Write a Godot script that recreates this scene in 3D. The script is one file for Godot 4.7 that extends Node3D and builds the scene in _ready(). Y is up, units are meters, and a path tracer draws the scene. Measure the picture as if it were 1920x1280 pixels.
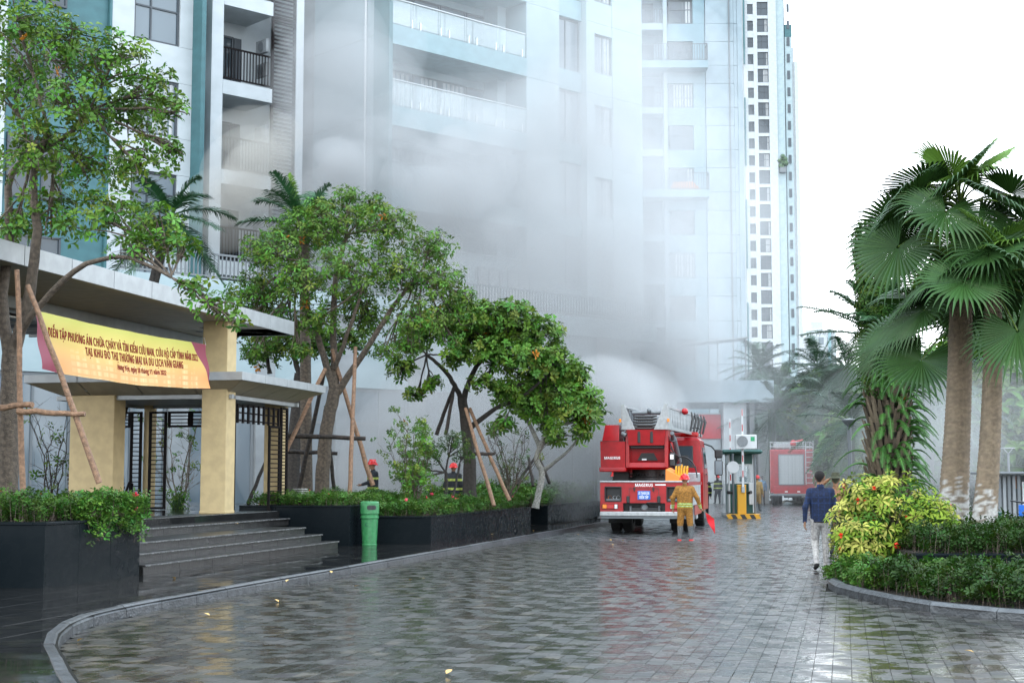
extends Node3D
# A wet entrance road between apartment towers during a fire drill: an aerial-ladder truck, smoke, planters, palms.

var rng := RandomNumberGenerator.new()
var M := {}
var used := {}
var RO := Vector3(-5.56, 0, -22.3)      # origin of the road's own axes: x across it, -z along it
var RY := deg_to_rad(-12.5)


class MB:
	var v := PackedVector3Array()
	var n := PackedVector3Array()
	var c := PackedColorArray()
	var t := PackedVector2Array()
	var ix := PackedInt32Array()
	var col := Color.WHITE

	func vert(p: Vector3, m: Vector3, uv := Vector2.ZERO) -> int:
		v.append(p)
		n.append(m)
		c.append(col)
		t.append(uv)
		return v.size() - 1

	func tri(a: Vector3, b: Vector3, d: Vector3) -> void:
		var m := (b - a).cross(d - a).normalized()
		var k := vert(a, m)
		vert(b, m)
		vert(d, m)
		ix.append(k)
		ix.append(k + 2)
		ix.append(k + 1)

	func quad(a: Vector3, b: Vector3, d: Vector3, e: Vector3) -> void:
		var m := (b - a).cross(d - a)
		if m.length_squared() < 1e-16:
			m = (d - a).cross(e - a)
		m = m.normalized()
		var k := vert(a, m)
		vert(b, m)
		vert(d, m)
		vert(e, m)
		ix.append_array(PackedInt32Array([k, k + 2, k + 1, k, k + 3, k + 2]))

	func tri_o(a: Vector3, b: Vector3, d: Vector3, o: Vector3) -> void:
		if (b - a).cross(d - a).dot((a + b + d) / 3.0 - o) < 0:
			tri(a, d, b)
		else:
			tri(a, b, d)

	func quad_o(a: Vector3, b: Vector3, d: Vector3, e: Vector3, o: Vector3) -> void:
		if (d - a).cross(e - b).dot((a + b + d + e) / 4.0 - o) < 0:
			quad(a, e, d, b)
		else:
			quad(a, b, d, e)

	func box(o: Vector3, s: Vector3, b := Basis(), bev := 0.0) -> void:
		var h := s / 2.0
		bev = minf(bev, minf(h.x, minf(h.y, h.z)) * 0.9)
		for axis in 3:
			var a1 := (axis + 1) % 3
			var a2 := (axis + 2) % 3
			for sg: float in [-1.0, 1.0]:
				var q := []
				for k in 4:
					var p := Vector3.ZERO
					p[axis] = sg * h[axis]
					p[a1] = ([-1, 1, 1, -1][k]) * (h[a1] - bev)
					p[a2] = ([-1, -1, 1, 1][k]) * (h[a2] - bev)
					q.append(o + b * p)
				quad_o(q[0], q[1], q[2], q[3], o)
				if bev > 0.0:      # the chamfer between this axis and the next one
					for s2: float in [-1.0, 1.0]:
						var e := []
						for k in 4:
							var p2 := Vector3.ZERO
							p2[axis] = sg * (h[axis] - (0.0 if k < 2 else bev))
							p2[a1] = s2 * (h[a1] - (bev if k < 2 else 0.0))
							p2[a2] = ([-1, 1, 1, -1][k]) * (h[a2] - bev)
							e.append(o + b * p2)
						quad_o(e[0], e[1], e[2], e[3], o)
		if bev > 0.0:
			for k in 8:
				var sx := 1.0 if k & 1 else -1.0
				var sy := 1.0 if k & 2 else -1.0
				var sz := 1.0 if k & 4 else -1.0
				tri_o(o + b * Vector3(sx * h.x, sy * (h.y - bev), sz * (h.z - bev)), o + b * Vector3(sx * (h.x - bev), sy * h.y, sz * (h.z - bev)), o + b * Vector3(sx * (h.x - bev), sy * (h.y - bev), sz * h.z), o)

	func hull(bottom: Array, top: Array) -> void:      # two rings with the same number of corners, joined
		var o := Vector3.ZERO
		for p: Vector3 in bottom + top:
			o += p
		o /= float(bottom.size() + top.size())
		for k in bottom.size():
			var l := (k + 1) % bottom.size()
			quad_o(bottom[k], bottom[l], top[l], top[k], o)
		for k in range(1, bottom.size() - 1):
			tri_o(bottom[0], bottom[k], bottom[k + 1], o)
			tri_o(top[0], top[k], top[k + 1], o)

	func tube(p: Array, r: Array, sides := 6, caps := true) -> void:
		if p.size() < 2:
			return
		var side := Vector3.ZERO
		var first := v.size()
		for k in p.size():
			var d: Vector3 = (p[mini(k + 1, p.size() - 1)] - p[maxi(k - 1, 0)]).normalized()
			if side == Vector3.ZERO:
				side = d.cross(Vector3.RIGHT if absf(d.x) < 0.8 else Vector3.UP).normalized()
			side = (side - d * side.dot(d)).normalized()
			var up := d.cross(side)
			for s in sides + 1:
				var a := TAU * s / sides
				var m := side * cos(a) + up * sin(a)
				vert(p[k] + m * float(r[k]), m, Vector2(float(s) / sides, k))
		for k in p.size() - 1:
			for s in sides:
				var a := first + k * (sides + 1) + s
				var b := a + sides + 1
				ix.append_array(PackedInt32Array([a, b, b + 1, a, b + 1, a + 1]))
		if caps:
			for e: int in [0, p.size() - 1]:
				var d2: Vector3 = (p[0] - p[1]).normalized() if e == 0 else (p[e] - p[e - 1]).normalized()
				var k2 := first + e * (sides + 1)
				for s in range(1, sides - 1):
					var q: Vector3 = v[k2]
					tri_o(q, v[k2 + s], v[k2 + s + 1], p[e] - d2)

	func lathe(prof: Array, sides := 20, x := Transform3D()) -> void:      # Vector2(radius, height) from the bottom up
		for k in prof.size() - 1:
			var a: Vector2 = prof[k]
			var b: Vector2 = prof[k + 1]
			var e := b - a
			var first := v.size()
			for s in sides + 1:
				var w := TAU * s / sides
				var m := (x.basis * Vector3(cos(w) * e.y, -e.x, sin(w) * e.y)).normalized()
				vert(x * Vector3(cos(w) * a.x, a.y, sin(w) * a.x), m)
				vert(x * Vector3(cos(w) * b.x, b.y, sin(w) * b.x), m)
			for s in sides:
				var i := first + s * 2
				ix.append_array(PackedInt32Array([i, i + 2, i + 3, i, i + 3, i + 1]))

	func ball(o: Vector3, r: Vector3, b := Basis(), rings := 6, sides := 10) -> void:
		var prof := []
		for k in rings + 1:
			var a := PI * k / rings - PI / 2
			prof.append(Vector2(cos(a), sin(a)))
		var first := v.size()
		for k in rings + 1:
			for s in sides + 1:
				var w := TAU * s / sides
				var m := Vector3(cos(w) * prof[k].x, prof[k].y, sin(w) * prof[k].x)
				vert(o + b * (m * r), (b * (m / r)).normalized())
		for k in rings:
			for s in sides:
				var i := first + k * (sides + 1) + s
				var j := i + sides + 1
				ix.append_array(PackedInt32Array([i, i + 1, j + 1, i, j + 1, j]))

	func mesh() -> ArrayMesh:
		var a := []
		a.resize(Mesh.ARRAY_MAX)
		a[Mesh.ARRAY_VERTEX] = v
		a[Mesh.ARRAY_NORMAL] = n
		a[Mesh.ARRAY_COLOR] = c
		a[Mesh.ARRAY_TEX_UV] = t
		a[Mesh.ARRAY_INDEX] = ix
		var m := ArrayMesh.new()
		m.add_surface_from_arrays(Mesh.PRIMITIVE_TRIANGLES, a)
		return m


# ---------------------------------------------------------------- naming and placing

func numbered(called: String) -> String:
	if not used.has(called):
		used[called] = 0
		return called
	used[called] += 1
	return "%s_%03d" % [called, used[called]]


func tag(o: Node, label: String, category := "", group := "", kind := "") -> void:
	if label:
		o.set_meta("label", label)
	if category:
		o.set_meta("category", category)
	if group:
		o.set_meta("group", group)
	if kind:
		o.set_meta("kind", kind)


func thing(called: String, label: String, category: String, at := Vector3.ZERO, yaw := 0.0, group := "") -> Node3D:
	var o := Node3D.new()
	o.name = numbered(called)
	add_child(o)
	o.position = at
	o.rotation.y = yaw
	tag(o, label, category, group)
	return o


func sub(called: String, parent: Node) -> Node3D:
	var o := Node3D.new()
	o.name = called
	parent.add_child(o, true)
	return o


func obj(called: String, m, mat: Material, parent: Node = null, at := Transform3D()) -> MeshInstance3D:
	var o := MeshInstance3D.new()
	o.mesh = m.mesh() if m is MB else m
	o.material_override = mat
	o.transform = at
	if parent:
		o.name = called
		parent.add_child(o, true)
	else:
		o.name = numbered(called)
		add_child(o)
	return o


func struct(called: String, m, mat: Material) -> MeshInstance3D:
	var o := obj(called, m, mat)
	o.set_meta("kind", "structure")
	return o


func scatter(called: String, m: Mesh, mat: Material, xs: Array, cs: Array, parent: Node) -> MultiMeshInstance3D:
	var mm := MultiMesh.new()
	mm.transform_format = MultiMesh.TRANSFORM_3D
	mm.use_colors = true
	mm.mesh = m
	mm.instance_count = xs.size()
	for k in xs.size():
		mm.set_instance_transform(k, xs[k])
		mm.set_instance_color(k, cs[k])
	var o := MultiMeshInstance3D.new()
	o.multimesh = mm
	o.material_override = mat
	o.name = called
	o.set_meta("kind", "stuff")
	parent.add_child(o, true)
	return o


func boxm(s: Vector3, bev := 0.0, col := Color.WHITE) -> ArrayMesh:
	var m := MB.new()
	m.col = col
	m.box(Vector3.ZERO, s, Basis(), bev)
	return m.mesh()


func block(called: String, o: Vector3, s: Vector3, mat: Material, parent: Node, bev := 0.0, b := Basis()) -> MeshInstance3D:
	return obj(called, boxm(s, bev), mat, parent, Transform3D(b, o))


func rf(u: float, v: float, y := 0.0) -> Vector3:      # the road's axes: u metres along it, v metres to its right
	return RO + Basis(Vector3.UP, RY) * Vector3(v, y, -u)


func rnd(a: float, b: float) -> float:
	return rng.randf_range(a, b)


func rdir() -> Vector3:
	var z := rnd(-1, 1)
	var a := rnd(0, TAU)
	var r := sqrt(1 - z * z)
	return Vector3(r * cos(a), z, r * sin(a))


func aim(d: Vector3, roll := 0.0) -> Basis:      # y along d
	var y := d.normalized()
	var x := y.cross(Vector3.BACK if absf(y.z) < 0.9 else Vector3.RIGHT).normalized()
	return Basis(x, y, x.cross(y)).rotated(y, roll)


# ---------------------------------------------------------------- materials

func lin(r: float, g: float, b: float, a := 1.0) -> Color:
	return Color(r, g, b, a).linear_to_srgb()


func noise(freq: float, octaves := 4, kind := FastNoiseLite.TYPE_SIMPLEX_SMOOTH, size := 512, lo := Color.BLACK, hi := Color.WHITE, from := 0.25, to := 0.75) -> NoiseTexture2D:
	var f := FastNoiseLite.new()
	f.seed = M.size() + 7
	f.noise_type = kind
	f.frequency = freq
	f.fractal_octaves = octaves
	var t := NoiseTexture2D.new()
	t.width = size
	t.height = size
	t.seamless = true
	t.noise = f
	var g := Gradient.new()
	g.offsets = PackedFloat32Array([from, to])
	g.colors = PackedColorArray([lo, hi])
	t.color_ramp = g
	return t


func mat(key: String, c: Color, rough := 0.6, metal := 0.0) -> StandardMaterial3D:
	var m := StandardMaterial3D.new()
	m.resource_name = key
	m.albedo_color = c
	m.roughness = rough
	m.metallic = metal
	m.vertex_color_use_as_albedo = true
	M[key] = m
	return m


func worn(m: StandardMaterial3D, albedo: Texture2D, bump: Texture2D, rough: Texture2D, scale: float, height := 0.0, world := true) -> StandardMaterial3D:
	m.uv1_triplanar = true
	m.uv1_world_triplanar = world
	m.uv1_scale = Vector3.ONE * scale
	if albedo:
		m.albedo_texture = albedo
	if rough:
		m.roughness_texture = rough
		m.roughness_texture_channel = BaseMaterial3D.TEXTURE_CHANNEL_RED
	if bump:
		m.heightmap_enabled = true
		m.heightmap_texture = bump
		m.heightmap_scale = height
	return m


func leafy(key: String, c: Color, rough: float, back: float) -> StandardMaterial3D:
	var m := mat(key, c, rough)
	m.backlight_enabled = true
	m.backlight = Color(back, back, back * 0.7)
	return m


func materials() -> void:
	var fine := noise(0.05, 5)
	var blotch := noise(0.008, 5)
	var made := {}
	var g := func(a: float, b: float) -> NoiseTexture2D:
		var key := "%s %s" % [a, b]
		if not made.has(key):
			made[key] = noise(0.012, 5, FastNoiseLite.TYPE_SIMPLEX_SMOOTH, 512, Color(a, a, a), Color(b, b, b))
		return made[key]
	var film: NoiseTexture2D = noise(0.006, 5, FastNoiseLite.TYPE_SIMPLEX_SMOOTH, 1024, Color(0.14, 0.14, 0.14), Color(0.44, 0.44, 0.44), 0.35, 0.68)
	var mottle: NoiseTexture2D = g.call(0.86, 1.0)
	worn(mat("paver", lin(1, 1, 1), 1.0), mottle, fine, film, 0.35, 0.1).metallic_specular = 0.46
	worn(mat("road", lin(0.052, 0.055, 0.055), 1.0), mottle, blotch, film, 0.3, 0.6)
	worn(mat("joint", lin(0.022, 0.022, 0.02), 0.8), null, fine, null, 2.0, 0.4).metallic_specular = 0.1
	worn(mat("pavement", lin(0.016, 0.016, 0.016), 1.0), mottle, blotch, noise(0.006, 5, FastNoiseLite.TYPE_SIMPLEX_SMOOTH, 512, Color(0.02, 0.02, 0.02), Color(0.17, 0.17, 0.17), 0.35, 0.75), 0.3, 0.05).metallic_specular = 0.2
	worn(mat("ground", lin(0.06, 0.063, 0.06), 0.5), mottle, blotch, null, 0.1, 1.0)
	worn(mat("kerb", lin(0.075, 0.08, 0.085), 0.4), g.call(0.7, 1.0), fine, null, 0.8, 0.5)
	worn(mat("granite", lin(0.007, 0.010, 0.012), 1.0), null, null, g.call(0.22, 0.32), 0.6)
	M.granite.metallic_specular = 0.16
	worn(mat("step", lin(0.03, 0.029, 0.028), 0.34), g.call(0.6, 1.0), fine, null, 0.8, 0.2)
	worn(mat("nosing", lin(0.2, 0.2, 0.195), 0.4), g.call(0.3, 1.0), fine, null, 1.4, 0.4)
	worn(mat("soil", lin(0.03, 0.022, 0.015), 0.9), null, fine, null, 2.0, 2.0)
	worn(mat("cream", lin(0.50, 0.375, 0.19), 0.65), g.call(0.93, 1.0), fine, null, 0.5, 0.1)
	worn(mat("alu", lin(0.34, 0.355, 0.36), 0.42, 0.15), g.call(0.92, 1.0), null, null, 0.4)
	worn(mat("soffit", lin(0.36, 0.31, 0.22), 0.5), g.call(0.92, 1.0), null, null, 0.4)
	mat("black_metal", lin(0.010, 0.008, 0.008), 0.7).metallic_specular = 0.2
	worn(mat("white_wall", lin(0.44, 0.475, 0.49), 0.6), noise(0.01, 4, FastNoiseLite.TYPE_SIMPLEX_SMOOTH, 512, Color(0.95, 0.95, 0.95), Color(1, 1, 1)), null, null, 0.25)
	worn(mat("pale_wall", lin(0.33, 0.41, 0.43), 0.6), noise(0.01, 4, FastNoiseLite.TYPE_SIMPLEX_SMOOTH, 512, Color(0.94, 0.95, 0.95), Color(1, 1, 1)), null, null, 0.2)
	worn(mat("grey_wall", lin(0.27, 0.29, 0.30), 0.65), mottle, null, null, 0.2)
	worn(mat("teal", lin(0.05, 0.14, 0.155), 0.6), g.call(0.9, 1.0), null, null, 0.3)
	worn(mat("pale_teal", lin(0.24, 0.37, 0.40), 0.6), g.call(0.92, 1.0), null, null, 0.3)
	worn(mat("tower_wall", lin(0.26, 0.325, 0.36), 0.65), g.call(0.95, 1.0), null, null, 0.15)
	worn(mat("tower_teal", lin(0.165, 0.26, 0.30), 0.65), g.call(0.95, 1.0), null, null, 0.15)
	mat("dark_frame", lin(0.035, 0.045, 0.055), 0.4)
	mat("dark_pane", lin(0.035, 0.05, 0.062), 0.1, 0.0).metallic_specular = 0.5
	mat("grey_pane", lin(0.11, 0.145, 0.17), 0.12).metallic_specular = 0.6
	mat("curtain", lin(0.4, 0.41, 0.41), 0.9)
	var gl := mat("glass", Color(0.85, 0.95, 0.97, 0.16), 0.04)
	gl.transparency = BaseMaterial3D.TRANSPARENCY_ALPHA
	mat("steel", lin(0.55, 0.57, 0.58), 0.3, 0.8)
	mat("grey_paint", lin(0.13, 0.145, 0.155), 0.45)
	mat("white_paint", lin(0.6, 0.61, 0.61), 0.4)
	mat("green_panel", lin(0.02, 0.32, 0.13), 0.4)
	mat("booth_green", lin(0.012, 0.075, 0.06), 0.4)
	mat("yellow", lin(0.62, 0.3, 0.008), 0.4)
	mat("orange", lin(0.6, 0.18, 0.02), 0.7)
	worn(mat("bin_green", lin(0.045, 0.235, 0.085), 0.35), g.call(0.85, 1.0), null, null, 1.5, 0.0, false)
	var red := mat("truck_red", lin(0.36, 0.006, 0.010), 0.35)
	red.metallic_specular = 0.35
	red.clearcoat_enabled = true
	red.clearcoat = 0.3
	red.clearcoat_roughness = 0.12
	worn(red, g.call(0.9, 1.0), null, null, 0.6, 0.0, false)
	worn(mat("ladder_grey", lin(0.4, 0.415, 0.42), 0.38, 0.2), g.call(0.9, 1.0), null, null, 1.2, 0.0, false)
	mat("rubber", lin(0.012, 0.012, 0.012), 0.7)
	mat("black_plastic", lin(0.014, 0.015, 0.016), 0.45)
	mat("lens_red", lin(0.45, 0.01, 0.01), 0.15)
	mat("lens_amber", lin(0.8, 0.22, 0.01), 0.15)
	mat("lens_white", lin(0.75, 0.75, 0.75), 0.15)
	mat("sign_blue", lin(0.02, 0.13, 0.5), 0.45)
	mat("letter_white", lin(0.8, 0.8, 0.8), 0.5)
	mat("letter_red", lin(0.36, 0.012, 0.03), 0.7)
	mat("helmet_red", lin(0.52, 0.012, 0.012), 0.22)
	worn(mat("cloth", lin(1, 1, 1), 0.85), g.call(0.72, 1.0), fine, null, 3.0, 0.6, false)
	mat("flag_red", lin(0.6, 0.012, 0.02), 0.75)
	worn(mat("bark", lin(0.165, 0.125, 0.09), 0.75), g.call(0.68, 1.0), fine, null, 1.8, 2.2)
	worn(mat("dark_bark", lin(0.055, 0.045, 0.037), 0.8), g.call(0.68, 1.0), fine, null, 1.8, 2.0)
	worn(mat("pole_wood", lin(0.29, 0.165, 0.095), 0.65), g.call(0.7, 1.0), fine, null, 1.6, 0.8)
	worn(mat("old_pole", lin(0.05, 0.034, 0.025), 0.7), g.call(0.45, 1.0), fine, null, 1.6, 0.8)
	worn(mat("palm_bark", lin(1, 1, 1), 0.75), g.call(0.85, 1.0), fine, null, 2.0, 0.8)
	mat("dark_leaf", lin(0.04, 0.09, 0.03), 0.6)
	leafy("leaf", lin(1, 1, 1), 0.42, 0.55).metallic_specular = 0.26
	leafy("palm_leaf", lin(1, 1, 1), 0.42, 0.4).metallic_specular = 0.3
	leafy("variegated", lin(1, 1, 1), 0.5, 0.5).metallic_specular = 0.22
	mat("petal", lin(0.72, 0.03, 0.015), 0.6)
	mat("petal_pink", lin(0.75, 0.06, 0.12), 0.6)
	mat("hose", lin(0.6, 0.58, 0.52), 0.8)
	mat("fallen", lin(1, 1, 1), 0.5)
	worn(mat("stone_lamp", lin(0.4, 0.39, 0.35), 0.7), g.call(0.6, 1.0), fine, null, 3.0, 0.6)
	var b := mat("banner", Color.WHITE, 0.55)
	b.albedo_color = Color(0.88, 0.88, 0.88)
	b.albedo_texture = banner_print()
	b.backlight_enabled = true
	b.backlight = Color(0.35, 0.35, 0.35)


func banner_print() -> ImageTexture:
	var w := 640
	var h := 128
	var im := Image.create(w, h, false, Image.FORMAT_RGB8)
	var r := RandomNumberGenerator.new()
	r.seed = 31
	var blocks := []
	for k in 70:      # the faint pale print on the lower half of the cloth
		var x := int(r.randf_range(90, 590))
		blocks.append([x, x + int(r.randf_range(4, 16)), int(r.randf_range(58, 112)), r.randf_range(0.08, 0.28)])
	for y in h:
		for x in w:
			var ty := float(y) / h
			var c := Color(0.80, 0.78, 0.30).lerp(Color(0.93, 0.66, 0.38), clampf(ty * 1.35 - 0.05, 0, 1))
			c = c.lerp(Color(0.96, 0.86, 0.40), 0.55 * exp(-pow((float(x) / w - 0.45) / 0.3, 2) - pow((ty - 0.4) / 0.3, 2)))
			for bl in blocks:
				if x >= bl[0] and x < bl[1] and y > bl[2] and (y / 5) % 3 != 0:
					c = c.lerp(Color(1.0, 0.93, 0.72), bl[3])
			var lx := 82.0 * pow(clampf(ty - 0.05, 0, 1), 1.4)
			var rx := w - 75.0 * pow(clampf(1.0 - ty, 0, 1), 1.8)
			if x < 5 or x < lx or x > rx:
				c = Color(0.56, 0.11, 0.24)
			im.set_pixel(x, y, c)
	return ImageTexture.create_from_image(im)


func letters(called: String, text: String, height: float, m: Material, parent: Node, at: Transform3D, width := 0.0, depth := 0.004) -> MeshInstance3D:
	var t := TextMesh.new()
	var f := SystemFont.new()
	f.font_names = PackedStringArray(["Droid Sans"])
	f.font_weight = 700
	t.font = f
	t.text = text
	t.font_size = 32
	t.pixel_size = height / 23.0
	t.depth = depth
	var o := obj(called, t, m, parent, at)
	if width > 0.0:
		o.scale.x *= width / t.get_aabb().size.x
	return o


func lettered(text: String) -> MB:
	# one line of bold capitals, 1 unit high from the baseline; marks that the font lacks are drawn over the plain letters
	var split := {"Ễ": ["Ê", "~"], "Ậ": ["Â", "."], "Ư": ["U", "h"], "Ơ": ["O", "h"], "Ữ": ["U", "h~"], "Ế": ["Ê", "/"], "Ứ": ["U", "h/"], "Ạ": ["A", "."], "Ụ": ["U", "."], "Ộ": ["Ô", "."], "Ấ": ["Â", "/"], "Ỉ": ["I", "?"], "Ị": ["I", "."], "ư": ["u", "h"]}
	var f := SystemFont.new()
	f.font_names = PackedStringArray(["Droid Sans"])
	f.font_weight = 700
	var plain := ""
	var marks := []
	for ch in text:
		if split.has(ch):
			marks.append([plain.length(), split[ch][1], split[ch][0]])
			plain += split[ch][0]
		else:
			plain += ch
	var get_text := func(s: String) -> TextMesh:
		var t := TextMesh.new()
		t.font = f
		t.text = s
		t.font_size = 32
		t.pixel_size = 1.0 / 23.0
		t.depth = 0.0
		t.horizontal_alignment = HORIZONTAL_ALIGNMENT_LEFT
		return t
	var low: float = get_text.call("H").get_aabb().position.y
	var tm: TextMesh = get_text.call(plain)
	var x0 := tm.get_aabb().position.x
	var a := tm.get_mesh_arrays()
	var m := MB.new()
	for p: Vector3 in a[Mesh.ARRAY_VERTEX]:
		m.vert(Vector3(p.x - x0, p.y - low, 0), Vector3.BACK)
	m.ix = a[Mesh.ARRAY_INDEX]
	for k in marks:
		var l: float = f.get_string_size(plain.substr(0, k[0]), HORIZONTAL_ALIGNMENT_LEFT, -1, 32).x / 23.0
		var w: float = f.get_string_size(k[2], HORIZONTAL_ALIGNMENT_LEFT, -1, 32).x / 23.0
		var cap := 0.78 if k[2] == "u" else 1.0
		var up := 1.08 if k[2] in ["U", "I", "O", "A"] else 1.3
		var c := l + w * 0.5
		for t in k[1]:
			match t:
				".":
					m.quad(Vector3(c - 0.09, -0.3, 0), Vector3(c + 0.09, -0.3, 0), Vector3(c + 0.09, -0.13, 0), Vector3(c - 0.09, -0.13, 0))
				"h":
					m.quad(Vector3(l + w * 0.84, cap - 0.12, 0), Vector3(l + w * 1.06, cap, 0), Vector3(l + w * 1.06, cap + 0.2, 0), Vector3(l + w * 0.92, cap + 0.2, 0))
				"/":
					m.quad(Vector3(c, up, 0), Vector3(c + 0.13, up, 0), Vector3(c + 0.3, up + 0.24, 0), Vector3(c + 0.12, up + 0.24, 0))
				"?":
					m.quad(Vector3(c - 0.06, up, 0), Vector3(c + 0.07, up, 0), Vector3(c + 0.16, up + 0.24, 0), Vector3(c - 0.1, up + 0.24, 0))
				"~":
					m.quad(Vector3(c - 0.24, up, 0), Vector3(c, up + 0.06, 0), Vector3(c, up + 0.18, 0), Vector3(c - 0.2, up + 0.14, 0))
					m.quad(Vector3(c, up + 0.06, 0), Vector3(c + 0.22, up + 0.06, 0), Vector3(c + 0.24, up + 0.2, 0), Vector3(c, up + 0.18, 0))
	return m


func reach(m: MB) -> float:
	var r := 0.0
	for p in m.v:
		r = maxf(r, p.x)
	return r


func sign_line(text: String, height: float, width: float, mat_: Material, parent: Node, at: Vector3) -> void:
	var m := lettered(text)
	var s := width / reach(m)
	for k in m.v.size():
		m.v[k] = Vector3(m.v[k].x * s - width / 2, (m.v[k].y - 0.5) * height, 0)
	obj("lettering", m, mat_, parent, Transform3D(Basis(), at))


# ---------------------------------------------------------------- the ground

func kerb_line() -> PackedVector3Array:
	var p := PackedVector3Array()
	for q: Vector3 in [rf(33, 2.45), rf(20, 2.36), rf(12, 2.29), rf(4, 2.2), rf(-0.2, 2.13), Vector3(-3.98, 0, -19.6), Vector3(-4.38, 0, -17.8), Vector3(-4.55, 0, -16.3), Vector3(-4.4, 0, -14.9), Vector3(-4.08, 0, -13.6), Vector3(-3.68, 0, -12.5), Vector3(-3.28, 0, -11.4), Vector3(-2.7, 0, -10.0), Vector3(-2.1, 0, -9.0)]:
		p.append(q)
	return p


func island_line() -> PackedVector3Array:
	var p := PackedVector3Array()
	for q: Vector2 in [Vector2(11.5, 36), Vector2(8.2, 30), Vector2(6.3, 26), Vector2(5.1, 23.4), Vector2(4.66, 22.2), Vector2(4.53, 21.3), Vector2(4.57, 20.4), Vector2(4.68, 19.4), Vector2(4.84, 18.5), Vector2(5.12, 17.7), Vector2(5.6, 17.0), Vector2(6.3, 16.3), Vector2(7.4, 15.6), Vector2(9.2, 14.9), Vector2(12, 14.4)]:
		p.append(Vector3(q.x, 0, -q.y))
	return p


func resample(p: PackedVector3Array, step: float) -> PackedVector3Array:
	var c := Curve3D.new()
	for k in p.size():
		var tang: Vector3 = (p[mini(k + 1, p.size() - 1)] - p[maxi(k - 1, 0)]) / 6.0
		c.add_point(p[k], -tang, tang)
	var out := PackedVector3Array()
	var n := int(c.get_baked_length() / step)
	for k in n + 1:
		out.append(c.sample_baked(c.get_baked_length() * k / n, true))
	return out


func flat(p: PackedVector3Array) -> PackedVector2Array:
	var q := PackedVector2Array()
	for a in p:
		q.append(Vector2(a.x, a.z))
	return q


func sheet(poly: PackedVector2Array, y: float) -> MB:
	var m := MB.new()
	var ix := Geometry2D.triangulate_polygon(poly)
	for k in range(0, ix.size(), 3):
		var q := []
		for j in 3:
			q.append(Vector3(poly[ix[k + j]].x, y, poly[ix[k + j]].y))
		if (q[1] - q[0]).cross(q[2] - q[0]).y < 0:
			m.tri(q[0], q[2], q[1])
		else:
			m.tri(q[0], q[1], q[2])
	return m


func kerb(called: String, label: String, line: PackedVector3Array, side: float, step: float) -> void:
	var root := Node3D.new()
	root.name = called
	add_child(root)
	tag(root, label, "", "", "structure")
	var p := resample(line, step)
	for k in p.size() - 1:
		var d := (p[k + 1] - p[k]).normalized()
		var across := Vector3(-d.z, 0, d.x) * side
		var a := p[k] + d * 0.006
		var b := p[k + 1] - d * 0.006
		var m := MB.new()
		var w := 0.125
		var e := rnd(-0.006, 0.006)
		var ring := func(o: Vector3) -> Array: return [o + Vector3(0, -0.06, 0), o + Vector3(0, 0.085, 0), o + across * 0.045 + Vector3(0, 0.128 + e, 0), o + across * w + Vector3(0, 0.128 + e, 0), o + across * w + Vector3(0, -0.06, 0)]
		var t := rnd(0.5, 1.15)
		m.col = Color(t, t, t * 1.02)
		m.hull(ring.call(a), ring.call(b))
		obj("kerb_stone", m, M.kerb, root)


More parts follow.
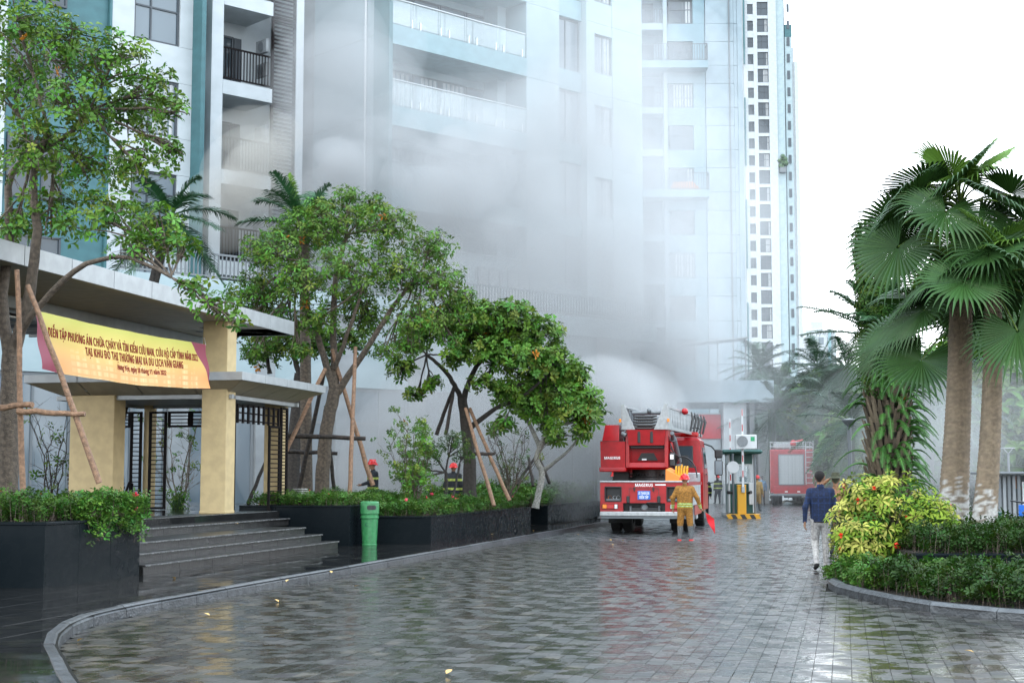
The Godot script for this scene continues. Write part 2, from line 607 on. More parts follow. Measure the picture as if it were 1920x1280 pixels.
func paving() -> void:
	struct("ground", sheet(PackedVector2Array([Vector2(-1500, 60), Vector2(1500, 60), Vector2(1500, -3000), Vector2(-1500, -3000)]), -0.08), M.ground)
	var kl := resample(kerb_line(), 0.4)
	var isl := resample(island_line(), 0.4)
	var road := flat(kl)
	road.append_array(PackedVector2Array([Vector2(10, -6), Vector2(40, -6), Vector2(60, -130), Vector2(12, -130)]))
	# the road bed: laid under the stones near the camera, wet stone paving beyond
	var far_poly := PackedVector2Array()
	for q in [rf(16.5, 1.9), rf(33.4, 2.3), rf(36, -8), rf(125, -26), rf(125, 50), rf(16.5, 30)]:
		far_poly.append(Vector2(q.x, q.z))
	struct("road_beyond", sheet(far_poly, 0.0), M.road)
	var bed := PackedVector2Array()
	for q in [rf(-20, -4), rf(17, -4), rf(17, 30), rf(-20, 30)]:
		bed.append(Vector2(q.x, q.z))
	var root := struct("road", sheet(bed, -0.012), M.joint)
	root.set_meta("label", "wet grey stone paved entrance road")
	var island := flat(isl)
	island.append_array(PackedVector2Array([Vector2(40, -14), Vector2(40, -36)]))
	var pave := flat(kl)
	pave.append_array(PackedVector2Array([Vector2(-30, -9), Vector2(-34, -60), Vector2(-2, -60)]))
	var soil := struct("island_bed", sheet(island, 0.085), M.soil)
	soil.set_meta("label", "soil bed of the island inside the curved kerb")
	var walk := struct("pavement", sheet(pave, 0.112), M.joint)
	walk.set_meta("label", "wet dark granite pavement left of the road")
	# stones of the road
	var spots := []
	var cw := 0.158
	for col in range(-4, 165):
		var v := 1.2 + col * cw
		var right := v > 9.5
		var len := 0.312 if right else 0.27
		var u := -14.0 + (0.5 * len if col % 2 else 0.0) + (rnd(-0.03, 0.03))
		while u < 17.0:
			var l := len * (1.0 if rng.randf() > 0.12 else 0.62)
			var at := rf(u + l / 2, v)
			var q := Vector2(at.x, at.z)
			var keep := absf(at.x) < -at.z * 0.355 + 1.6 and at.z < -9.5
			if keep and (Geometry2D.is_point_in_polygon(q, pave) or Geometry2D.is_point_in_polygon(q, island)):
				keep = false
			if keep:
				spots.append([at, l, right, rng.randf(), absf(at.x) < -at.z * 0.345 and at.z < -11.55])
			u += l
	spots.sort_custom(func(a, b): return a[0].z > b[0].z if a[4] == b[4] else a[4])
	var tones := []
	for k in 10:
		var t := rnd(0.015, 0.042)
		tones.append(Color(t * 1.06, t, t * 0.92))
	for k in 3:
		tones.append(Color(0.065, 0.058, 0.045) * rnd(0.8, 1.1))
	tones.append(Color(0.028, 0.031, 0.022))
	tones.append(Color(0.018, 0.017, 0.016))
	var variants := {}
	var rest := MB.new()
	var basis := Basis(Vector3.UP, RY)
	var count := 0
	for s in spots:
		var tone := int(s[3] * 10)
		if s[3] > 0.93 and not s[2]:
			tone = 10 + int(rng.randf() * 3)
		elif rng.randf() < 0.08:
			tone = 13 + int(rng.randf() * 2)
		var size := Vector3(cw - 0.004, 0.05, s[1] - 0.004)
		var tilt := basis * Basis.from_euler(Vector3(rnd(-0.0007, 0.0007), 0, rnd(-0.001, 0.001)))
		var at: Vector3 = s[0] + Vector3(0, rnd(-0.0012, 0.0012), 0)
		if count < 300:
			var key := "%d_%.3f" % [tone, s[1]]
			if not variants.has(key):
				var m := MB.new()
				m.col = tones[tone]
				m.box(Vector3(0, -0.025, 0), size, Basis(), 0.001)
				variants[key] = m.mesh()
			obj("paving_stone", variants[key], M.paver, root, Transform3D(tilt, at))
		else:
			rest.col = tones[tone]
			var ix := tilt.x * (size.x / 2)
			var iz := tilt.z * (size.z / 2)
			var t := [at - ix + iz, at + ix + iz, at + ix - iz, at - ix - iz]
			rest.quad(t[0], t[1], t[2], t[3])
		count += 1
	var far := obj("paving_stones", rest, M.paver, root)
	far.set_meta("kind", "stuff")
	# slabs of the pavement
	var slab := boxm(Vector3(0.597, 0.03, 0.597), 0.0012)
	for a in range(-18, 44):
		for b in range(-9, 5):
			var u := a * 0.6
			var v := b * 0.6 - 0.1
			var at := rf(u, v, 0.105)
			if (u > 0.3 and u < 10.2 and v < -0.35) or (u > 10.4 and v < -0.2) or (u > 11.8 and v < 0.8) or (u > -2 and u < 0.4 and v < -0.6) or u > 30:
				continue
			var inside := absf(at.x) < -at.z * 0.36 + 1.0
			for c in 4:
				var q := rf(u + (0.32 if c & 1 else -0.32), v + (0.32 if c & 2 else -0.32))
				if not Geometry2D.is_point_in_polygon(Vector2(q.x, q.z), pave):
					inside = false
			if inside:
				obj("pavement_slab", slab, M.pavement, walk, Transform3D(basis * Basis.from_euler(Vector3(rnd(-0.0012, 0.0012), 0, rnd(-0.0012, 0.0012))), at))
	var fill := MB.new()      # cut slabs along the kerb
	for k in kl.size() - 1:
		var d := (kl[k + 1] - kl[k]).normalized()
		var in_ := Vector3(d.z, 0, -d.x)
		if not Geometry2D.is_point_in_polygon(Vector2((kl[k] + in_ * 0.3).x, (kl[k] + in_ * 0.3).z), pave):
			in_ = -in_
		fill.quad_o(kl[k] + in_ * 0.1 + Vector3(0, 0.1165, 0), kl[k + 1] + in_ * 0.1 + Vector3(0, 0.1165, 0), kl[k + 1] + in_ * 0.95 + Vector3(0, 0.1165, 0), kl[k] + in_ * 0.95 + Vector3(0, 0.1165, 0), kl[k] + Vector3(0, -5, 0))
	obj("cut_slab", fill, M.pavement, walk)
	kerb("kerb_left", "grey stone kerb curving along the dark pavement", kerb_line(), 1.0, 0.98)
	kerb("kerb_island", "grey stone kerb rounding the planted island on the right", island_line(), -1.0, 1.02)
	# the slotted drain across the road
	var drain := thing("drain_cover", "pale metal drain grating across the road in front of the booth", "drain", Vector3(9.2, 0.004, -58.8), deg_to_rad(-4))
	for k in 14:
		block("grate", Vector3(k * 0.5 - 3.0 + 1.6, 0.006, 0), Vector3(0.485, 0.012, 0.4), M.nosing, drain, 0.004)


# ---------------------------------------------------------------- planters and steps

func planter(label: String, u0: float, u1: float, v0: float, v1: float, y0: float, y1: float) -> Node3D:
	return planter_at(label, rf(u0, v1, y0), RY, u1 - u0, v1 - v0, y1 - y0)


func planter_at(label: String, at: Vector3, yaw: float, lu: float, lv: float, h: float) -> Node3D:
	# at: the near right foot; lu runs away along -z, lv to the left
	var panel := 0.95
	var o := thing("granite_planter", label, "planter", at, yaw, "black granite planters")
	block("core", Vector3(-lv / 2, h / 2 - 0.04, -lu / 2), Vector3(lv - 0.08, h - 0.08, lu - 0.08), M.granite, o)
	block("soil", Vector3(-lv / 2, h - 0.04, -lu / 2), Vector3(lv - 0.2, 0.06, lu - 0.2), M.soil, o)
	var n := maxi(1, roundi(lu / panel))
	var w := lu / n
	for k in n:
		var t := Transform3D(Basis(), Vector3(-0.02, h / 2 - 0.02, -w * (k + 0.5)))
		obj("side_panel", boxm(Vector3(0.04, h - 0.044, w - 0.006), 0.003), M.granite, o, t)
		obj("coping", boxm(Vector3(0.22, 0.04, w - 0.005), 0.006), M.granite, o, Transform3D(Basis(), Vector3(-0.095, h - 0.02, -w * (k + 0.5))))
	n = maxi(1, roundi(lv / panel))
	w = lv / n
	for k in n:
		obj("end_panel", boxm(Vector3(w - 0.006, h - 0.044, 0.04), 0.003), M.granite, o, Transform3D(Basis(), Vector3(-w * (k + 0.5) - (0.02 if k == 0 else 0.0), h / 2 - 0.02, -0.02)))
		obj("coping", boxm(Vector3(w - 0.005 - (0.12 if k == 0 else 0.0), 0.04, 0.2), 0.006), M.granite, o, Transform3D(Basis(), Vector3(-w * (k + 0.5) - (0.12 if k == 0 else 0.0), h - 0.021, -0.085)))
	return o


func steps() -> void:
	var o := thing("entrance_steps", "wide dark granite steps rising to the gate pavilion", "steps", rf(0.66, -0.2, 0), RY)
	var rows := [[0.0, 0.27, 9.0, 0.3], [-0.28, 0.42, 8.75, 0.3], [-0.56, 0.57, 8.5, 0.95], [-1.45, 0.72, 9.9, 0.32], [-1.75, 0.87, 9.9, 0.6]]
	for r in rows:
		var n := int(r[2] / 1.2)
		var w: float = r[2] / n
		block("core", Vector3(r[0] - 1.0 - 0.06, r[1] - 0.24, -r[2] / 2), Vector3(2.0, 0.4, r[2] - 0.02), M.joint, o)
		for k in n:
			var z := -w * (k + 0.5)
			block("riser", Vector3(r[0] - 0.03, r[1] - 0.095 + rnd(-0.001, 0.001), z), Vector3(0.03, 0.13, w - 0.007), M.step, o, 0.002)
			block("tread", Vector3(r[0] - r[3] / 2 + 0.012, r[1] - 0.016, z), Vector3(r[3], 0.032, w - 0.006), M.step, o, 0.004)
			block("nosing", Vector3(r[0] + 0.016, r[1] - 0.016, z), Vector3(0.014, 0.026, w - 0.012), M.nosing, o, 0.004)
	var f := MB.new()
	f.box(rf(8, -6.0, 0.44), Vector3(8.2, 0.84, 26), Basis(Vector3.UP, RY))
	struct("terrace_floor", f, M.pavement)


# ---------------------------------------------------------------- the gate pavilion

func lattice(parent: Node, called: String, a: Vector3, b: Vector3, y0: float, y1: float, step: float) -> void:
	var o := sub(called, parent)
	var d := (b - a)
	var w := d.length()
	var basis := Basis(Vector3.UP, atan2(-d.z, d.x))
	var mid := (a + b) / 2
	for e: Vector3 in [a, b]:
		block("frame_post", Vector3(e.x, (y0 + y1) / 2, e.z), Vector3(0.06, y1 - y0, 0.05), M.black_metal, o, 0.004, basis)
	block("frame_rail", Vector3(mid.x, y1, mid.z), Vector3(w + 0.06, 0.05, 0.052), M.black_metal, o, 0.004, basis)
	block("frame_rail", Vector3(mid.x, y0, mid.z), Vector3(w + 0.06, 0.05, 0.052), M.black_metal, o, 0.004, basis)
	var slat := boxm(Vector3(w - 0.06, 0.022, 0.035), 0.003)
	var n := int((y1 - y0) / step)
	for k in range(1, n):
		obj("slat", slat, M.black_metal, o, Transform3D(basis, Vector3(mid.x, lerpf(y0, y1, float(k) / n), mid.z)))


func roof_ring(o: Node, u0: float, u1: float, v0: float, v1: float, top: float, h: float, drop: float, inset: float, panel: float, soffit: Material) -> void:
	# a fascia of panels round a flat roof, with soffit panels sloping in underneath; local x = v, local z = -u
	block("roof_deck", Vector3((v0 + v1) / 2, top - h / 2 - 0.01, -(u0 + u1) / 2), Vector3(v1 - v0 - 0.1, h - 0.06, u1 - u0 - 0.1), M.alu, o)
	var c := [Vector3(v0, 0, -u0), Vector3(v1, 0, -u0), Vector3(v1, 0, -u1), Vector3(v0, 0, -u1)]
	var mid := Vector3((v0 + v1) / 2, 0, -(u0 + u1) / 2)
	for e in 4:
		var a: Vector3 = c[e]
		var b: Vector3 = c[(e + 1) % 4]
		var d := (b - a).normalized()
		var out := Vector3(d.z, 0, -d.x)
		if out.dot((a + b) / 2 - mid) < 0:
			out = -out
		var l := (b - a).length()
		var n := maxi(1, roundi(l / panel))
		var w := l / n
		var basis := Basis(Vector3.UP, atan2(-d.z, d.x))
		for k in n:
			var p := a + d * (w * (k + 0.5))
			block("fascia_panel", p - out * 0.02 + Vector3(0, top - h / 2, 0), Vector3(w - 0.014, h, 0.04), M.alu, o, 0.004, basis)
			var q0 := a + d * (w * k + 0.012) - out * 0.03
			var q1 := a + d * (w * (k + 1) - 0.012) - out * 0.03
			var in0 := d * clampf(inset - w * k, 0, inset)
			var in1 := d * clampf(inset - (l - w * (k + 1)), 0, inset)
			var lo := Vector3(0, top - h - drop, 0)
			var hi := Vector3(0, top - h + 0.004, 0)
			var m := MB.new()
			m.quad_o(q0 + hi, q1 + hi, q1 - out * inset - in1 + lo, q0 - out * inset + in0 + lo, mid + Vector3(0, top + 3, 0))
			obj("soffit_panel", m, soffit, o)


func pavilion() -> void:
	var o := thing("gate_pavilion", "cream pillared gate pavilion with grey metal canopies and black lattice screens", "pavilion", RO, RY)
	# pillars: near edge at u, right edge at v, width, depth, top
	for p in [[7.85, -2.0, 0.55, 0.46, 4.8], [7.87, -4.5, 1.0, 0.5, 3.3], [11.6, -2.27, 0.42, 0.4, 3.3], [11.6, -5.5, 0.18, 0.3, 3.3]]:
		var b := block("pillar", Vector3(p[1] - p[2] / 2, (p[4] + 0.87) / 2, -p[0] - p[3] / 2), Vector3(p[2], p[4] - 0.87, p[3]), M.cream, o, 0.012)
		if p[2] > 0.5:
			block("plinth", Vector3(0, -(p[4] - 0.87) / 2 + 0.03, 0), Vector3(p[2] + 0.02, 0.06, p[3] + 0.02), M.cream, b, 0.01)
	var low := sub("lower_canopy", o)
	roof_ring(low, 7.45, 12.4, -6.35, -1.5, 3.72, 0.17, 0.27, 0.62, 1.15, M.soffit)
	for e in [[Vector3(-3.9, 3.25, -8.0), Vector3(3.95, 0.09, 0.1)], [Vector3(-3.9, 3.25, -11.75), Vector3(3.95, 0.09, 0.1)], [Vector3(-2.05, 3.25, -9.9), Vector3(0.1, 0.088, 3.7)], [Vector3(-5.85, 3.25, -9.9), Vector3(0.1, 0.088, 3.7)]]:
		block("trim_beam", e[0], e[1], M.alu, low, 0.006)
	block("ceiling_board", Vector3(-3.95, 3.285, -9.9), Vector3(3.7, 0.02, 3.65), M.alu, low)
	# upper canopy
	var up := sub("upper_canopy", o)
	roof_ring(up, -6.0, 11.1, -7.2, -1.8, 5.1, 0.31, 0.0, 2.2, 1.42, M.soffit)
	block("inner_beam", Vector3(-4.05, 4.68, -2.6), Vector3(0.12, 0.22, 17.0), M.alu, up, 0.01)
	block("inner_beam", Vector3(-4.3, 4.52, -2.6), Vector3(0.3, 0.14, 17.0), M.grey_paint, up, 0.01)
	for k in 22:
		block("pergola_slat", Vector3(-5.4, 4.64, 4.6 - k * 0.62), Vector3(2.1, 0.2, 0.09), M.grey_paint if k % 2 else M.alu, up, 0.006)
	for z in [-2.6, -6.4]:
		var tube := MB.new()
		tube.tube([Vector3(-4.0, 4.42, z + 0.6), Vector3(-4.0, 4.42, z - 0.6)], [0.02, 0.02], 8)
		var fit := block("tube_light", Vector3(-4.0, 4.455, z), Vector3(0.07, 0.045, 1.28), M.black_metal, up, 0.006)
		obj("lamp_tube", tube, M.white_paint, fit, Transform3D(Basis(), -Vector3(-4.0, 4.455, z)))
	# lattices behind and at the right of the passage
	lattice(o, "lattice_screen", Vector3(-5.93, 0, -11.5), Vector3(-5.70, 0, -11.5), 0.9, 3.1, 0.1)
	lattice(o, "lattice_screen", Vector3(-5.46, 0, -11.5), Vector3(-5.08, 0, -11.5), 0.9, 3.1, 0.1)
	lattice(o, "lattice_screen", Vector3(-6.6, 0, -11.52), Vector3(-6.0, 0, -11.52), 2.78, 3.1, 0.07)
	lattice(o, "lattice_screen", Vector3(-5.0, 0, -11.52), Vector3(-4.5, 0, -11.52), 2.78, 3.1, 0.07)
	lattice(o, "lattice_screen", Vector3(-4.44, 0, -11.52), Vector3(-3.5, 0, -11.52), 2.78, 3.1, 0.07)
	lattice(o, "lattice_screen", Vector3(-2.12, 0, -8.4), Vector3(-2.12, 0, -8.55), 0.9, 3.15, 0.1)
	lattice(o, "lattice_screen", Vector3(-2.12, 0, -10.5), Vector3(-2.12, 0, -11.1), 0.9, 2.72, 0.1)
	lattice(o, "lattice_screen", Vector3(-2.12, 0, -11.2), Vector3(-2.12, 0, -11.55), 0.9, 3.15, 0.075)
	var band := sub("lattice_screen", o)
	for k in 9:
		block("slat", Vector3(-2.12, 2.94, -8.7 - k * 0.29), Vector3(0.04, 0.4, 0.07), M.black_metal, band, 0.004)
	for k in 3:
		block("slat", Vector3(-2.14, 2.80 + k * 0.16, -9.8), Vector3(0.036, 0.03, 2.6), M.black_metal, band, 0.004)
	# banner
	var tl: Vector3 = Vector3(-7.41, 4.18, -23)
	var tr: Vector3 = Vector3(-6.17, 4.27, -30)
	var bl: Vector3 = Vector3(-7.27, 3.26, -22.95)
	var br: Vector3 = Vector3(-5.99, 3.36, -29.6)
	var bn := thing("banner", "yellow and maroon banner with red writing hung across the pavilion front", "banner", tl)
	var at := func(s: float, t: float, lift: float) -> Vector3:
		var p := tl.lerp(tr, s).lerp(bl.lerp(br, s), t)
		p.y -= 0.10 * sin(PI * s) * (0.4 + 0.4 * t)
		var nrm := (tr - tl).cross(bl - tl).normalized() * -1.0
		if nrm.dot(-tl) < 0:
			nrm = -nrm
		var wave := 0.022 * sin(s * 17 + t * 2.5) * (0.4 + 0.6 * t) + 0.012 * sin(s * 43 + t * 7) * absf(t - 0.45) + 0.02 * sin(t * 9 + s * 3) * pow(absf(2 * s - 1), 3)
		return p + nrm * (wave + lift) - tl
	var cloth := MB.new()
	var ns := 64
	var nt := 14
	for i in ns + 1:
		for j in nt + 1:
			var s := float(i) / ns
			var t := float(j) / nt
			var p: Vector3 = at.call(s, t, 0.0)
			var nn: Vector3 = (at.call(s + 0.01, t, 0.0) - p).cross(at.call(s, t + 0.01, 0.0) - p).normalized()
			cloth.vert(p, -nn if nn.dot(-tl - p) < 0 else nn, Vector2(s, t))
	for i in ns:
		for j in nt:
			var k := i * (nt + 1) + j
			cloth.ix.append_array(PackedInt32Array([k, k + nt + 1, k + nt + 2, k, k + nt + 2, k + 1]))
	obj("cloth", cloth, M.banner, bn)
	for line in [["DIỄN TẬP PHƯƠNG ÁN CHỮA CHÁY VÀ TÌM KIẾM CỨU NẠN, CỨU HỘ CẤP TỈNH NĂM 2022", 0.05, 0.93, 0.40, 0.15], ["TẠI KHU ĐÔ THỊ THƯƠNG MẠI VÀ DU LỊCH VĂN GIANG", 0.235, 0.81, 0.60, 0.15], ["Hưng Yên, ngày 18 tháng 11 năm 2022", 0.395, 0.69, 0.765, 0.095]]:
		var word := lettered(line[0])
		var wide := reach(word)
		for k in word.v.size():
			var p := word.v[k]
			word.v[k] = at.call(lerpf(line[1], line[2], p.x / wide), line[3] - p.y * line[4], 0.006)
			word.n[k] = (-tl).normalized()
		obj("lettering", word, M.letter_red, bn)
	# the rope holding it
	var rope := MB.new()
	rope.tube([at.call(1.0, 0.02, 0.0), Vector3(rf(7.8, -2.5, 4.45)) - tl], [0.006, 0.006], 4)
	obj("rope", rope, M.white_paint, bn)


# ---------------------------------------------------------------- the buildings

var cache := {}


func unit(key: String, s: Vector3, bev := 0.0) -> ArrayMesh:
	var k := "%s %s %s" % [key, s, bev]
	if not cache.has(k):
		cache[k] = boxm(s, bev)
	return cache[k]


func slab_at(called: String, a: Vector3, b: Vector3, m: Material, parent: Node) -> MeshInstance3D:      # a box from its two opposite corners
	return obj(called, unit("b", (b - a).abs()), m, parent, Transform3D(Basis(), (a + b) / 2))


func window(parent: Node, o: Vector3, w: float, h: float, bars: Array, rows: Array, pane: Material, frame: Material = null, fw := 0.07, curtain := 0.0) -> void:
	# o: middle of the lower edge; the window looks along +z; bars and rows: shares where mullions stand
	var key := "w %.2f %.2f %s %s %.3f" % [w, h, bars, rows, fw]
	if not cache.has(key):
		var m := MB.new()
		for sx: float in [-1.0, 1.0]:
			m.box(Vector3(sx * (w / 2 - fw / 2), h / 2, 0), Vector3(fw, h, 0.09))
		for y: float in [fw / 2, h - fw / 2]:
			m.box(Vector3(0, y, 0), Vector3(w - 2 * fw, fw, 0.086))
		for b: float in bars:
			m.box(Vector3(lerpf(-w / 2, w / 2, b), h / 2, 0), Vector3(fw * 0.8, h - 2 * fw, 0.08))
		for r: float in rows:
			m.box(Vector3(0, h * r, 0), Vector3(w - 2 * fw, fw * 0.8, 0.076))
		cache[key] = m.mesh()
	var fr := obj("window", cache[key], frame if frame else M.dark_frame, parent, Transform3D(Basis(), o))
	obj("pane", unit("p", Vector3(w - fw, h - fw, 0.012)), pane, fr, Transform3D(Basis(), Vector3(0, h / 2, -0.01)))
	if curtain > 0.0:
		var cw := w * curtain
		var ck := "c %.2f %.2f" % [cw, h]
		if not cache.has(ck):
			var m := MB.new()
			var n := int(cw / 0.12) + 1
			for k in n:
				var x0 := -cw / 2 + cw * k / n
				var x1 := -cw / 2 + cw * (k + 1) / n
				var z0 := 0.03 if k % 2 else -0.03
				m.quad(Vector3(x0, 0, z0), Vector3(x1, 0, -z0), Vector3(x1, h - 0.12, -z0), Vector3(x0, h - 0.12, z0))
			cache[ck] = m.mesh()
		obj("curtain", cache[ck], M.curtain, fr, Transform3D(Basis(), Vector3((w - cw) / 2 * (1 if o.y > 13 else -1), 0.05, 0.005)))


func railing(parent: Node, a: Vector3, b: Vector3, h: float, step: float, m: Material, single := true, bar := 0.03) -> void:
	var o := sub("railing", parent)
	var d := b - a
	var l := d.length()
	var basis := Basis(Vector3.UP, atan2(-d.z, d.x))
	var mid := (a + b) / 2
	obj("rail", unit("r", Vector3(l, 0.06, 0.06)), m, o, Transform3D(basis, mid + Vector3(0, h, 0)))
	obj("rail", unit("r", Vector3(l, 0.05, 0.05)), m, o, Transform3D(basis, mid + Vector3(0, 0.1, 0)))
	var n := int(l / step)
	var u := unit("bal", Vector3(bar, h - 0.12, bar))
	if single:
		for k in n + 1:
			obj("baluster", u, m, o, Transform3D(basis, a + d * float(k) / n + Vector3(0, h / 2 + 0.04, 0)))
	else:
		var all := MB.new()
		for k in n + 1:
			all.box(a + d * float(k) / n + Vector3(0, h / 2 + 0.04, 0), Vector3(bar, h - 0.12, bar), basis)
		obj("balusters", all, m, o).set_meta("kind", "stuff")


func louvres(parent: Node, x0: float, x1: float, y0: float, y1: float, z: float, step: float, m: Material) -> void:
	var o := sub("louvre_screen", parent)
	for x: float in [x0 + 0.04, x1 - 0.04]:
		slab_at("frame_post", Vector3(x - 0.04, y0, z - 0.05), Vector3(x + 0.04, y1, z + 0.05), m, o)
	for y: float in [y0, y1 - 0.08]:
		slab_at("frame_rail", Vector3(x0 + 0.08, y, z - 0.05), Vector3(x1 - 0.08, y + 0.08, z + 0.05), m, o)
	var n := int((y1 - y0) / step)
	var u := unit("lv", Vector3(x1 - x0 - 0.16, 0.075, 0.03))
	for k in range(1, n):
		obj("slat", u, m, o, Transform3D(Basis(Vector3.RIGHT, 0.5), Vector3((x0 + x1) / 2, y0 + (y1 - y0) * k / n, z)))


func near_tower() -> void:
	var o := thing("apartment_block", "nearest pale apartment block with teal fins and deep balconies behind the smoke", "apartment block", Vector3(-11.6, 0, -52), deg_to_rad(42.6))
	var top := 30.0
	# bodies behind the skin
	slab_at("body", Vector3(-16, 0, -14), Vector3(0.2, top, -0.25), M.white_wall, o)
	slab_at("body", Vector3(0.2, 0, -14), Vector3(5.0, top, -1.75), M.white_wall, o)
	slab_at("body", Vector3(5.0, 0, -16), Vector3(8.9, top, -9), M.pale_wall, o)
	slab_at("body", Vector3(8.9, 0, -16), Vector3(24, top, -2.3), M.pale_wall, o)
	# left: a window strip, a teal recess, then the white strip with its windows
	for k in range(2, 9):
		var y := 0.1 + 3.3 * k
		slab_at("wall_panel", Vector3(-10.5, y - 0.05, -0.24), Vector3(-6.6, y + 1.0, 0.0), M.white_wall, o)
		window(o, Vector3(-8.4, y + 1.0, -0.1), 2.6, 2.2, [0.35], [0.6], M.grey_pane, null, 0.07, 0.5)
		slab_at("wall_panel", Vector3(-10.5, y + 1.0, -0.24), Vector3(-9.72, y + 3.24, 0.0), M.white_wall, o)
		slab_at("wall_panel", Vector3(-7.08, y + 1.0, -0.24), Vector3(-6.6, y + 3.24, 0.0), M.white_wall, o)
		slab_at("wall_panel", Vector3(-6.55, y - 0.05, -0.24), Vector3(-5.4, y + 3.2, -0.16), M.teal, o)
		window(o, Vector3(-6.0, y + 0.7, -0.12), 0.9, 2.1, [], [0.5], M.dark_pane)
		slab_at("wall_panel", Vector3(-5.35, y - 0.05, -0.24), Vector3(-3.0, y + 3.2, -0.12), M.teal, o)
		window(o, Vector3(-4.9, y + 0.7, -0.09), 0.75, 2.1, [], [0.5], M.dark_pane)
		# white strip
		slab_at("wall_panel", Vector3(-2.96, y - 1.1, -0.24), Vector3(0.24, y + 0.2, 0.0), M.white_wall, o)
		slab_at("wall_panel", Vector3(-2.96, y + 0.21, -0.24), Vector3(-2.06, y + 2.19, 0.0), M.white_wall, o)
		slab_at("wall_panel", Vector3(-0.27, y + 0.21, -0.24), Vector3(0.24, y + 2.19, 0.0), M.white_wall, o)
		window(o, Vector3(-1.165, y + 0.21, -0.12), 1.78, 1.98, [0.38], [0.62] if k % 2 else [0.38], M.grey_pane, null, 0.075, 0.55 if k == 4 else 0.0)
	slab_at("teal_wall", Vector3(-2.99, 4, -0.22), Vector3(-2.9, top, 0.02), M.teal, o)
	slab_at("teal_fin", Vector3(0.245, 4, -1.7), Vector3(0.42, top, 0.62), M.teal, o)
	# balcony bay
	slab_at("post", Vector3(1.0, 7, -0.5), Vector3(1.48, top, 0.05), M.white_wall, o)
	for k in range(1, 8):
		var y := 2.76 + 3.3 * k
		slab_at("balcony_slab", Vector3(1.49, y - 0.52, -1.74), Vector3(3.6, y, 0.05), M.white_wall, o)
		slab_at("wall_panel", Vector3(0.43, y - 0.5, -1.74), Vector3(0.99, y + 0.7, -0.4), M.white_wall, o)
		window(o, Vector3(0.71, y + 0.72, -0.6), 0.55, 2.0, [], [0.5], M.dark_pane)
		window(o, Vector3(2.2, y + 0.02, -1.68), 1.5, 2.2, [0.55], [], M.dark_pane, null, 0.08, 0.5 if k == 3 else 0.0)
		slab_at("door_shutter", Vector3(2.98, y + 0.04, -1.73), Vector3(3.3, y + 2.2, -1.64), M.dark_frame, o)
		railing(o, Vector3(1.5, y, -0.02), Vector3(3.58, y, -0.02), 1.22, 0.125, M.black_metal)
		for j in 2:
			var ac := slab_at("air_conditioner", Vector3(3.44, y + 0.55 + j * 0.9, -0.85), Vector3(3.58, y + 1.05 + j * 0.9, -0.15), M.grey_wall, o)
			var fan := MB.new()
			fan.lathe([Vector2(0.02, 0), Vector2(0.19, 0), Vector2(0.19, 0.02), Vector2(0.02, 0.02)], 14, Transform3D(Basis(Vector3.BACK, PI / 2), Vector3.ZERO))
			obj("fan_grille", fan, M.grey_paint, ac, Transform3D(Basis(), Vector3(-0.08, 0, 0)))
		louvres(o, 3.6, 4.65, y - 0.55, y + 2.72, -0.02, 0.155, M.black_metal)
	slab_at("edge_pier", Vector3(4.66, 6, -3.0), Vector3(5.0, top, 0.03), M.white_wall, o)
	# the side wall inside the recess with its panel joints and drain pipe
	for k in range(1, 9):
		for j in 2:
			slab_at("side_panel", Vector3(8.86, 3.3 * k - 0.55, -9.0 + j * 4.2), Vector3(8.92, 3.3 * k + 2.72, -4.82 + j * 4.2), M.grey_wall if j == 0 else M.pale_wall, o)
	var pipe := MB.new()
	pipe.tube([Vector3(8.76, 4, -1.1), Vector3(8.76, top, -1.1)], [0.05, 0.05], 6)
	obj("drain_pipe", pipe, M.white_paint, o)
	slab_at("teal_fin", Vector3(8.72, 7, -0.5), Vector3(8.9, top, 0.5), M.teal, o)
	# the wide glazed balconies
	for k in range(0, 6):
		var y := 9.75 + 3.3 * k
		slab_at("balcony_band", Vector3(8.91, y - 0.8, -2.28), Vector3(16.6, y, 0.05), M.pale_teal, o)
		slab_at("back_wall", Vector3(8.91, y + 2.2, -2.3), Vector3(16.6, y + 2.5, -2.1), M.pale_wall, o)
		for j in 5:
			window(o, Vector3(9.75 + j * 1.5, y, -2.15), 1.46, 2.18, [], [], M.grey_pane, null, 0.07, [0.85, 0.9, 0.7, 0.9, 0.0][j] if k != 3 else 0.0)
		for j in 5:
			slab_at("glass_panel", Vector3(8.98 + j * 1.52, y + 0.06, -0.02), Vector3(8.98 + j * 1.52 + 1.48, y + 1.0, 0.0), M.glass, o)
			for x: float in [8.98 + j * 1.52 + 0.2, 8.98 + j * 1.52 + 1.28]:
				slab_at("glass_clamp", Vector3(x - 0.03, y - 0.02, -0.04), Vector3(x + 0.03, y + 0.35, 0.03), M.steel, o)
		var hand := MB.new()
		hand.tube([Vector3(8.92, y + 1.06, 0), Vector3(16.55, y + 1.06, 0)], [0.035, 0.035], 6)
		obj("handrail", hand, M.steel, o)
		slab_at("pier", Vector3(16.0, y + 0.005, -2.2), Vector3(16.5, y + 2.49, -1.2), M.pale_wall, o)
		# to the right of the balconies
		slab_at("wall_panel", Vector3(16.61, y - 0.8, -2.28), Vector3(18.6, y + 2.49, 0.0), M.pale_wall, o)
		slab_at("wall_panel", Vector3(18.61, y - 0.8, -2.28), Vector3(20.3, y + 0.1, -0.3), M.pale_teal, o)
		window(o, Vector3(19.45, y + 0.1, -0.5), 1.68, 2.38, [0.5], [], M.grey_pane)
		slab_at("wall_panel", Vector3(20.31, y - 0.8, -2.28), Vector3(20.84, y + 2.49, 0.0), M.pale_wall, o)
		slab_at("wall_panel", Vector3(20.85, y - 0.8, -2.28), Vector3(22.0, y + 0.2, -0.02), M.pale_wall, o)
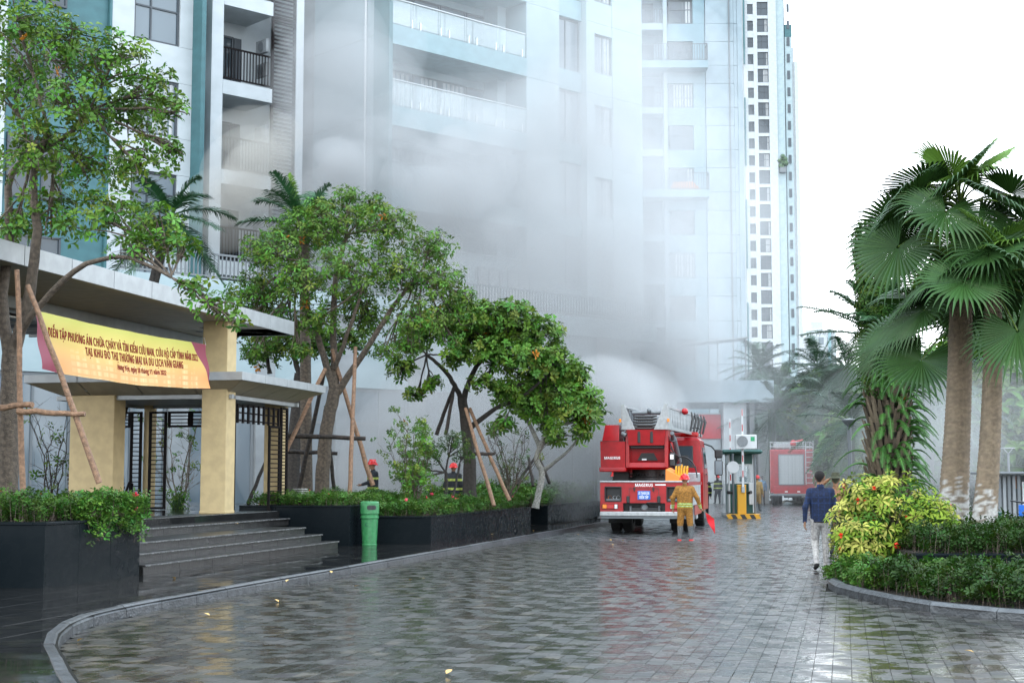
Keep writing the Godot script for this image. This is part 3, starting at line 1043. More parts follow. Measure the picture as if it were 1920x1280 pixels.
		slab_at("wall_panel", Vector3(20.85, y + 2.0, -2.28), Vector3(22.0, y + 2.49, -0.02), M.pale_wall, o)
		window(o, Vector3(21.42, y + 0.21, -0.14), 1.13, 1.78, [0.5], [], M.grey_pane, null, 0.07, 0.6)
		slab_at("wall_panel", Vector3(22.01, y - 0.8, -2.28), Vector3(24.0, y + 2.49, 0.0), M.pale_wall, o)
	# the podium with its terrace
	var p := thing("podium_building", "low pale podium with a railed terrace at the foot of the smoke covered block", "building", Vector3(-11.6, 0, -52), deg_to_rad(42.6))
	slab_at("body", Vector3(-14, 0, -0.3), Vector3(18.0, 7.55, 5.6), M.grey_wall, p)
	slab_at("terrace_edge", Vector3(-14, 7.0, 5.6), Vector3(18.1, 7.72, 6.05), M.pale_wall, p)
	for k in 10:
		var x := -13.0 + k * 3.1
		slab_at("wall_panel", Vector3(x + 0.005, 0.0, 5.62), Vector3(x + 0.7, 6.99, 5.8), M.grey_wall, p)
		slab_at("shopfront_header", Vector3(x + 0.71, 4.6, 5.62), Vector3(x + 3.1, 6.99, 5.74), M.pale_wall, p)
		window(p, Vector3(x + 1.9, 0.4, 5.66), 2.36, 4.18, [0.5], [0.72], M.grey_pane, M.grey_paint, 0.09)
	railing(p, Vector3(-5.5, 7.72, 5.95), Vector3(18.0, 7.72, 5.95), 0.8, 0.145, M.grey_paint, true, 0.035)
	for x: float in [14.4, 16.1]:      # lit looking terrace doors behind the rail
		window(p, Vector3(x, 8.2, -0.28 + 0.35), 1.3, 2.1, [0.5], [], M.curtain)
	slab_at("terrace_kiosk", Vector3(13.4, 7.72, -0.3), Vector3(17.0, 10.6, -0.05), M.pale_wall, p)
	var pier := thing("entrance_pier", "plain white square pier standing behind the ladder truck in the smoke", "pier", Vector3(-11.6, 0, -52) + Basis(Vector3.UP, deg_to_rad(42.6)) * Vector3(16.85, 0, 7.0), deg_to_rad(10))
	slab_at("shaft", Vector3(-0.72, 0, -0.7), Vector3(0.72, 6.5, 0.7), M.white_wall, pier)
	slab_at("cap", Vector3(-0.76, 6.5, -0.74), Vector3(0.76, 6.62, 0.74), M.white_wall, pier)
	# the red starburst on the podium wall
	var st := MB.new()
	for k in 10:
		var a := TAU * k / 10
		var r := 0.62 if k % 2 == 0 else 0.5
		st.hull([Vector3(cos(a - 0.18) * 0.12, sin(a - 0.18) * 0.12, 0), Vector3(cos(a + 0.18) * 0.12, sin(a + 0.18) * 0.12, 0), Vector3(cos(a) * r, sin(a) * r, 0)], [Vector3(cos(a - 0.18) * 0.12, sin(a - 0.18) * 0.12, 0.05), Vector3(cos(a + 0.18) * 0.12, sin(a + 0.18) * 0.12, 0.05), Vector3(cos(a) * r, sin(a) * r, 0.03)])
	var star := obj("starburst_sign", st, M.flag_red)
	star.position = Vector3(3.8, 5.51, -60)
	tag(star, "red star shaped sign on the hazy wall left of the white pier", "sign")


func far_towers() -> void:
	var o := thing("apartment_tower", "hazy apartment tower with a teal window column and two projecting balconies", "apartment tower", Vector3(0, 0, -112), 0.0)
	slab_at("body", Vector3(-6, 0, -22), Vector3(17.6, 48, -1.6), M.tower_wall, o)
	slab_at("corner_pier", Vector3(17.3, 0, -1.6), Vector3(17.67, 48, 0.0), M.tower_wall, o)
	for k in range(0, 14):
		var y := 0.25 + 3.28 * k
		slab_at("wall_panel", Vector3(14.85, y + 0.01, -1.6), Vector3(17.0, y + 1.85, -0.04), M.tower_wall, o)
		slab_at("wall_panel", Vector3(14.85, y + 1.88, -1.6), Vector3(17.0, y + 3.27, -0.04), M.tower_wall, o)
		slab_at("wall_panel", Vector3(17.02, y + 0.01, -1.6), Vector3(17.29, y + 3.26, -0.06), M.tower_wall, o)
		slab_at("wall_panel", Vector3(11.92, y + 1.9, -1.6), Vector3(14.8, y + 3.26, -0.1), M.tower_teal, o)
		slab_at("wall_panel", Vector3(13.9, y - 0.01, -1.6), Vector3(14.8, y + 1.89, -0.1), M.tower_teal, o)
		window(o, Vector3(12.96, y + 0.02, -0.3), 1.84, 1.86, [0.6], [0.6] if k % 3 else [0.4], M.dark_pane, null, 0.09, [0.0, 0.85, 0.0, 0.3][k % 4])
		slab_at("balcony_slab", Vector3(9.46, y - 0.5, -1.58), Vector3(11.58, y, 0.0), M.tower_wall, o)
		window(o, Vector3(10.25, y + 0.02, -1.5), 1.5, 2.0, [0.5], [0.6], M.dark_pane, null, 0.09, 0.0)
		if k != 10 and k != 7:
			railing(o, Vector3(9.5, y, -0.1), Vector3(11.56, y, -0.1), 1.15, 0.2, M.dark_frame, false, 0.05)
		louvres(o, 8.7, 9.44, y - 0.5, y + 2.7, -0.1, 0.27, M.grey_paint)
		slab_at("wall_panel", Vector3(4.0, y - 0.5, -1.6), Vector3(6.6, y + 2.74, -0.02), M.tower_wall, o)
		window(o, Vector3(7.6, y + 0.2, -0.3), 1.6, 1.7, [0.5], [], M.grey_pane, null, 0.09, 0.7)
		slab_at("wall_panel", Vector3(6.62, y + 1.95, -1.6), Vector3(8.66, y + 3.4, -0.05), M.tower_wall, o)
	slab_at("post", Vector3(11.6, 0, -1.6), Vector3(11.9, 48, 0.06), M.tower_wall, o)
	for y: float in [23.1, 33.0]:
		slab_at("projecting_slab", Vector3(9.3, y - 0.55, 0.08), Vector3(14.83, y, 1.5), M.tower_teal, o)
		railing(o, Vector3(9.35, y, 1.45), Vector3(14.8, y, 1.45), 1.3, 0.19, M.dark_frame, false, 0.05)
		railing(o, Vector3(14.78, y, 0.1), Vector3(14.78, y, 1.42), 1.3, 0.19, M.grey_paint, false)
	var tarp := MB.new()
	tarp.hull([Vector3(11.9, 23.15, 1.38), Vector3(14.2, 23.15, 1.38), Vector3(14.2, 23.15, 1.3), Vector3(11.9, 23.15, 1.3)], [Vector3(12.1, 23.7, 1.38), Vector3(13.6, 23.75, 1.38), Vector3(13.6, 23.75, 1.3), Vector3(12.1, 23.7, 1.3)])
	obj("orange_cloth", tarp, M.orange, o)
	for y: float in [8.0, 20.0, 32.0]:
		slab_at("drain_pipe", Vector3(16.62, y, -0.03), Vector3(16.72, y + 11.9, 0.06), M.grey_paint, o)
	# the tall white tower far behind
	var t := thing("tall_tower", "tall white tower with two columns of small dark windows and grey fins", "apartment tower", Vector3(0, 0, -290), 0.0)
	slab_at("body", Vector3(40, 0, -25), Vector3(52.55, 128, -0.6), M.white_wall, t)
	slab_at("wall_strip", Vector3(46.05, 0, -0.6), Vector3(46.8, 128, 0), M.white_wall, t)
	slab_at("wall_strip", Vector3(47.96, 0, -0.6), Vector3(48.76, 128, 0), M.white_wall, t)
	slab_at("wall_strip", Vector3(50.92, 0, -0.6), Vector3(52.55, 128, 0), M.white_wall, t)
	for k in range(0, 33):
		var y := 3.4 * k + 1.6
		window(t, Vector3(47.38, y, -0.25), 1.14, 2.05, [0.5], [0.55], M.dark_pane, null, 0.12, 0.0)
		window(t, Vector3(49.84, y - 0.25, -0.25), 2.14, 2.75, [0.4] if k % 2 else [0.6], [0.55], M.dark_pane, null, 0.12, [0.0, 0.3, 0.0, 0.5, 0.2][k % 5])
		slab_at("spandrel", Vector3(46.82, y + 2.05, -0.58), Vector3(47.95, y + 3.4, -0.02), M.white_wall, t)
		slab_at("spandrel", Vector3(48.78, y + 2.5, -0.58), Vector3(50.9, y + 3.15, -0.02), M.white_wall, t)
		if k % 6 < 4:
			slab_at("teal_trim", Vector3(45.95, y, 0.0), Vector3(46.2, y + 3.38, 0.5), M.teal, t)
		slab_at("side_window", Vector3(54.75, y + 0.6, -0.72), Vector3(55.3, y + 2.3, -0.62), M.dark_pane, t)
	slab_at("side_wing", Vector3(52.56, 0, -24), Vector3(54.1, 112, -0.3), M.pale_wall, t)
	slab_at("dark_gap", Vector3(54.11, 0, -24), Vector3(54.35, 104, -0.9), M.dark_frame, t)
	slab_at("side_wing", Vector3(54.36, 0, -24), Vector3(55.7, 89, -0.75), M.pale_wall, t)
	slab_at("teal_trim", Vector3(54.36, 89, -6), Vector3(55.8, 91.5, -0.7), M.teal, t)
	slab_at("side_wing", Vector3(55.71, 0, -24), Vector3(56.2, 87, -1.2), M.white_wall, t)
	slab_at("side_wing", Vector3(56.21, 0, -24), Vector3(57.0, 84, -0.9), M.white_wall, t)
	for y: float in [21.0, 62.0]:
		var pl := MB.new()
		for k in 14:
			pl.ball(Vector3(53.4, y + 1.5, -0.1) + rdir() * Vector3(0.7, 1.2, 0.3), Vector3.ONE * rnd(0.3, 0.6), Basis(), 4, 6)
		obj("balcony_plant", pl, M.dark_leaf, t)
		slab_at("planter_box", Vector3(52.8, y - 0.6, -0.29), Vector3(54.0, y + 0.4, 0.6), M.grey_paint, t)
	var f := thing("distant_tower", "small pale tower on the horizon between the tall tower and the palms", "apartment tower", Vector3(0, 0, -520), 0.0)
	slab_at("body", Vector3(103, 0, -20), Vector3(113.5, 53, 0), M.white_wall, f)
	slab_at("upper_storey", Vector3(105, 53, -18), Vector3(109, 56, -1), M.white_wall, f)
	for k in 11:
		for j in 3:
			slab_at("window", Vector3(104.2 + j * 3.1, 4.0 + k * 4.4, -0.1), Vector3(106.0 + j * 3.1, 6.4 + k * 4.4, 0.15), M.grey_pane, f)
	slab_at("blue_strip", Vector3(110.6, 0, 0.2), Vector3(111.6, 53.2, 0.5), M.pale_teal, f)
	# low service building at the foot of the tower
	var s := thing("service_building", "low white building with a teal canopy band behind the barrier booth", "building", Vector3(0, 0, -92), 0.0)
	slab_at("wall", Vector3(9.6, 0, -9), Vector3(13.0, 5.6, -1.0), M.white_wall, s)
	slab_at("column", Vector3(13.05, 0, -2.0), Vector3(14.45, 6.2, 0.0), M.white_wall, s)
	slab_at("column", Vector3(14.75, 0, -3.0), Vector3(15.05, 6.2, -0.6), M.white_wall, s)
	slab_at("column", Vector3(15.3, 0, -4.0), Vector3(15.95, 6.2, -1.0), M.white_wall, s)
	slab_at("wall", Vector3(14.0, 0, -9.0), Vector3(15.4, 6.1, -5.0), M.grey_wall, s)
	slab_at("canopy_band", Vector3(9.0, 6.2, -9), Vector3(16.1, 7.55, 0.4), M.tower_wall, s)
	slab_at("red_panel", Vector3(10.6, 4.0, -0.98), Vector3(13.0, 5.5, -0.9), M.flag_red, s)
	var frame := thing("pergola_frame", "thin white awning frame on the roof in front of the hazy tower", "pergola", Vector3(0, 7.55, -91), 0.0)
	for x: float in [11.2, 12.6, 14.3]:
		var m := MB.new()
		m.tube([Vector3(x, 0, 0), Vector3(x, 2.2 + (x - 11.2) * 0.1, 0)], [0.04, 0.04], 5)
		obj("post", m, M.grey_paint, frame)
	var aw := MB.new()
	aw.hull([Vector3(10.4, 2.1, 0.8), Vector3(14.4, 2.5, 0.8), Vector3(14.4, 2.5, -1.5), Vector3(10.4, 2.1, -1.5)], [Vector3(10.4, 2.16, 0.8), Vector3(14.4, 2.56, 0.8), Vector3(14.4, 2.56, -1.5), Vector3(10.4, 2.16, -1.5)])
	obj("awning", aw, M.grey_wall, frame)


# ---------------------------------------------------------------- trees and plants

func leaf_mesh(leaves: int, len: float, wid: float, spread: float, fold := 0.25, droop := 0.3) -> ArrayMesh:
	# a rosette of pointed oval leaves round the y axis
	var m := MB.new()
	for k in leaves:
		var a := TAU * k / leaves + rnd(-0.25, 0.25)
		var e := spread + rnd(-0.35, 0.35)
		var l := len * rnd(0.75, 1.1)
		var w := wid * rnd(0.85, 1.1)
		var out := Vector3(cos(a), 0, sin(a))
		var side := Vector3(-sin(a), 0, cos(a))
		var d := (out * cos(e) + Vector3.UP * sin(e)).normalized()
		var up := side.cross(d)
		if up.y < 0:
			up = -up
		var t := rnd(0.8, 1.15)
		m.col = Color(t, t, t)
		var base := d * 0.02 + Vector3(0, rnd(-0.03, 0.03), 0)
		var prev := []
		for s: Vector2 in [Vector2(0.0, 0.06), Vector2(0.4, 0.8), Vector2(0.7, 1.0), Vector2(1.0, 0.05)]:
			var c := base + d * l * s.x - Vector3.UP * droop * l * s.x * s.x
			var row := [c - side * w * 0.5 * s.y + up * fold * w * s.y, c, c + side * w * 0.5 * s.y + up * fold * w * s.y]
			if prev:
				m.quad(prev[0], prev[1], row[1], row[0])
				m.quad(prev[1], prev[2], row[2], row[1])
			prev = row
	return m.mesh()


func leaf_tone(k: float) -> Color:
	var y := rnd(0.75, 1.3) * k
	if rng.randf() < 0.004:
		return Color(0.42, 0.16, 0.02)
	if rng.randf() < 0.05:
		return Color(0.15 * y, 0.19 * y, 0.03 * y)
	return Color(rnd(0.055, 0.10) * y, rnd(0.13, 0.19) * y, rnd(0.016, 0.032) * y)


func bend(a: Vector3, b: Vector3, lift: float, jit: float, n: int) -> Array:
	var mid := (a + b) / 2 + Vector3(rnd(-1, 1), 0, rnd(-1, 1)) * jit + Vector3(0, lift, 0)
	var out := []
	for k in n + 1:
		var t := float(k) / n
		out.append(a.lerp(mid, t).lerp(mid.lerp(b, t), t) + (rdir() * jit * 0.12 if k > 0 and k < n else Vector3.ZERO))
	return out


func taper(r0: float, r1: float, n: int) -> Array:
	var out := []
	for k in n + 1:
		out.append(lerpf(r0, r1, float(k) / n))
	return out


func tree(called: String, label: String, stems: Array, clumps: Array, bark: Material, leaves: Array, density: float, tone := 1.0, size := 1.0, group := "") -> Node3D:
	# stems: [points, first radius, last radius]; clumps: [centre, radii, stem number it grows from]
	var base: Vector3 = stems[0][0][0]
	var o := thing(called, label, "tree", base, 0.0, group)
	var trunk := MB.new()
	for s in stems:
		var pts := []
		var c := Curve3D.new()
		for k in s[0].size():
			var tang: Vector3 = (s[0][mini(k + 1, s[0].size() - 1)] - s[0][maxi(k - 1, 0)]) / 6.0
			c.add_point(s[0][k] - base, -tang, tang)
		var n := 14
		for k in n + 1:
			pts.append(c.sample_baked(c.get_baked_length() * k / n, true) + (rdir() * 0.012 if k > 0 and k < n else Vector3.ZERO))
		var rr := taper(s[1], s[2], n)
		rr[0] *= 1.25
		trunk.tube(pts, rr, 10)
	obj("trunk", trunk, bark, o)
	var limbs := MB.new()
	var twigs := MB.new()
	var xs := []
	var cs := []
	for l in leaves:
		xs.append([])
		cs.append([])
	for cl in clumps:
		var st: Array = stems[cl[2]][0]
		var from: Vector3 = st[st.size() - 1] - base
		var to: Vector3 = cl[0] - base
		var r: Vector3 = cl[1]
		var main := bend(from, to, rnd(-0.1, 0.25) * (to - from).length() * 0.4, (to - from).length() * 0.09, 8)
		limbs.tube(main, taper(stems[cl[2]][2] * 0.62, 0.018, 8), 7, false)
		var ends := []
		for k in 7:
			var q: Vector3 = to + rdir() * r * rnd(0.45, 0.8)
			var a: Vector3 = main[4 + k % 5]
			var b := bend(a, q, 0.05, (q - a).length() * 0.12, 4)
			limbs.tube(b, taper(0.018, 0.008, 4), 5, false)
			ends.append(q)
			ends.append(b[2])
		var n := int(density * pow(r.x * r.y * r.z, 0.66) * 100.0)
		for k in n:
			var d := rdir()
			if d.y < -0.55 and rng.randf() < 0.6:
				d.y = -d.y
			var tip: Vector3 = to + d * r * (pow(rng.randf(), 0.45) * 0.98 + rnd(-0.06, 0.12))
			var near := 0
			for j in ends.size():
				if tip.distance_squared_to(ends[j]) < tip.distance_squared_to(ends[near]):
					near = j
			var e: Vector3 = ends[near]
			if tip.distance_to(e) > 0.9 * maxf(r.x, r.y):
				continue
			if k % 2 == 0:
				twigs.tube([e, (e + tip) / 2 + rdir() * 0.04, tip], [0.006, 0.0045, 0.003], 3, false)
			var which := rng.randi() % leaves.size()
			var ax := (d * 0.7 + rdir() * 0.7 + Vector3(0, 0.5, 0)).normalized()
			xs[which].append(Transform3D(aim(ax, rnd(0, TAU)).scaled(Vector3.ONE * rnd(0.75, 1.25) * size), tip))
			cs[which].append(leaf_tone(tone))
	obj("branches", limbs, bark, o)
	obj("twigs", twigs, bark, o).set_meta("kind", "stuff")
	for k in leaves.size():
		scatter("foliage", leaves[k], M.leaf, xs[k], cs[k], o)
	return o


func clump(p: Vector3, r: float, flat_ := 0.8, stem := 0) -> Array:
	return [p, Vector3(r, r * flat_, r), stem]


func stake(called: String, label: String, pts: Array, r: float, m: Material, group: String) -> void:
	var b: Vector3 = pts[0]
	var o := thing(called, label, "stake", b, 0.0, group)
	var t := MB.new()
	var q := []
	var n := 7
	for k in n + 1:
		q.append((pts[0] as Vector3).lerp(pts[1], float(k) / n) - b + rdir() * 0.012)
	t.tube(q, taper(r, r * 0.8, n), 8)
	obj("pole", t, m, o)


func fan_frond(crown: Vector3, dir: Vector3, stalk: float, size: float) -> MB:
	var m := MB.new()
	var side := dir.cross(Vector3.UP).normalized()
	if side.length() < 0.1:
		side = Vector3.RIGHT
	var pts := []
	var sag := stalk * (0.35 if dir.y > 0.2 else 0.15)
	for k in 6:
		var t := k / 5.0
		pts.append(crown + dir * stalk * t - Vector3.UP * sag * t * t)
	m.col = Color(0.10, 0.16, 0.035)
	m.tube(pts, taper(0.022, 0.012, 5), 5, false)
	var hub: Vector3 = pts[5]
	var fwd := ((pts[5] - pts[4]) as Vector3).normalized()
	fwd = (fwd - Vector3.UP * rnd(0.0, 0.5)).normalized()
	side = fwd.cross(Vector3.UP).normalized().rotated(fwd, rnd(-0.8, 0.8))
	var nrm := side.cross(fwd)
	var tone := rnd(0.75, 1.25)
	var young := dir.y > 0.8
	var n := 46
	var arc := deg_to_rad(rnd(300, 330))
	var dphi := arc / n
	for k in n:
		var phi := -arc / 2 + dphi * (k + 0.5)
		var len := size * (0.72 + 0.28 * cos(phi * 0.5)) * rnd(0.93, 1.05)
		var d := fwd * cos(phi) + side * sin(phi)
		var w := d.cross(nrm)
		var cup := 0.16 * absf(sin(phi * 0.5))
		var g := tone * rnd(0.85, 1.15)
		m.col = Color(0.10 * g, 0.19 * g, 0.035 * g) if young else Color(0.029 * g, 0.070 * g, 0.019 * g)
		var prev := []
		for r: float in [0.03, 0.3, 0.55, 0.72, 0.88, 1.0]:
			var half := tan(dphi / 2) * len * minf(r, 0.55) * (1.0 if r <= 0.55 else clampf((1.02 - r) / 0.47, 0.04, 1.0))
			var fall := pow(maxf(r - 0.66, 0.0), 1.7) * len * 0.9
			var c := hub + d * len * r * (1.0 - 0.22 * maxf(r - 0.6, 0.0)) - Vector3.UP * fall + nrm * cup * len * r
			var row := [c - w * half, c + nrm * half * 0.55, c + w * half]
			if prev:
				m.quad(prev[0], prev[1], row[1], row[0])
				m.quad(prev[1], prev[2], row[2], row[1])
			prev = row
	return m


func fan_palm(label: String, base: Vector3, top: Vector3, r: float, fronds: int, size: float) -> void:
	var o := thing("fan_palm", label, "palm tree", base, 0.0, "fan palms in the island planter")
	var t := MB.new()
	var h := (top - base).length()
	var n := int(h / 0.035)
	var pts := []
	var rr := []
	for k in n + 1:
		var f := float(k) / n
		pts.append((top - base) * f + Vector3(0.05 * sin(f * 3.0), 0, 0))
		rr.append(r * (1.12 - 0.28 * f + 0.25 * exp(-f * 9)) * (1.0 + (0.022 if k % 2 else -0.022) + rnd(-0.008, 0.008)))
	t.col = Color(0.235, 0.175, 0.115)
	t.tube(pts, rr, 18)
	var fade := r * 1.0
	for k in t.v.size():      # lime wash on the foot
		var y := t.v[k].y + 0.12 * sin(t.v[k].x * 31 + t.v[k].z * 17) + rnd(-0.16, 0.16)
		if y < 0.6:
			t.c[k] = Color(0.5, 0.49, 0.46) if rng.randf() < 0.68 else Color(0.2, 0.16, 0.12)
		else:
			var d := rnd(0.75, 1.15)
			t.c[k] = Color(0.235 * d, 0.175 * d, 0.115 * d)
	obj("trunk", t, M.palm_bark, o)
	var crown := top - base + Vector3(0, 0.15, 0)
	for k in fronds:
		var f := (k + 0.5) / fronds
		var e := lerpf(1.4, -0.55, f) + rnd(-0.1, 0.1)
		var a := k * 2.39996 + rnd(-0.2, 0.2)
		var d := Vector3(cos(a) * cos(e), sin(e), sin(a) * cos(e))
		obj("frond", fan_frond(crown + Vector3(0, 0.25 * (1 - f), 0), d, size * lerpf(0.65, 1.12, f), size * lerpf(0.9, 1.0, f)), M.palm_leaf, o)


func feather_frond(crown: Vector3, dir: Vector3, len: float, droop: float, leaflet: float, c: Color, pairs := 44, blade := 0.017) -> MB:
	var m := MB.new()
	var pts := []
	for k in 9:
		var t := k / 8.0
		pts.append(crown + dir * len * t - Vector3.UP * droop * len * t * t)
	m.col = c * 1.3
	m.tube(pts, taper(0.03, 0.008, 8), 4, false)
	for k in pairs:
		var t := 0.14 + 0.86 * k / pairs
		var p := crown + dir * len * t - Vector3.UP * droop * len * t * t
		var fwd := (dir - Vector3.UP * 2 * droop * t).normalized()
		var side := fwd.cross(Vector3.UP).normalized()
		if side.length() < 0.5:
			side = Vector3.RIGHT
		var up := side.cross(fwd)
		var l := leaflet * pow(sin(PI * clampf(t * 0.86 + 0.1, 0, 1)), 0.6) * rnd(0.85, 1.1)
		for s: float in [-1.0, 1.0]:
			var g := rnd(0.75, 1.25)
			m.col = c * g
			var d := (side * s * 0.9 + fwd * 0.55 + up * rnd(0.1, 0.45)).normalized()
			var w := fwd * blade
			var b := p + d * l * 0.5 - Vector3.UP * l * 0.06
			var e := p + d * l * 0.95 - Vector3.UP * l * 0.34
			m.quad(p - w, p + w, b + w * 0.9, b - w * 0.9)
			m.tri(b - w * 0.9, b + w * 0.9, e)
	return m


func feather_palm(called: String, label: String, base: Vector3, top: Vector3, r: float, fronds: int, len: float, c: Color, group: String, bark: Material, elev0 := 1.35, elev1 := -0.35, leaflet := 0.5) -> Node3D:
	var o := thing(called, label, "palm tree", base, 0.0, group)
	var t := MB.new()
	var pts := []
	for k in 9:
		pts.append((top - base) * k / 8.0)
	t.tube(pts, taper(r, r * 0.8, 8), 10)
	obj("trunk", t, bark, o)
	for k in fronds:
		var f := (k + 0.5) / fronds
		var e := lerpf(elev0, elev1, f) + rnd(-0.1, 0.1)
		var a := k * 2.39996 + rnd(-0.2, 0.2)
		var d := Vector3(cos(a) * cos(e), sin(e), sin(a) * cos(e))
		obj("frond", feather_frond(top - base, d, len * rnd(0.85, 1.1), rnd(0.25, 0.5), leaflet, c), M.palm_leaf, o)
	return o


func hedge(label: String, category: String, area: Callable, count: int, h: float, tone: float, flowers: int, group := "", size := 1.0, petal: Material = null) -> void:
	# area gives a random place on the planting's ground; sprigs of small leaves fill it from there to height h
	var p0: Vector3 = area.call()
	var o := thing("hedge", label, category, p0, 0.0, group)
	o.set_meta("kind", "stuff")
	var stems := MB.new()
	var kinds := [leaf_mesh(10, 0.056, 0.026, 0.5, 0.15, 0.2), leaf_mesh(9, 0.046, 0.022, 0.1, 0.15, 0.2)]
	var xs := [[], []]
	var cs := [[], []]
	var bump := FastNoiseLite.new()
	bump.frequency = 0.9
	bump.seed = rng.randi() % 1000
	count = int(count * 1.6)
	for k in count:
		var p: Vector3 = area.call()
		var q := (0.62 + 0.6 * bump.get_noise_2d(p.x, p.z)) * h
		var y := q * pow(rng.randf(), 0.55) + rnd(-0.02, 0.05)
		if rng.randf() < 0.06:
			y += rnd(0.05, 0.4) * h
		var at := p + Vector3(0, y, 0) - p0
		if k % 5 == 0:
			stems.tube([p - p0, at + Vector3(rnd(-0.05, 0.05), -0.03, rnd(-0.05, 0.05)), at], [0.006, 0.004, 0.003], 3, false)
		var w := rng.randi() % 2
		xs[w].append(Transform3D(aim(Vector3(rnd(-0.7, 0.7), 0.7, rnd(-0.7, 0.7)), rnd(0, TAU)).scaled(Vector3.ONE * rnd(0.8, 1.35) * size), at))
		var g := rnd(0.7, 1.3) * tone
		cs[w].append(Color(rnd(0.045, 0.085) * g, rnd(0.12, 0.18) * g, rnd(0.016, 0.034) * g))
	obj("stems", stems, M.bark, o).set_meta("kind", "stuff")
	for w in 2:
		scatter("foliage", kinds[w], M.leaf, xs[w], cs[w], o)
	for k in flowers:
		var p: Vector3 = area.call()
		obj("rose", rose_mesh(), petal if petal else M.petal_pink, o, Transform3D(Basis(rdir(), rnd(0, TAU)).scaled(Vector3.ONE * rnd(0.8, 1.3)), p + Vector3(0, h * rnd(0.75, 1.05), 0) - p0))


func rose_mesh() -> ArrayMesh:
	if not cache.has("rose"):
		var m := MB.new()
		for ring in 3:
			for k in 5:
				var a := TAU * k / 5 + ring * 0.6
				var r := 0.012 + ring * 0.012
				var d := Vector3(cos(a), 0, sin(a))
				var s := Vector3(-sin(a), 0, cos(a))
				m.quad(d * r * 0.4 - s * 0.008, d * r * 0.4 + s * 0.008, d * r * 1.3 + s * 0.018 + Vector3(0, 0.028 - ring * 0.006, 0), d * r * 1.3 - s * 0.018 + Vector3(0, 0.028 - ring * 0.006, 0))
		cache["rose"] = m.mesh()
	return cache["rose"]


func bare_bush(called: String, label: String, at: Vector3, h: float, spread: float, stems: int, leaves: int, tone: float, m: Material, group := "", gap := 0.0) -> void:
	var o := thing(called, label, "shrub", at, 0.0, group)
	var wood := MB.new()
	var tips := []
	for k in stems:
		var a := TAU * k / stems + rnd(-0.4, 0.4)
		var top := Vector3(cos(a) * spread * rnd(0.3, 1.0), h * rnd(0.75, 1.0), sin(a) * spread * rnd(0.3, 1.0))
		var b := bend(Vector3(cos(a) * gap, 0, sin(a) * gap), top, 0.0, h * 0.12, 8)
		wood.tube(b, taper(0.022, 0.006, 8), 6, false)
		for j in 9:
			var f: Vector3 = b[2 + j % 7]
			var t := f + (rdir() * Vector3(1, 0.6, 1) + Vector3(0, 0.7, 0)) * h * rnd(0.1, 0.22)
			wood.tube(bend(f, t, 0.0, 0.06, 3), taper(0.008, 0.003, 3), 4, false)
			tips.append(t)
			for i in 2:
				var t2 := t + (rdir() + Vector3(0, 0.5, 0)) * h * 0.08
				wood.tube([f.lerp(t, 0.7), t2], [0.004, 0.002], 3, false)
				tips.append(t2)
	obj("branches", wood, m, o)
	if leaves > 0:
		var xs := []
		var cs := []
		for k in leaves:
			var t: Vector3 = tips[rng.randi() % tips.size()]
			xs.append(Transform3D(aim(rdir() + Vector3(0, 0.5, 0), rnd(0, TAU)).scaled(Vector3.ONE * rnd(0.7, 1.2)), t + rdir() * 0.1))
			cs.append(leaf_tone(tone))
		scatter("foliage", leaf_mesh(6, 0.09, 0.045, 0.4), M.leaf, xs, cs, o)


# ---------------------------------------------------------------- vehicles

func wheel(parent: Node, at: Vector3, r: float, w: float, rim_side: float) -> void:
	var t := MB.new()
	var x := Transform3D(Basis(Vector3.BACK, -PI / 2), Vector3.ZERO)
	t.lathe([Vector2(r * 0.55, -w / 2), Vector2(r * 0.9, -w / 2), Vector2(r * 0.985, -w * 0.42), Vector2(r, -w * 0.3), Vector2(r, w * 0.3), Vector2(r * 0.985, w * 0.42), Vector2(r * 0.9, w / 2), Vector2(r * 0.55, w / 2)], 28, x)
	for k in 28:
		var a := TAU * k / 28
		t.box(Vector3(0, cos(a) * r, sin(a) * r), Vector3(w * 0.7, 0.03, 0.05), Basis(Vector3.RIGHT, a))
	var o := obj("wheel", t, M.rubber, parent, Transform3D(Basis(), at))
	var rim := MB.new()
	rim.lathe([Vector2(0, -0.06), Vector2(r * 0.3, -0.05), Vector2(r * 0.42, 0.05), Vector2(r * 0.56, 0.1), Vector2(r * 0.56, -0.1), Vector2(0, -0.1)], 20, Transform3D(Basis(Vector3.BACK, -PI / 2 * rim_side), Vector3(rim_side * (w / 2 - 0.1), 0, 0)))
	obj("rim", rim, M.grey_paint, o)


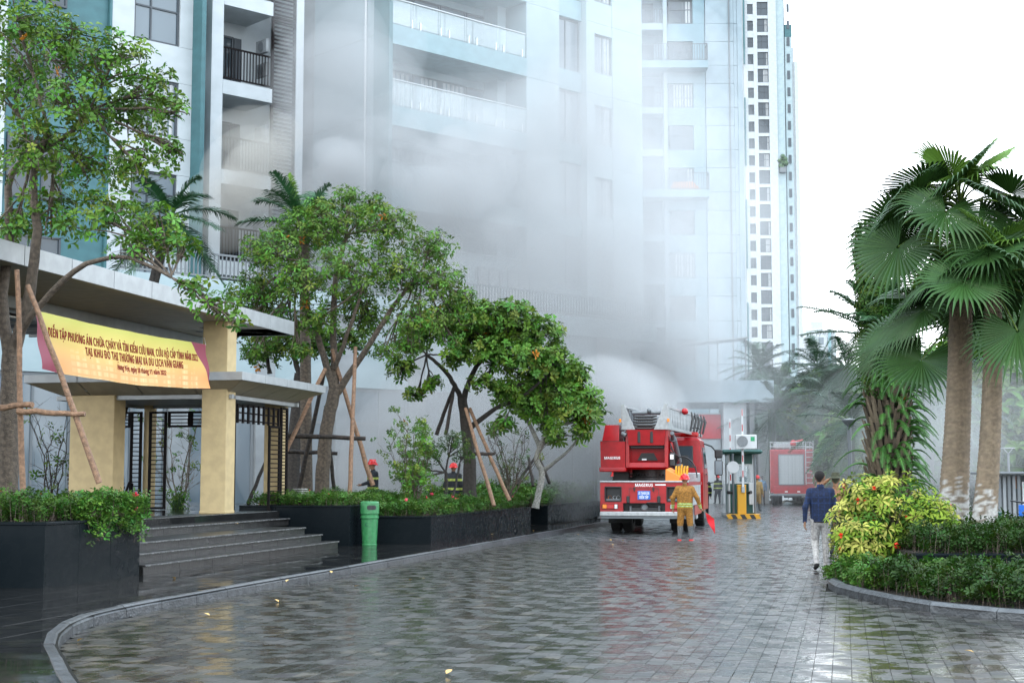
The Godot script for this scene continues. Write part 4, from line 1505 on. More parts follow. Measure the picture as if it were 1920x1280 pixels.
func ladder_truck() -> void:
	var o := thing("ladder_truck", "red aerial ladder fire truck seen from behind with its grey ladder folded", "fire truck", Vector3(3.74, 0, -42.5), deg_to_rad(-11))
	# rear body: a skin round the openings
	var b := MB.new()
	var face := [[-1.25, 1.25, 1.32, 1.46], [-1.25, -1.10, 0.94, 1.32], [-0.66, 0.66, 0.94, 1.32], [1.10, 1.25, 0.94, 1.32], [-1.25, 1.25, 0.88, 0.94], [-1.25, -0.6, 0.44, 0.88], [0.6, 1.25, 0.44, 0.88], [-0.6, 0.6, 0.44, 0.62]]
	for f in face:
		b.box(Vector3((f[0] + f[1]) / 2, (f[2] + f[3]) / 2, -0.06), Vector3(f[1] - f[0], f[3] - f[2], 0.12))
	b.box(Vector3(-1.23, 0.98, -3.0), Vector3(0.04, 0.94, 5.76))
	b.box(Vector3(1.23, 1.42, -3.0), Vector3(0.04, 0.09, 5.76))
	b.box(Vector3(1.23, 0.6, -1.0), Vector3(0.04, 0.3, 1.6))
	b.box(Vector3(0, 1.455, -3.05), Vector3(2.4, 0.02, 5.8))
	obj("rear_body", b, M.truck_red, o)
	block("inner_body", Vector3(0, 0.95, -3.0), Vector3(2.38, 0.96, 5.5), M.black_plastic, o)
	for x: float in [-0.88, 0.88]:
		var rec := block("light_recess", Vector3(x, 1.13, -0.2), Vector3(0.44, 0.38, 0.02), M.black_plastic, o)
		for e in [[Vector3(0, 0.2, 0.19), Vector3(0.48, 0.03, 0.06)], [Vector3(0, -0.2, 0.19), Vector3(0.48, 0.03, 0.06)], [Vector3(-0.23, 0, 0.19), Vector3(0.03, 0.37, 0.06)], [Vector3(0.23, 0, 0.19), Vector3(0.03, 0.37, 0.06)]]:
			block("surround", e[0], e[1], M.black_plastic, rec, 0.008)
		for j: float in [-0.11, 0.03, 0.13]:
			var l := MB.new()
			l.lathe([Vector2(0, 0.03), Vector2(0.05, 0.02), Vector2(0.06, 0.0)], 12, Transform3D(Basis(Vector3.RIGHT, -PI / 2), Vector3.ZERO))
			obj("lamp", l, [M.lens_amber, M.lens_white, M.lens_red][int((j + 0.2) * 6) % 3], rec, Transform3D(Basis(), Vector3(j, -0.1, 0.03)))
		block("ledge", Vector3(0, -0.16, 0.08), Vector3(0.43, 0.05, 0.14), M.grey_paint, rec, 0.008)
	for s: float in [-1.0, 1.0]:
		var hous := block("tail_light", Vector3(s * 0.97, 0.78, 0.02), Vector3(0.46, 0.13, 0.05), M.black_plastic, o, 0.01)
		for q in [[-0.15, 0.12, M.lens_amber], [0.02, 0.2, M.lens_red], [0.175, 0.08, M.lens_white]]:
			block("lens", Vector3(q[0] if s < 0 else -q[0], 0, 0.03), Vector3(q[1], 0.115, 0.03), q[2], hous, 0.008)
	block("tow_recess", Vector3(0, 0.75, -0.3), Vector3(1.18, 0.24, 0.1), M.black_plastic, o)
	for x: float in [-0.4, 0.42]:
		block("tow_eye", Vector3(x, 0.72, -0.12), Vector3(0.06, 0.16, 0.1), M.grey_paint, o, 0.02)
	var hook := MB.new()
	hook.lathe([Vector2(0.0, 0), Vector2(0.1, 0), Vector2(0.11, 0.05), Vector2(0.07, 0.1), Vector2(0.0, 0.1)], 14, Transform3D(Basis(Vector3.RIGHT, PI / 2), Vector3(0, 0.75, -0.16)))
	obj("tow_coupling", hook, M.grey_paint, o)
	var bump := block("bumper", Vector3(0, 0.575, 0.07), Vector3(2.5, 0.13, 0.1), M.ladder_grey, o, 0.02)
	block("strip", Vector3(0, -0.1, -0.02), Vector3(2.46, 0.07, 0.08), M.grey_paint, bump, 0.01)
	block("deck_rail", Vector3(0, 1.485, -0.05), Vector3(2.54, 0.045, 0.16), M.ladder_grey, o, 0.01)
	for k in 4:
		block("latch", Vector3([-0.45, 0.42, -0.27, 0.27][k], [0.98, 0.98, 1.27, 1.27][k], 0.02), Vector3([0.09, 0.09, 0.045, 0.045][k], [0.2, 0.2, 0.12, 0.12][k], 0.04), M.black_plastic, o, 0.012)
	block("step_plate", Vector3(0.22, 0.89, 0.02), Vector3(0.3, 0.03, 0.06), M.black_plastic, o, 0.01)
	var seam := MB.new()
	for s: float in [-1.0, 1.0]:
		seam.box(Vector3(s * 0.42, 1.1, 0.003), Vector3(0.012, 0.36, 0.008))
	seam.box(Vector3(0, 1.29, 0.003), Vector3(0.85, 0.012, 0.008))
	obj("hatch_seam", seam, M.black_plastic, o)
	var plate := block("notice_plate", Vector3(0, 1.1, 0.015), Vector3(0.36, 0.25, 0.02), M.sign_blue, o, 0.006)
	sign_line("XE THAM GIA", 0.08, 0.31, M.letter_white, plate, Vector3(0, 0.06, 0.013))
	sign_line("DIỄN TẬP", 0.08, 0.25, M.letter_white, plate, Vector3(0, -0.055, 0.013))
	letters("lettering", "MAGIRUS", 0.085, M.letter_white, o, Transform3D(Basis(), Vector3(0, 1.385, 0.004)), 0.5)
	block("small_badge", Vector3(0.47, 1.395, 0.004), Vector3(0.3, 0.035, 0.006), M.letter_white, o)
	# right side: shutter lockers and rails
	for k in 5:
		var sh := block("locker_shutter", Vector3(1.235, 1.08, -0.75 - k * 0.98), Vector3(0.03, 0.56, 0.9), M.ladder_grey, o)
		for j in 6:
			block("slat", Vector3(0.017, -0.25 + j * 0.1, 0), Vector3(0.012, 0.085, 0.88), M.ladder_grey, sh, 0.004)
	block("side_skirt", Vector3(1.2, 0.62, -4.4), Vector3(0.06, 0.3, 3.0), M.truck_red, o, 0.01)
	# chassis and wheels
	block("chassis", Vector3(0, 0.62, -4.2), Vector3(0.9, 0.3, 8.2), M.black_plastic, o, 0.02)
	block("axle", Vector3(0, 0.5, -2.45), Vector3(1.9, 0.22, 0.25), M.black_plastic, o, 0.04)
	block("mud_guard", Vector3(-0.9, 0.52, -1.6), Vector3(0.64, 0.5, 0.03), M.rubber, o)
	block("mud_guard", Vector3(0.9, 0.52, -1.6), Vector3(0.64, 0.5, 0.03), M.rubber, o)
	for s: float in [-1.0, 1.0]:
		wheel(o, Vector3(s * 1.07, 0.5, -2.45), 0.5, 0.3, s)
		wheel(o, Vector3(s * 0.72, 0.5, -2.45), 0.5, 0.3, s)
		wheel(o, Vector3(s * 1.04, 0.5, -7.9), 0.5, 0.32, s)
		block("outrigger_foot", Vector3(s * 1.0, 0.42, -4.4), Vector3(0.4, 0.2, 0.4), M.ladder_grey, o, 0.03)
	# cab
	var cab := sub("cab", o)
	var c := MB.new()
	var ring := func(y: float, w: float, z0: float, z1: float) -> Array: return [Vector3(-w, y, z0), Vector3(w, y, z0), Vector3(w, y, z1), Vector3(-w, y, z1)]
	c.hull(ring.call(0.55, 1.22, -6.9, -9.4), ring.call(1.75, 1.22, -6.9, -9.5))
	c.hull(ring.call(1.75, 1.22, -6.9, -9.5), ring.call(2.82, 1.12, -6.98, -9.1))
	c.hull(ring.call(2.82, 1.12, -6.98, -9.1), ring.call(2.92, 1.0, -7.1, -8.95))
	obj("shell", c, M.truck_red, cab)
	for x: float in [-0.62, 0.62]:
		var fr := block("rear_window", Vector3(x, 2.3, -6.93), Vector3(0.56, 0.68, 0.05), M.black_plastic, cab, 0.02, Basis(Vector3.RIGHT, -0.07))
		block("pane", Vector3(0, 0, 0.027), Vector3(0.48, 0.6, 0.012), M.dark_pane, fr)
		block("head_rest", Vector3(0.0, -0.12, 0.036), Vector3(0.26, 0.3, 0.008), M.black_plastic, fr, 0.003)
	for s: float in [-1.0, 1.0]:
		var dr := block("side_window", Vector3(s * 1.175, 2.25, -8.3), Vector3(0.05, 0.7, 1.1), M.dark_pane, cab, 0.01, Basis(Vector3.BACK, s * 0.093))
		block("door_handle", Vector3(s * 0.04, -0.55, 0.4), Vector3(0.04, 0.05, 0.18), M.black_plastic, dr, 0.01)
		block("door_line", Vector3(s * 1.222, 1.3, -7.55), Vector3(0.01, 1.2, 0.014), M.black_plastic, cab)
		var arm := MB.new()
		arm.tube([Vector3(s * 1.12, 2.75, -8.95), Vector3(s * 1.38, 2.66, -9.0), Vector3(s * 1.55, 2.45, -9.0), Vector3(s * 1.55, 1.45, -9.0), Vector3(s * 1.22, 1.4, -9.0)], [0.03, 0.03, 0.025, 0.025, 0.03], 6)
		var mir := obj("mirror_arm", arm, M.black_plastic, cab)
		block("mirror", Vector3(s * 1.62, 2.4, -8.95), Vector3(0.27, 0.3, 0.14), M.black_plastic, mir, 0.04)
		block("mirror", Vector3(s * 1.62, 1.93, -8.95), Vector3(0.28, 0.52, 0.14), M.black_plastic, mir, 0.04)
		block("mirror_glass", Vector3(s * 1.62, 1.93, -8.875), Vector3(0.22, 0.46, 0.008), M.grey_pane, mir)
	block("windscreen", Vector3(0, 2.3, -9.32), Vector3(2.0, 0.9, 0.03), M.dark_pane, cab, 0.01, Basis(Vector3.RIGHT, 0.35))
	var bar := block("beacon_bar", Vector3(0.55, 3.02, -7.5), Vector3(1.0, 0.16, 0.3), M.lens_red, cab, 0.04)
	var hoop := MB.new()
	hoop.tube([Vector3(-0.75, -0.1, 0.1), Vector3(-0.35, 0.2, 0.1), Vector3(0.5, 0.22, 0.1), Vector3(0.56, 0.15, 0.1), Vector3(0.58, -0.1, 0.1)], [0.022, 0.022, 0.022, 0.022, 0.022], 6)
	obj("beacon_guard", hoop, M.black_plastic, bar)
	# deck clutter, turntable
	var ring_m := MB.new()
	ring_m.lathe([Vector2(0.72, 1.47), Vector2(0.72, 1.6), Vector2(0.62, 1.62), Vector2(0.62, 1.86), Vector2(0.0, 1.86)], 28, Transform3D(Basis(), Vector3(0, 0, -2.6)))
	for k in 40:
		var a := TAU * k / 40
		ring_m.box(Vector3(cos(a) * 0.66, 1.68, -2.6 + sin(a) * 0.66), Vector3(0.05, 0.05, 0.05), Basis(Vector3.UP, -a))
	obj("turntable", ring_m, M.black_plastic, o)
	block("deck_locker", Vector3(-0.95, 1.66, -3.4), Vector3(0.5, 0.4, 1.6), M.black_plastic, o, 0.03)
	block("deck_locker", Vector3(1.0, 1.6, -5.2), Vector3(0.4, 0.3, 1.4), M.ladder_grey, o, 0.03)
	block("hydraulic_block", Vector3(0.75, 1.75, -2.9), Vector3(0.25, 0.5, 0.4), M.grey_paint, o, 0.03)
	# turret
	var t := sub("turret", o)
	var tm := MB.new()
	tm.hull([Vector3(-0.66, 1.84, -1.5), Vector3(0.56, 1.84, -1.5), Vector3(0.56, 1.84, -3.6), Vector3(-0.66, 1.84, -3.6)], [Vector3(-0.66, 1.9, -1.38), Vector3(0.56, 1.9, -1.38), Vector3(0.56, 1.9, -3.6), Vector3(-0.66, 1.9, -3.6)])
	for s: float in [-0.62, 0.52]:
		tm.hull([Vector3(s - 0.05, 1.9, -1.38), Vector3(s + 0.05, 1.9, -1.38), Vector3(s + 0.05, 1.9, -3.6), Vector3(s - 0.05, 1.9, -3.6)], [Vector3(s - 0.05, 3.0, -1.38), Vector3(s + 0.05, 3.0, -1.38), Vector3(s + 0.05, 3.0, -2.9), Vector3(s - 0.05, 3.0, -2.9)])
	tm.box(Vector3(-0.05, 2.2, -1.75), Vector3(1.04, 0.62, 0.05), Basis(Vector3.RIGHT, 0.12))
	tm.box(Vector3(-0.05, 1.96, -1.43), Vector3(1.04, 0.14, 0.05), Basis(Vector3.RIGHT, -0.25))
	obj("frame", tm, M.truck_red, t)
	var head := MB.new()
	head.hull([Vector3(-0.58, 2.54, -1.33), Vector3(0.46, 2.54, -1.33), Vector3(0.46, 2.54, -2.7), Vector3(-0.58, 2.54, -2.7)], [Vector3(-0.62, 3.0, -1.28), Vector3(0.52, 3.0, -1.28), Vector3(0.52, 3.0, -2.7), Vector3(-0.62, 3.0, -2.7)])
	var hd := obj("head_box", head, M.truck_red, t)
	for x: float in [-0.27, 0.1]:
		block("slot", Vector3(x, 2.78, -1.3), Vector3(0.085, 0.34, 0.03), M.black_plastic, hd, 0.01)
	block("shadow_gap", Vector3(-0.05, 2.49, -1.7), Vector3(1.0, 0.09, 0.5), M.black_plastic, t, 0.02)
	var win := MB.new()
	win.hull([Vector3(-0.36, 2.1, -1.7), Vector3(0.24, 2.1, -1.7), Vector3(0.24, 2.1, -1.74), Vector3(-0.36, 2.1, -1.74)], [Vector3(-0.24, 2.32, -1.69), Vector3(0.12, 2.32, -1.69), Vector3(0.12, 2.32, -1.73), Vector3(-0.24, 2.32, -1.73)])
	obj("cut_out", win, M.black_plastic, t)
	block("label_plate", Vector3(-0.16, 2.13, -1.685), Vector3(0.14, 0.05, 0.012), M.letter_white, t)
	block("cylinder_mount", Vector3(0.62, 2.3, -2.0), Vector3(0.1, 0.7, 0.5), M.truck_red, t, 0.03)
	for s: float in [-0.72, 0.68]:
		var cyl := MB.new()
		cyl.tube([Vector3(s, 2.75, -1.9), Vector3(s, 2.1, -3.8)], [0.1, 0.1], 12)
		cyl.tube([Vector3(s, 2.9, -1.5), Vector3(s, 2.75, -1.9)], [0.06, 0.06], 10)
		obj("lift_cylinder", cyl, M.grey_paint, t)
	for k in 3:
		var hz := MB.new()
		hz.tube([Vector3(0.62, 2.6 - k * 0.12, -1.5), Vector3(0.78 + k * 0.05, 2.2, -1.55), Vector3(0.7, 1.75 + k * 0.05, -1.7), Vector3(0.85, 1.55, -2.0)], [0.018, 0.018, 0.018, 0.018], 5)
		obj("cable", hz, M.black_plastic, t)
	block("control_box", Vector3(0.68, 2.12, -1.5), Vector3(0.16, 0.4, 0.2), M.black_plastic, t, 0.03)
	block("label_plate", Vector3(0.68, 2.2, -1.392), Vector3(0.1, 0.14, 0.01), M.letter_white, t)
	# operator's console box at the left
	var cons := sub("operator_console", o)
	var cm := MB.new()
	cm.hull([Vector3(-1.4, 1.86, -1.3), Vector3(-0.68, 1.86, -1.3), Vector3(-0.68, 1.86, -2.9), Vector3(-1.4, 1.86, -2.9)], [Vector3(-1.41, 2.66, -1.25), Vector3(-0.68, 2.66, -1.25), Vector3(-0.68, 2.66, -2.9), Vector3(-1.41, 2.66, -2.9)])
	cm.hull([Vector3(-1.36, 2.66, -1.3), Vector3(-0.86, 2.66, -1.3), Vector3(-0.86, 2.66, -2.8), Vector3(-1.36, 2.66, -2.8)], [Vector3(-1.28, 3.14, -1.42), Vector3(-0.86, 3.14, -1.42), Vector3(-0.86, 3.14, -2.6), Vector3(-1.28, 3.14, -2.6)])
	obj("housing", cm, M.truck_red, cons)
	block("foot_board", Vector3(-1.04, 1.83, -2.0), Vector3(0.78, 0.12, 1.7), M.truck_red, cons, 0.02)
	block("lid_seam", Vector3(-1.04, 2.66, -1.26), Vector3(0.73, 0.012, 0.03), M.black_plastic, cons)
	letters("lettering", "MAGIRUS", 0.075, M.letter_white, cons, Transform3D(Basis(Vector3.RIGHT, -0.06), Vector3(-1.06, 2.17, -1.262)), 0.47)
	var kn := MB.new()
	kn.tube([Vector3(-0.78, 2.9, -1.35), Vector3(-0.66, 2.82, -1.32)], [0.07, 0.07], 10)
	obj("joint", kn, M.grey_paint, cons)
	# the ladder: nested sections, each with rails, posts, braces and rungs
	var lad := sub("ladder", o)
	var cx := -0.1
	lad.rotation.y = deg_to_rad(-2.6)
	lad.position = Vector3(-0.06, 0, 0)
	for sec in 3:
		var w := 0.62 - sec * 0.085
		var y0 := 3.06 + sec * 0.05
		var hgt := 0.62 - sec * 0.11
		var z0 := -1.35 - sec * 0.5
		var z1 := -10.6 - sec * 0.35
		var s := sub("section", lad)
		var paint: Material = M.ladder_grey if sec == 0 else M.grey_paint
		for sd: float in [-1.0, 1.0]:
			var x := cx + sd * w
			var tr := MB.new()
			tr.box(Vector3(x, y0, (z0 + z1) / 2), Vector3(0.07, 0.09, z0 - z1))
			tr.box(Vector3(x, y0 + hgt, (z0 + z1) / 2), Vector3(0.06, 0.06, z0 - z1))
			obj("rail", tr, paint, s)
			var n := 24
			for k in n:
				var za := lerpf(z0, z1, float(k) / n)
				var zb := lerpf(z0, z1, (k + 0.55) / n)
				var st := MB.new()
				st.tube([Vector3(x, y0 + 0.04, za), Vector3(x, y0 + hgt, zb)], [0.024, 0.02], 5)
				st.tube([Vector3(x, y0 + 0.04, za), Vector3(x, y0 + hgt, za - 0.01)], [0.02, 0.02], 5)
				obj("brace", st, paint, s)
		for k in 26:
			var z := lerpf(z0, z1, (k + 0.5) / 26)
			var rg := MB.new()
			rg.tube([Vector3(cx - w, y0 + 0.03, z), Vector3(cx + w, y0 + 0.03, z)], [0.02, 0.02], 6)
			obj("rung", rg, M.grey_paint, s)
	for sd: float in [-1.0, 1.0]:      # the cheek plates at the foot
		var x := cx + sd * 0.66
		var pl := MB.new()
		pl.hull([Vector3(x - 0.03, 3.0, -1.28), Vector3(x + 0.03, 3.0, -1.28), Vector3(x + 0.03, 3.0, -2.6), Vector3(x - 0.03, 3.0, -2.6)], [Vector3(x - 0.03, 3.74, -1.25), Vector3(x + 0.03, 3.74, -1.25), Vector3(x + 0.03, 3.62, -1.6), Vector3(x - 0.03, 3.62, -1.6)])
		var inn := x - sd * 0.38
		pl.hull([Vector3(x, 3.0, -1.26), Vector3(inn, 3.0, -1.26), Vector3(inn, 3.0, -1.3), Vector3(x, 3.0, -1.3)], [Vector3(x, 3.74, -1.24), Vector3(x - sd * 0.06, 3.74, -1.24), Vector3(x - sd * 0.06, 3.74, -1.28), Vector3(x, 3.74, -1.28)])
		obj("cheek_plate", pl, M.ladder_grey, lad)
		block("marker_lamp", Vector3(x + sd * 0.05, 3.26, -1.2), Vector3(0.07, 0.1, 0.05), M.lens_amber, lad, 0.01)
	for k in 5:
		var cb := MB.new()
		cb.tube([Vector3(cx - 0.34, 3.06 + k * 0.085, -1.32), Vector3(cx - 0.18, 3.03 + k * 0.085, -1.3), Vector3(cx + 0.2, 3.03 + k * 0.085, -1.3), Vector3(cx + 0.36, 3.06 + k * 0.085, -1.32)], [0.018, 0.034, 0.034, 0.018], 8)
		obj("cable_pack", cb, M.black_plastic, lad)
	var drum := MB.new()
	drum.tube([Vector3(cx - 0.42, 3.5, -1.7), Vector3(cx + 0.42, 3.5, -1.7)], [0.06, 0.06], 10)
	drum.ball(Vector3(cx + 0.1, 3.56, -1.55), Vector3(0.07, 0.08, 0.07))
	obj("winch", drum, M.grey_paint, lad)
	for q in [[3.66, -4.6, 0.11], [3.6, -7.6, 0.09]]:
		var sp := MB.new()
		sp.ball(Vector3(0.68, q[0], q[1]), Vector3(q[2], q[2], q[2] * 1.1))
		obj("search_light", sp, M.truck_red if q[2] > 0.1 else M.black_plastic, lad)
	for k in 5:
		var gear := MB.new()
		gear.tube([Vector3(0.66, 3.1, -6.2 - k * 0.9), Vector3(0.74, 3.5, -6.3 - k * 0.9), Vector3(0.66, 3.72, -6.5 - k * 0.9)], [0.03, 0.05, 0.02], 7)
		obj("fitting", gear, M.black_plastic, lad)
	# loose gear lying on the deck
	var roll := thing("orange_tarpaulin", "folded orange and yellow tarpaulin on the truck deck beside the turret", "tarpaulin", o.transform * Vector3(0.85, 1.49, -1.0), deg_to_rad(-11))
	var rm := MB.new()
	rm.hull([Vector3(-0.3, 0, 0.3), Vector3(0.35, 0, 0.35), Vector3(0.3, 0, -0.3), Vector3(-0.28, 0, -0.3)], [Vector3(-0.3, 0.34, 0.22), Vector3(0.16, 0.1, 0.3), Vector3(0.2, 0.16, -0.25), Vector3(-0.2, 0.4, -0.2)])
	obj("fold", rm, M.orange, roll)
	var ym := MB.new()
	for k in 5:
		ym.hull([Vector3(-0.05 + k * 0.07, 0.05, 0.1), Vector3(0.03 + k * 0.07, 0.05, 0.12), Vector3(0.03 + k * 0.07, 0.05, -0.2), Vector3(-0.05 + k * 0.07, 0.05, -0.2)], [Vector3(-0.04 + k * 0.08, 0.46 - absf(k - 2) * 0.05, 0.02), Vector3(0.01 + k * 0.08, 0.5 - absf(k - 2) * 0.05, 0.04), Vector3(0.01 + k * 0.08, 0.44, -0.1), Vector3(-0.04 + k * 0.08, 0.44, -0.1)])
	obj("yellow_fold", ym, M.yellow, roll)
	var reel := thing("hose_hoop", "dark hoop of a hose reel behind the orange tarpaulin on the truck", "hose reel", o.transform * Vector3(0.95, 1.49, -1.9), deg_to_rad(-11))
	var hp := MB.new()
	var pts := []
	for k in 25:
		var a := PI * k / 24
		pts.append(Vector3(0.42 * cos(a), 0.1 + 0.62 * sin(a), 0))
	hp.tube(pts, taper(0.022, 0.022, 24), 6)
	hp.box(Vector3(0, 0.42, 0), Vector3(0.8, 0.05, 0.1))
	obj("hoop", hp, M.black_plastic, reel)


func second_truck() -> void:
	var o := thing("fire_engine", "red box bodied fire engine with a grey roller shutter parked farther back", "fire truck", Vector3(16.0, 0, -85.5), deg_to_rad(-13))
	block("body", Vector3(0, 1.95, -2.6), Vector3(2.5, 2.5, 5.2), M.truck_red, o, 0.05)
	block("cab", Vector3(0, 1.75, -6.3), Vector3(2.45, 2.1, 2.0), M.truck_red, o, 0.12)
	block("rear_skirt", Vector3(0.1, 0.86, -0.1), Vector3(2.3, 0.5, 0.3), M.truck_red, o, 0.03)
	block("chassis", Vector3(0, 0.6, -3.8), Vector3(1.0, 0.3, 7.4), M.black_plastic, o)
	block("bumper", Vector3(0, 0.62, 0.05), Vector3(2.4, 0.14, 0.12), M.grey_paint, o, 0.02)
	for s: float in [-1.0, 1.0]:
		for z: float in [-1.6, -6.0]:
			wheel(o, Vector3(s * 1.05, 0.5, z), 0.5, 0.32, s)
		block("tail_lamp", Vector3(s * 0.35, 0.8, 0.06), Vector3(0.16, 0.07, 0.03), M.lens_white, o)
	var sh := block("roller_shutter", Vector3(-0.05, 2.05, 0.02), Vector3(1.36, 1.66, 0.03), M.alu, o)
	for k in 18:
		block("slat", Vector3(0, -0.79 + k * 0.093, 0.02), Vector3(1.32, 0.085, 0.016), M.ladder_grey, sh, 0.006)
	for e in [[Vector3(0, 0.85, 0.02), Vector3(1.44, 0.05, 0.05)], [Vector3(0, -0.85, 0.02), Vector3(1.44, 0.05, 0.05)], [Vector3(-0.7, 0, 0.02), Vector3(0.05, 1.65, 0.05)], [Vector3(0.7, 0, 0.02), Vector3(0.05, 1.65, 0.05)]]:
		block("shutter_frame", e[0], e[1], M.grey_paint, sh)
	var lad := sub("rear_ladder", o)
	for s: float in [-1.0, 1.0]:
		var m := MB.new()
		m.tube([Vector3(0.98 + s * 0.21, 1.2, 0.12), Vector3(0.98 + s * 0.21, 3.5, 0.12), Vector3(0.98 + s * 0.21, 3.66, -0.15), Vector3(0.98 + s * 0.21, 3.2, -0.5)], [0.028, 0.028, 0.028, 0.028], 6)
		obj("rail", m, M.ladder_grey, lad)
	for k in 8:
		block("rung", Vector3(0.98, 1.3 + k * 0.29, 0.12), Vector3(0.4, 0.045, 0.05), M.ladder_grey, lad)
	var rack := sub("roof_rack", o)
	for y: float in [3.38, 3.62]:
		for z: float in [-0.08, -4.6]:
			block("rail", Vector3(-0.1, y, z), Vector3(2.3, 0.04, 0.04), M.ladder_grey, rack)
		for s: float in [-1.24, 1.05]:
			block("rail", Vector3(s, y, -2.34), Vector3(0.04, 0.04, 4.5), M.ladder_grey, rack)
	for k in 7:
		block("post", Vector3(-1.22 + k * 0.37, 3.42, -0.08), Vector3(0.035, 0.44, 0.035), M.ladder_grey, rack)
	var box := block("roof_box", Vector3(-0.6, 3.42, -1.2), Vector3(0.9, 0.3, 1.6), M.ladder_grey, o, 0.03)
	var gun := MB.new()
	gun.ball(Vector3(0.05, 3.55, -1.0), Vector3(0.2, 0.22, 0.2))
	gun.tube([Vector3(0.05, 3.6, -1.0), Vector3(0.6, 3.75, -0.7)], [0.08, 0.06], 8)
	obj("water_cannon", gun, M.lens_red, o)


func booth() -> void:
	var at: Vector3 = Vector3(9.14, 0.07, -59.5)
	at.y = 0
	var o := thing("toll_booth", "dark green parking booth with a flat green roof on a striped island", "booth", at, deg_to_rad(-4))
	# island with yellow and black stripes
	block("island", Vector3(0.0, 0.075, -1.2), Vector3(1.2, 0.15, 4.2), M.grey_paint, o, 0.02)
	for k in 7:
		var st := MB.new()
		var x := -0.62 + k * 0.18
		st.hull([Vector3(x, 0.0, 0.92), Vector3(x + 0.18, 0.0, 0.92), Vector3(x + 0.18, 0.0, 0.9), Vector3(x, 0.0, 0.9)], [Vector3(x - 0.1, 0.16, 0.92), Vector3(x + 0.08, 0.16, 0.92), Vector3(x + 0.08, 0.16, 0.9), Vector3(x - 0.1, 0.16, 0.9)])
		obj("stripe", st, M.yellow if k % 2 == 0 else M.black_plastic, o)
	for k in 16:
		block("stripe", Vector3(0.605, 0.08, 0.75 - k * 0.26), Vector3(0.012, 0.15, 0.25), M.yellow if k % 2 == 0 else M.black_plastic, o)
	block("island_top", Vector3(0.0, 0.165, 0.4), Vector3(1.24, 0.02, 1.0), M.yellow, o)
	# body
	block("lower_wall", Vector3(0.02, 0.75, -1.6), Vector3(1.0, 1.2, 1.8), M.booth_green, o, 0.02)
	block("upper_wall", Vector3(0.02, 2.33, -1.6), Vector3(1.0, 0.4, 1.8), M.booth_green, o, 0.02)
	for x: float in [-0.46, 0.5]:
		for z: float in [-0.72, -2.48]:
			block("corner_post", Vector3(x, 1.4, z), Vector3(0.07, 2.4, 0.07), M.white_paint, o, 0.01)
	window(o, Vector3(0.1, 1.36, -0.72), 0.7, 0.78, [0.5], [], M.glass, M.white_paint, 0.06)
	var sw := sub("side_window", o)
	slab_at("frame", Vector3(0.5, 1.3, -2.4), Vector3(0.53, 2.15, -0.8), M.white_paint, sw)
	slab_at("pane", Vector3(0.515, 1.37, -2.33), Vector3(0.54, 2.08, -0.87), M.dark_pane, sw)
	block("desk", Vector3(0, 1.3, -1.6), Vector3(0.9, 0.05, 1.4), M.white_paint, o)
	block("monitor", Vector3(0.15, 1.5, -1.3), Vector3(0.3, 0.3, 0.08), M.black_plastic, o, 0.02)
	block("ticket_cabinet", Vector3(0.42, 0.95, -0.4), Vector3(0.26, 0.85, 0.25), M.white_paint, o, 0.02)
	block("roof", Vector3(0, 2.62, -1.3), Vector3(1.62, 0.17, 3.0), M.booth_green, o, 0.07)
	for p in [[-0.38, 0.25], [0.02, 0.28], [0.5, 0.0]]:
		var m := MB.new()
		m.tube([Vector3(p[0], 0.15, p[1]), Vector3(p[0], 2.54, p[1])], [0.05, 0.05], 10)
		obj("bollard_post", m, M.grey_paint, o)
	for s: float in [-0.47, 0.24]:
		var cam := MB.new()
		cam.tube([Vector3(s * 0.8, 1.0, 0.3), Vector3(s * 1.3, 1.02, 0.42)], [0.05, 0.07], 8)
		obj("camera", cam, M.black_plastic, o)
	var ac := thing("air_conditioner", "white air conditioner unit standing on the booth roof", "air conditioner", at + Vector3(-0.02, 2.7, 0.9), deg_to_rad(-4))
	block("case", Vector3(0.05, 0.29, 0), Vector3(0.82, 0.56, 0.3), M.white_paint, ac, 0.02)
	var fan := MB.new()
	fan.lathe([Vector2(0, 0.0), Vector2(0.22, 0.0), Vector2(0.22, 0.02), Vector2(0, 0.02)], 20, Transform3D(Basis(Vector3.RIGHT, PI / 2), Vector3(-0.1, 0.3, 0.15)))
	obj("fan_opening", fan, M.grey_paint, ac)
	for k in 5:
		var gr := MB.new()
		var pts := []
		for j in 21:
			pts.append(Vector3(-0.1 + cos(TAU * j / 20) * (0.04 + k * 0.042), 0.3 + sin(TAU * j / 20) * (0.04 + k * 0.042), 0.175))
		gr.tube(pts, taper(0.006, 0.006, 20), 4, false)
		obj("fan_grille", gr, M.white_paint, ac)
	block("green_label", Vector3(0.3, 0.4, 0.152), Vector3(0.16, 0.17, 0.006), M.green_panel, ac)
	# barrier
	var ba := thing("barrier", "yellow parking barrier with its red and white arm raised in front of the booth", "barrier", at + Vector3(-0.13, 0.17, 0.62), deg_to_rad(-4))
	block("cabinet", Vector3(0, 0.55, 0), Vector3(0.34, 1.1, 0.3), M.yellow, ba, 0.02)
	block("cabinet_lid", Vector3(0, 1.12, 0), Vector3(0.36, 0.06, 0.32), M.yellow, ba, 0.02)
	block("arm", Vector3(0.05, 2.55, 0.2), Vector3(0.085, 3.1, 0.05), M.white_paint, ba, 0.01)
	for k in 5:
		block("red_band", Vector3(0.05, 1.55 + k * 0.6 + 0.02, 0.2), Vector3(0.04, 0.26, 0.056), M.lens_red, ba)
	block("counterweight", Vector3(0.05, 0.96, 0.2), Vector3(0.13, 0.24, 0.09), M.ladder_grey, ba, 0.02)
	var b2 := thing("barrier", "second raised barrier arm, farther back behind the booth's air conditioner", "barrier", at + Vector3(0.38, 0.0, -6.0), deg_to_rad(-4))
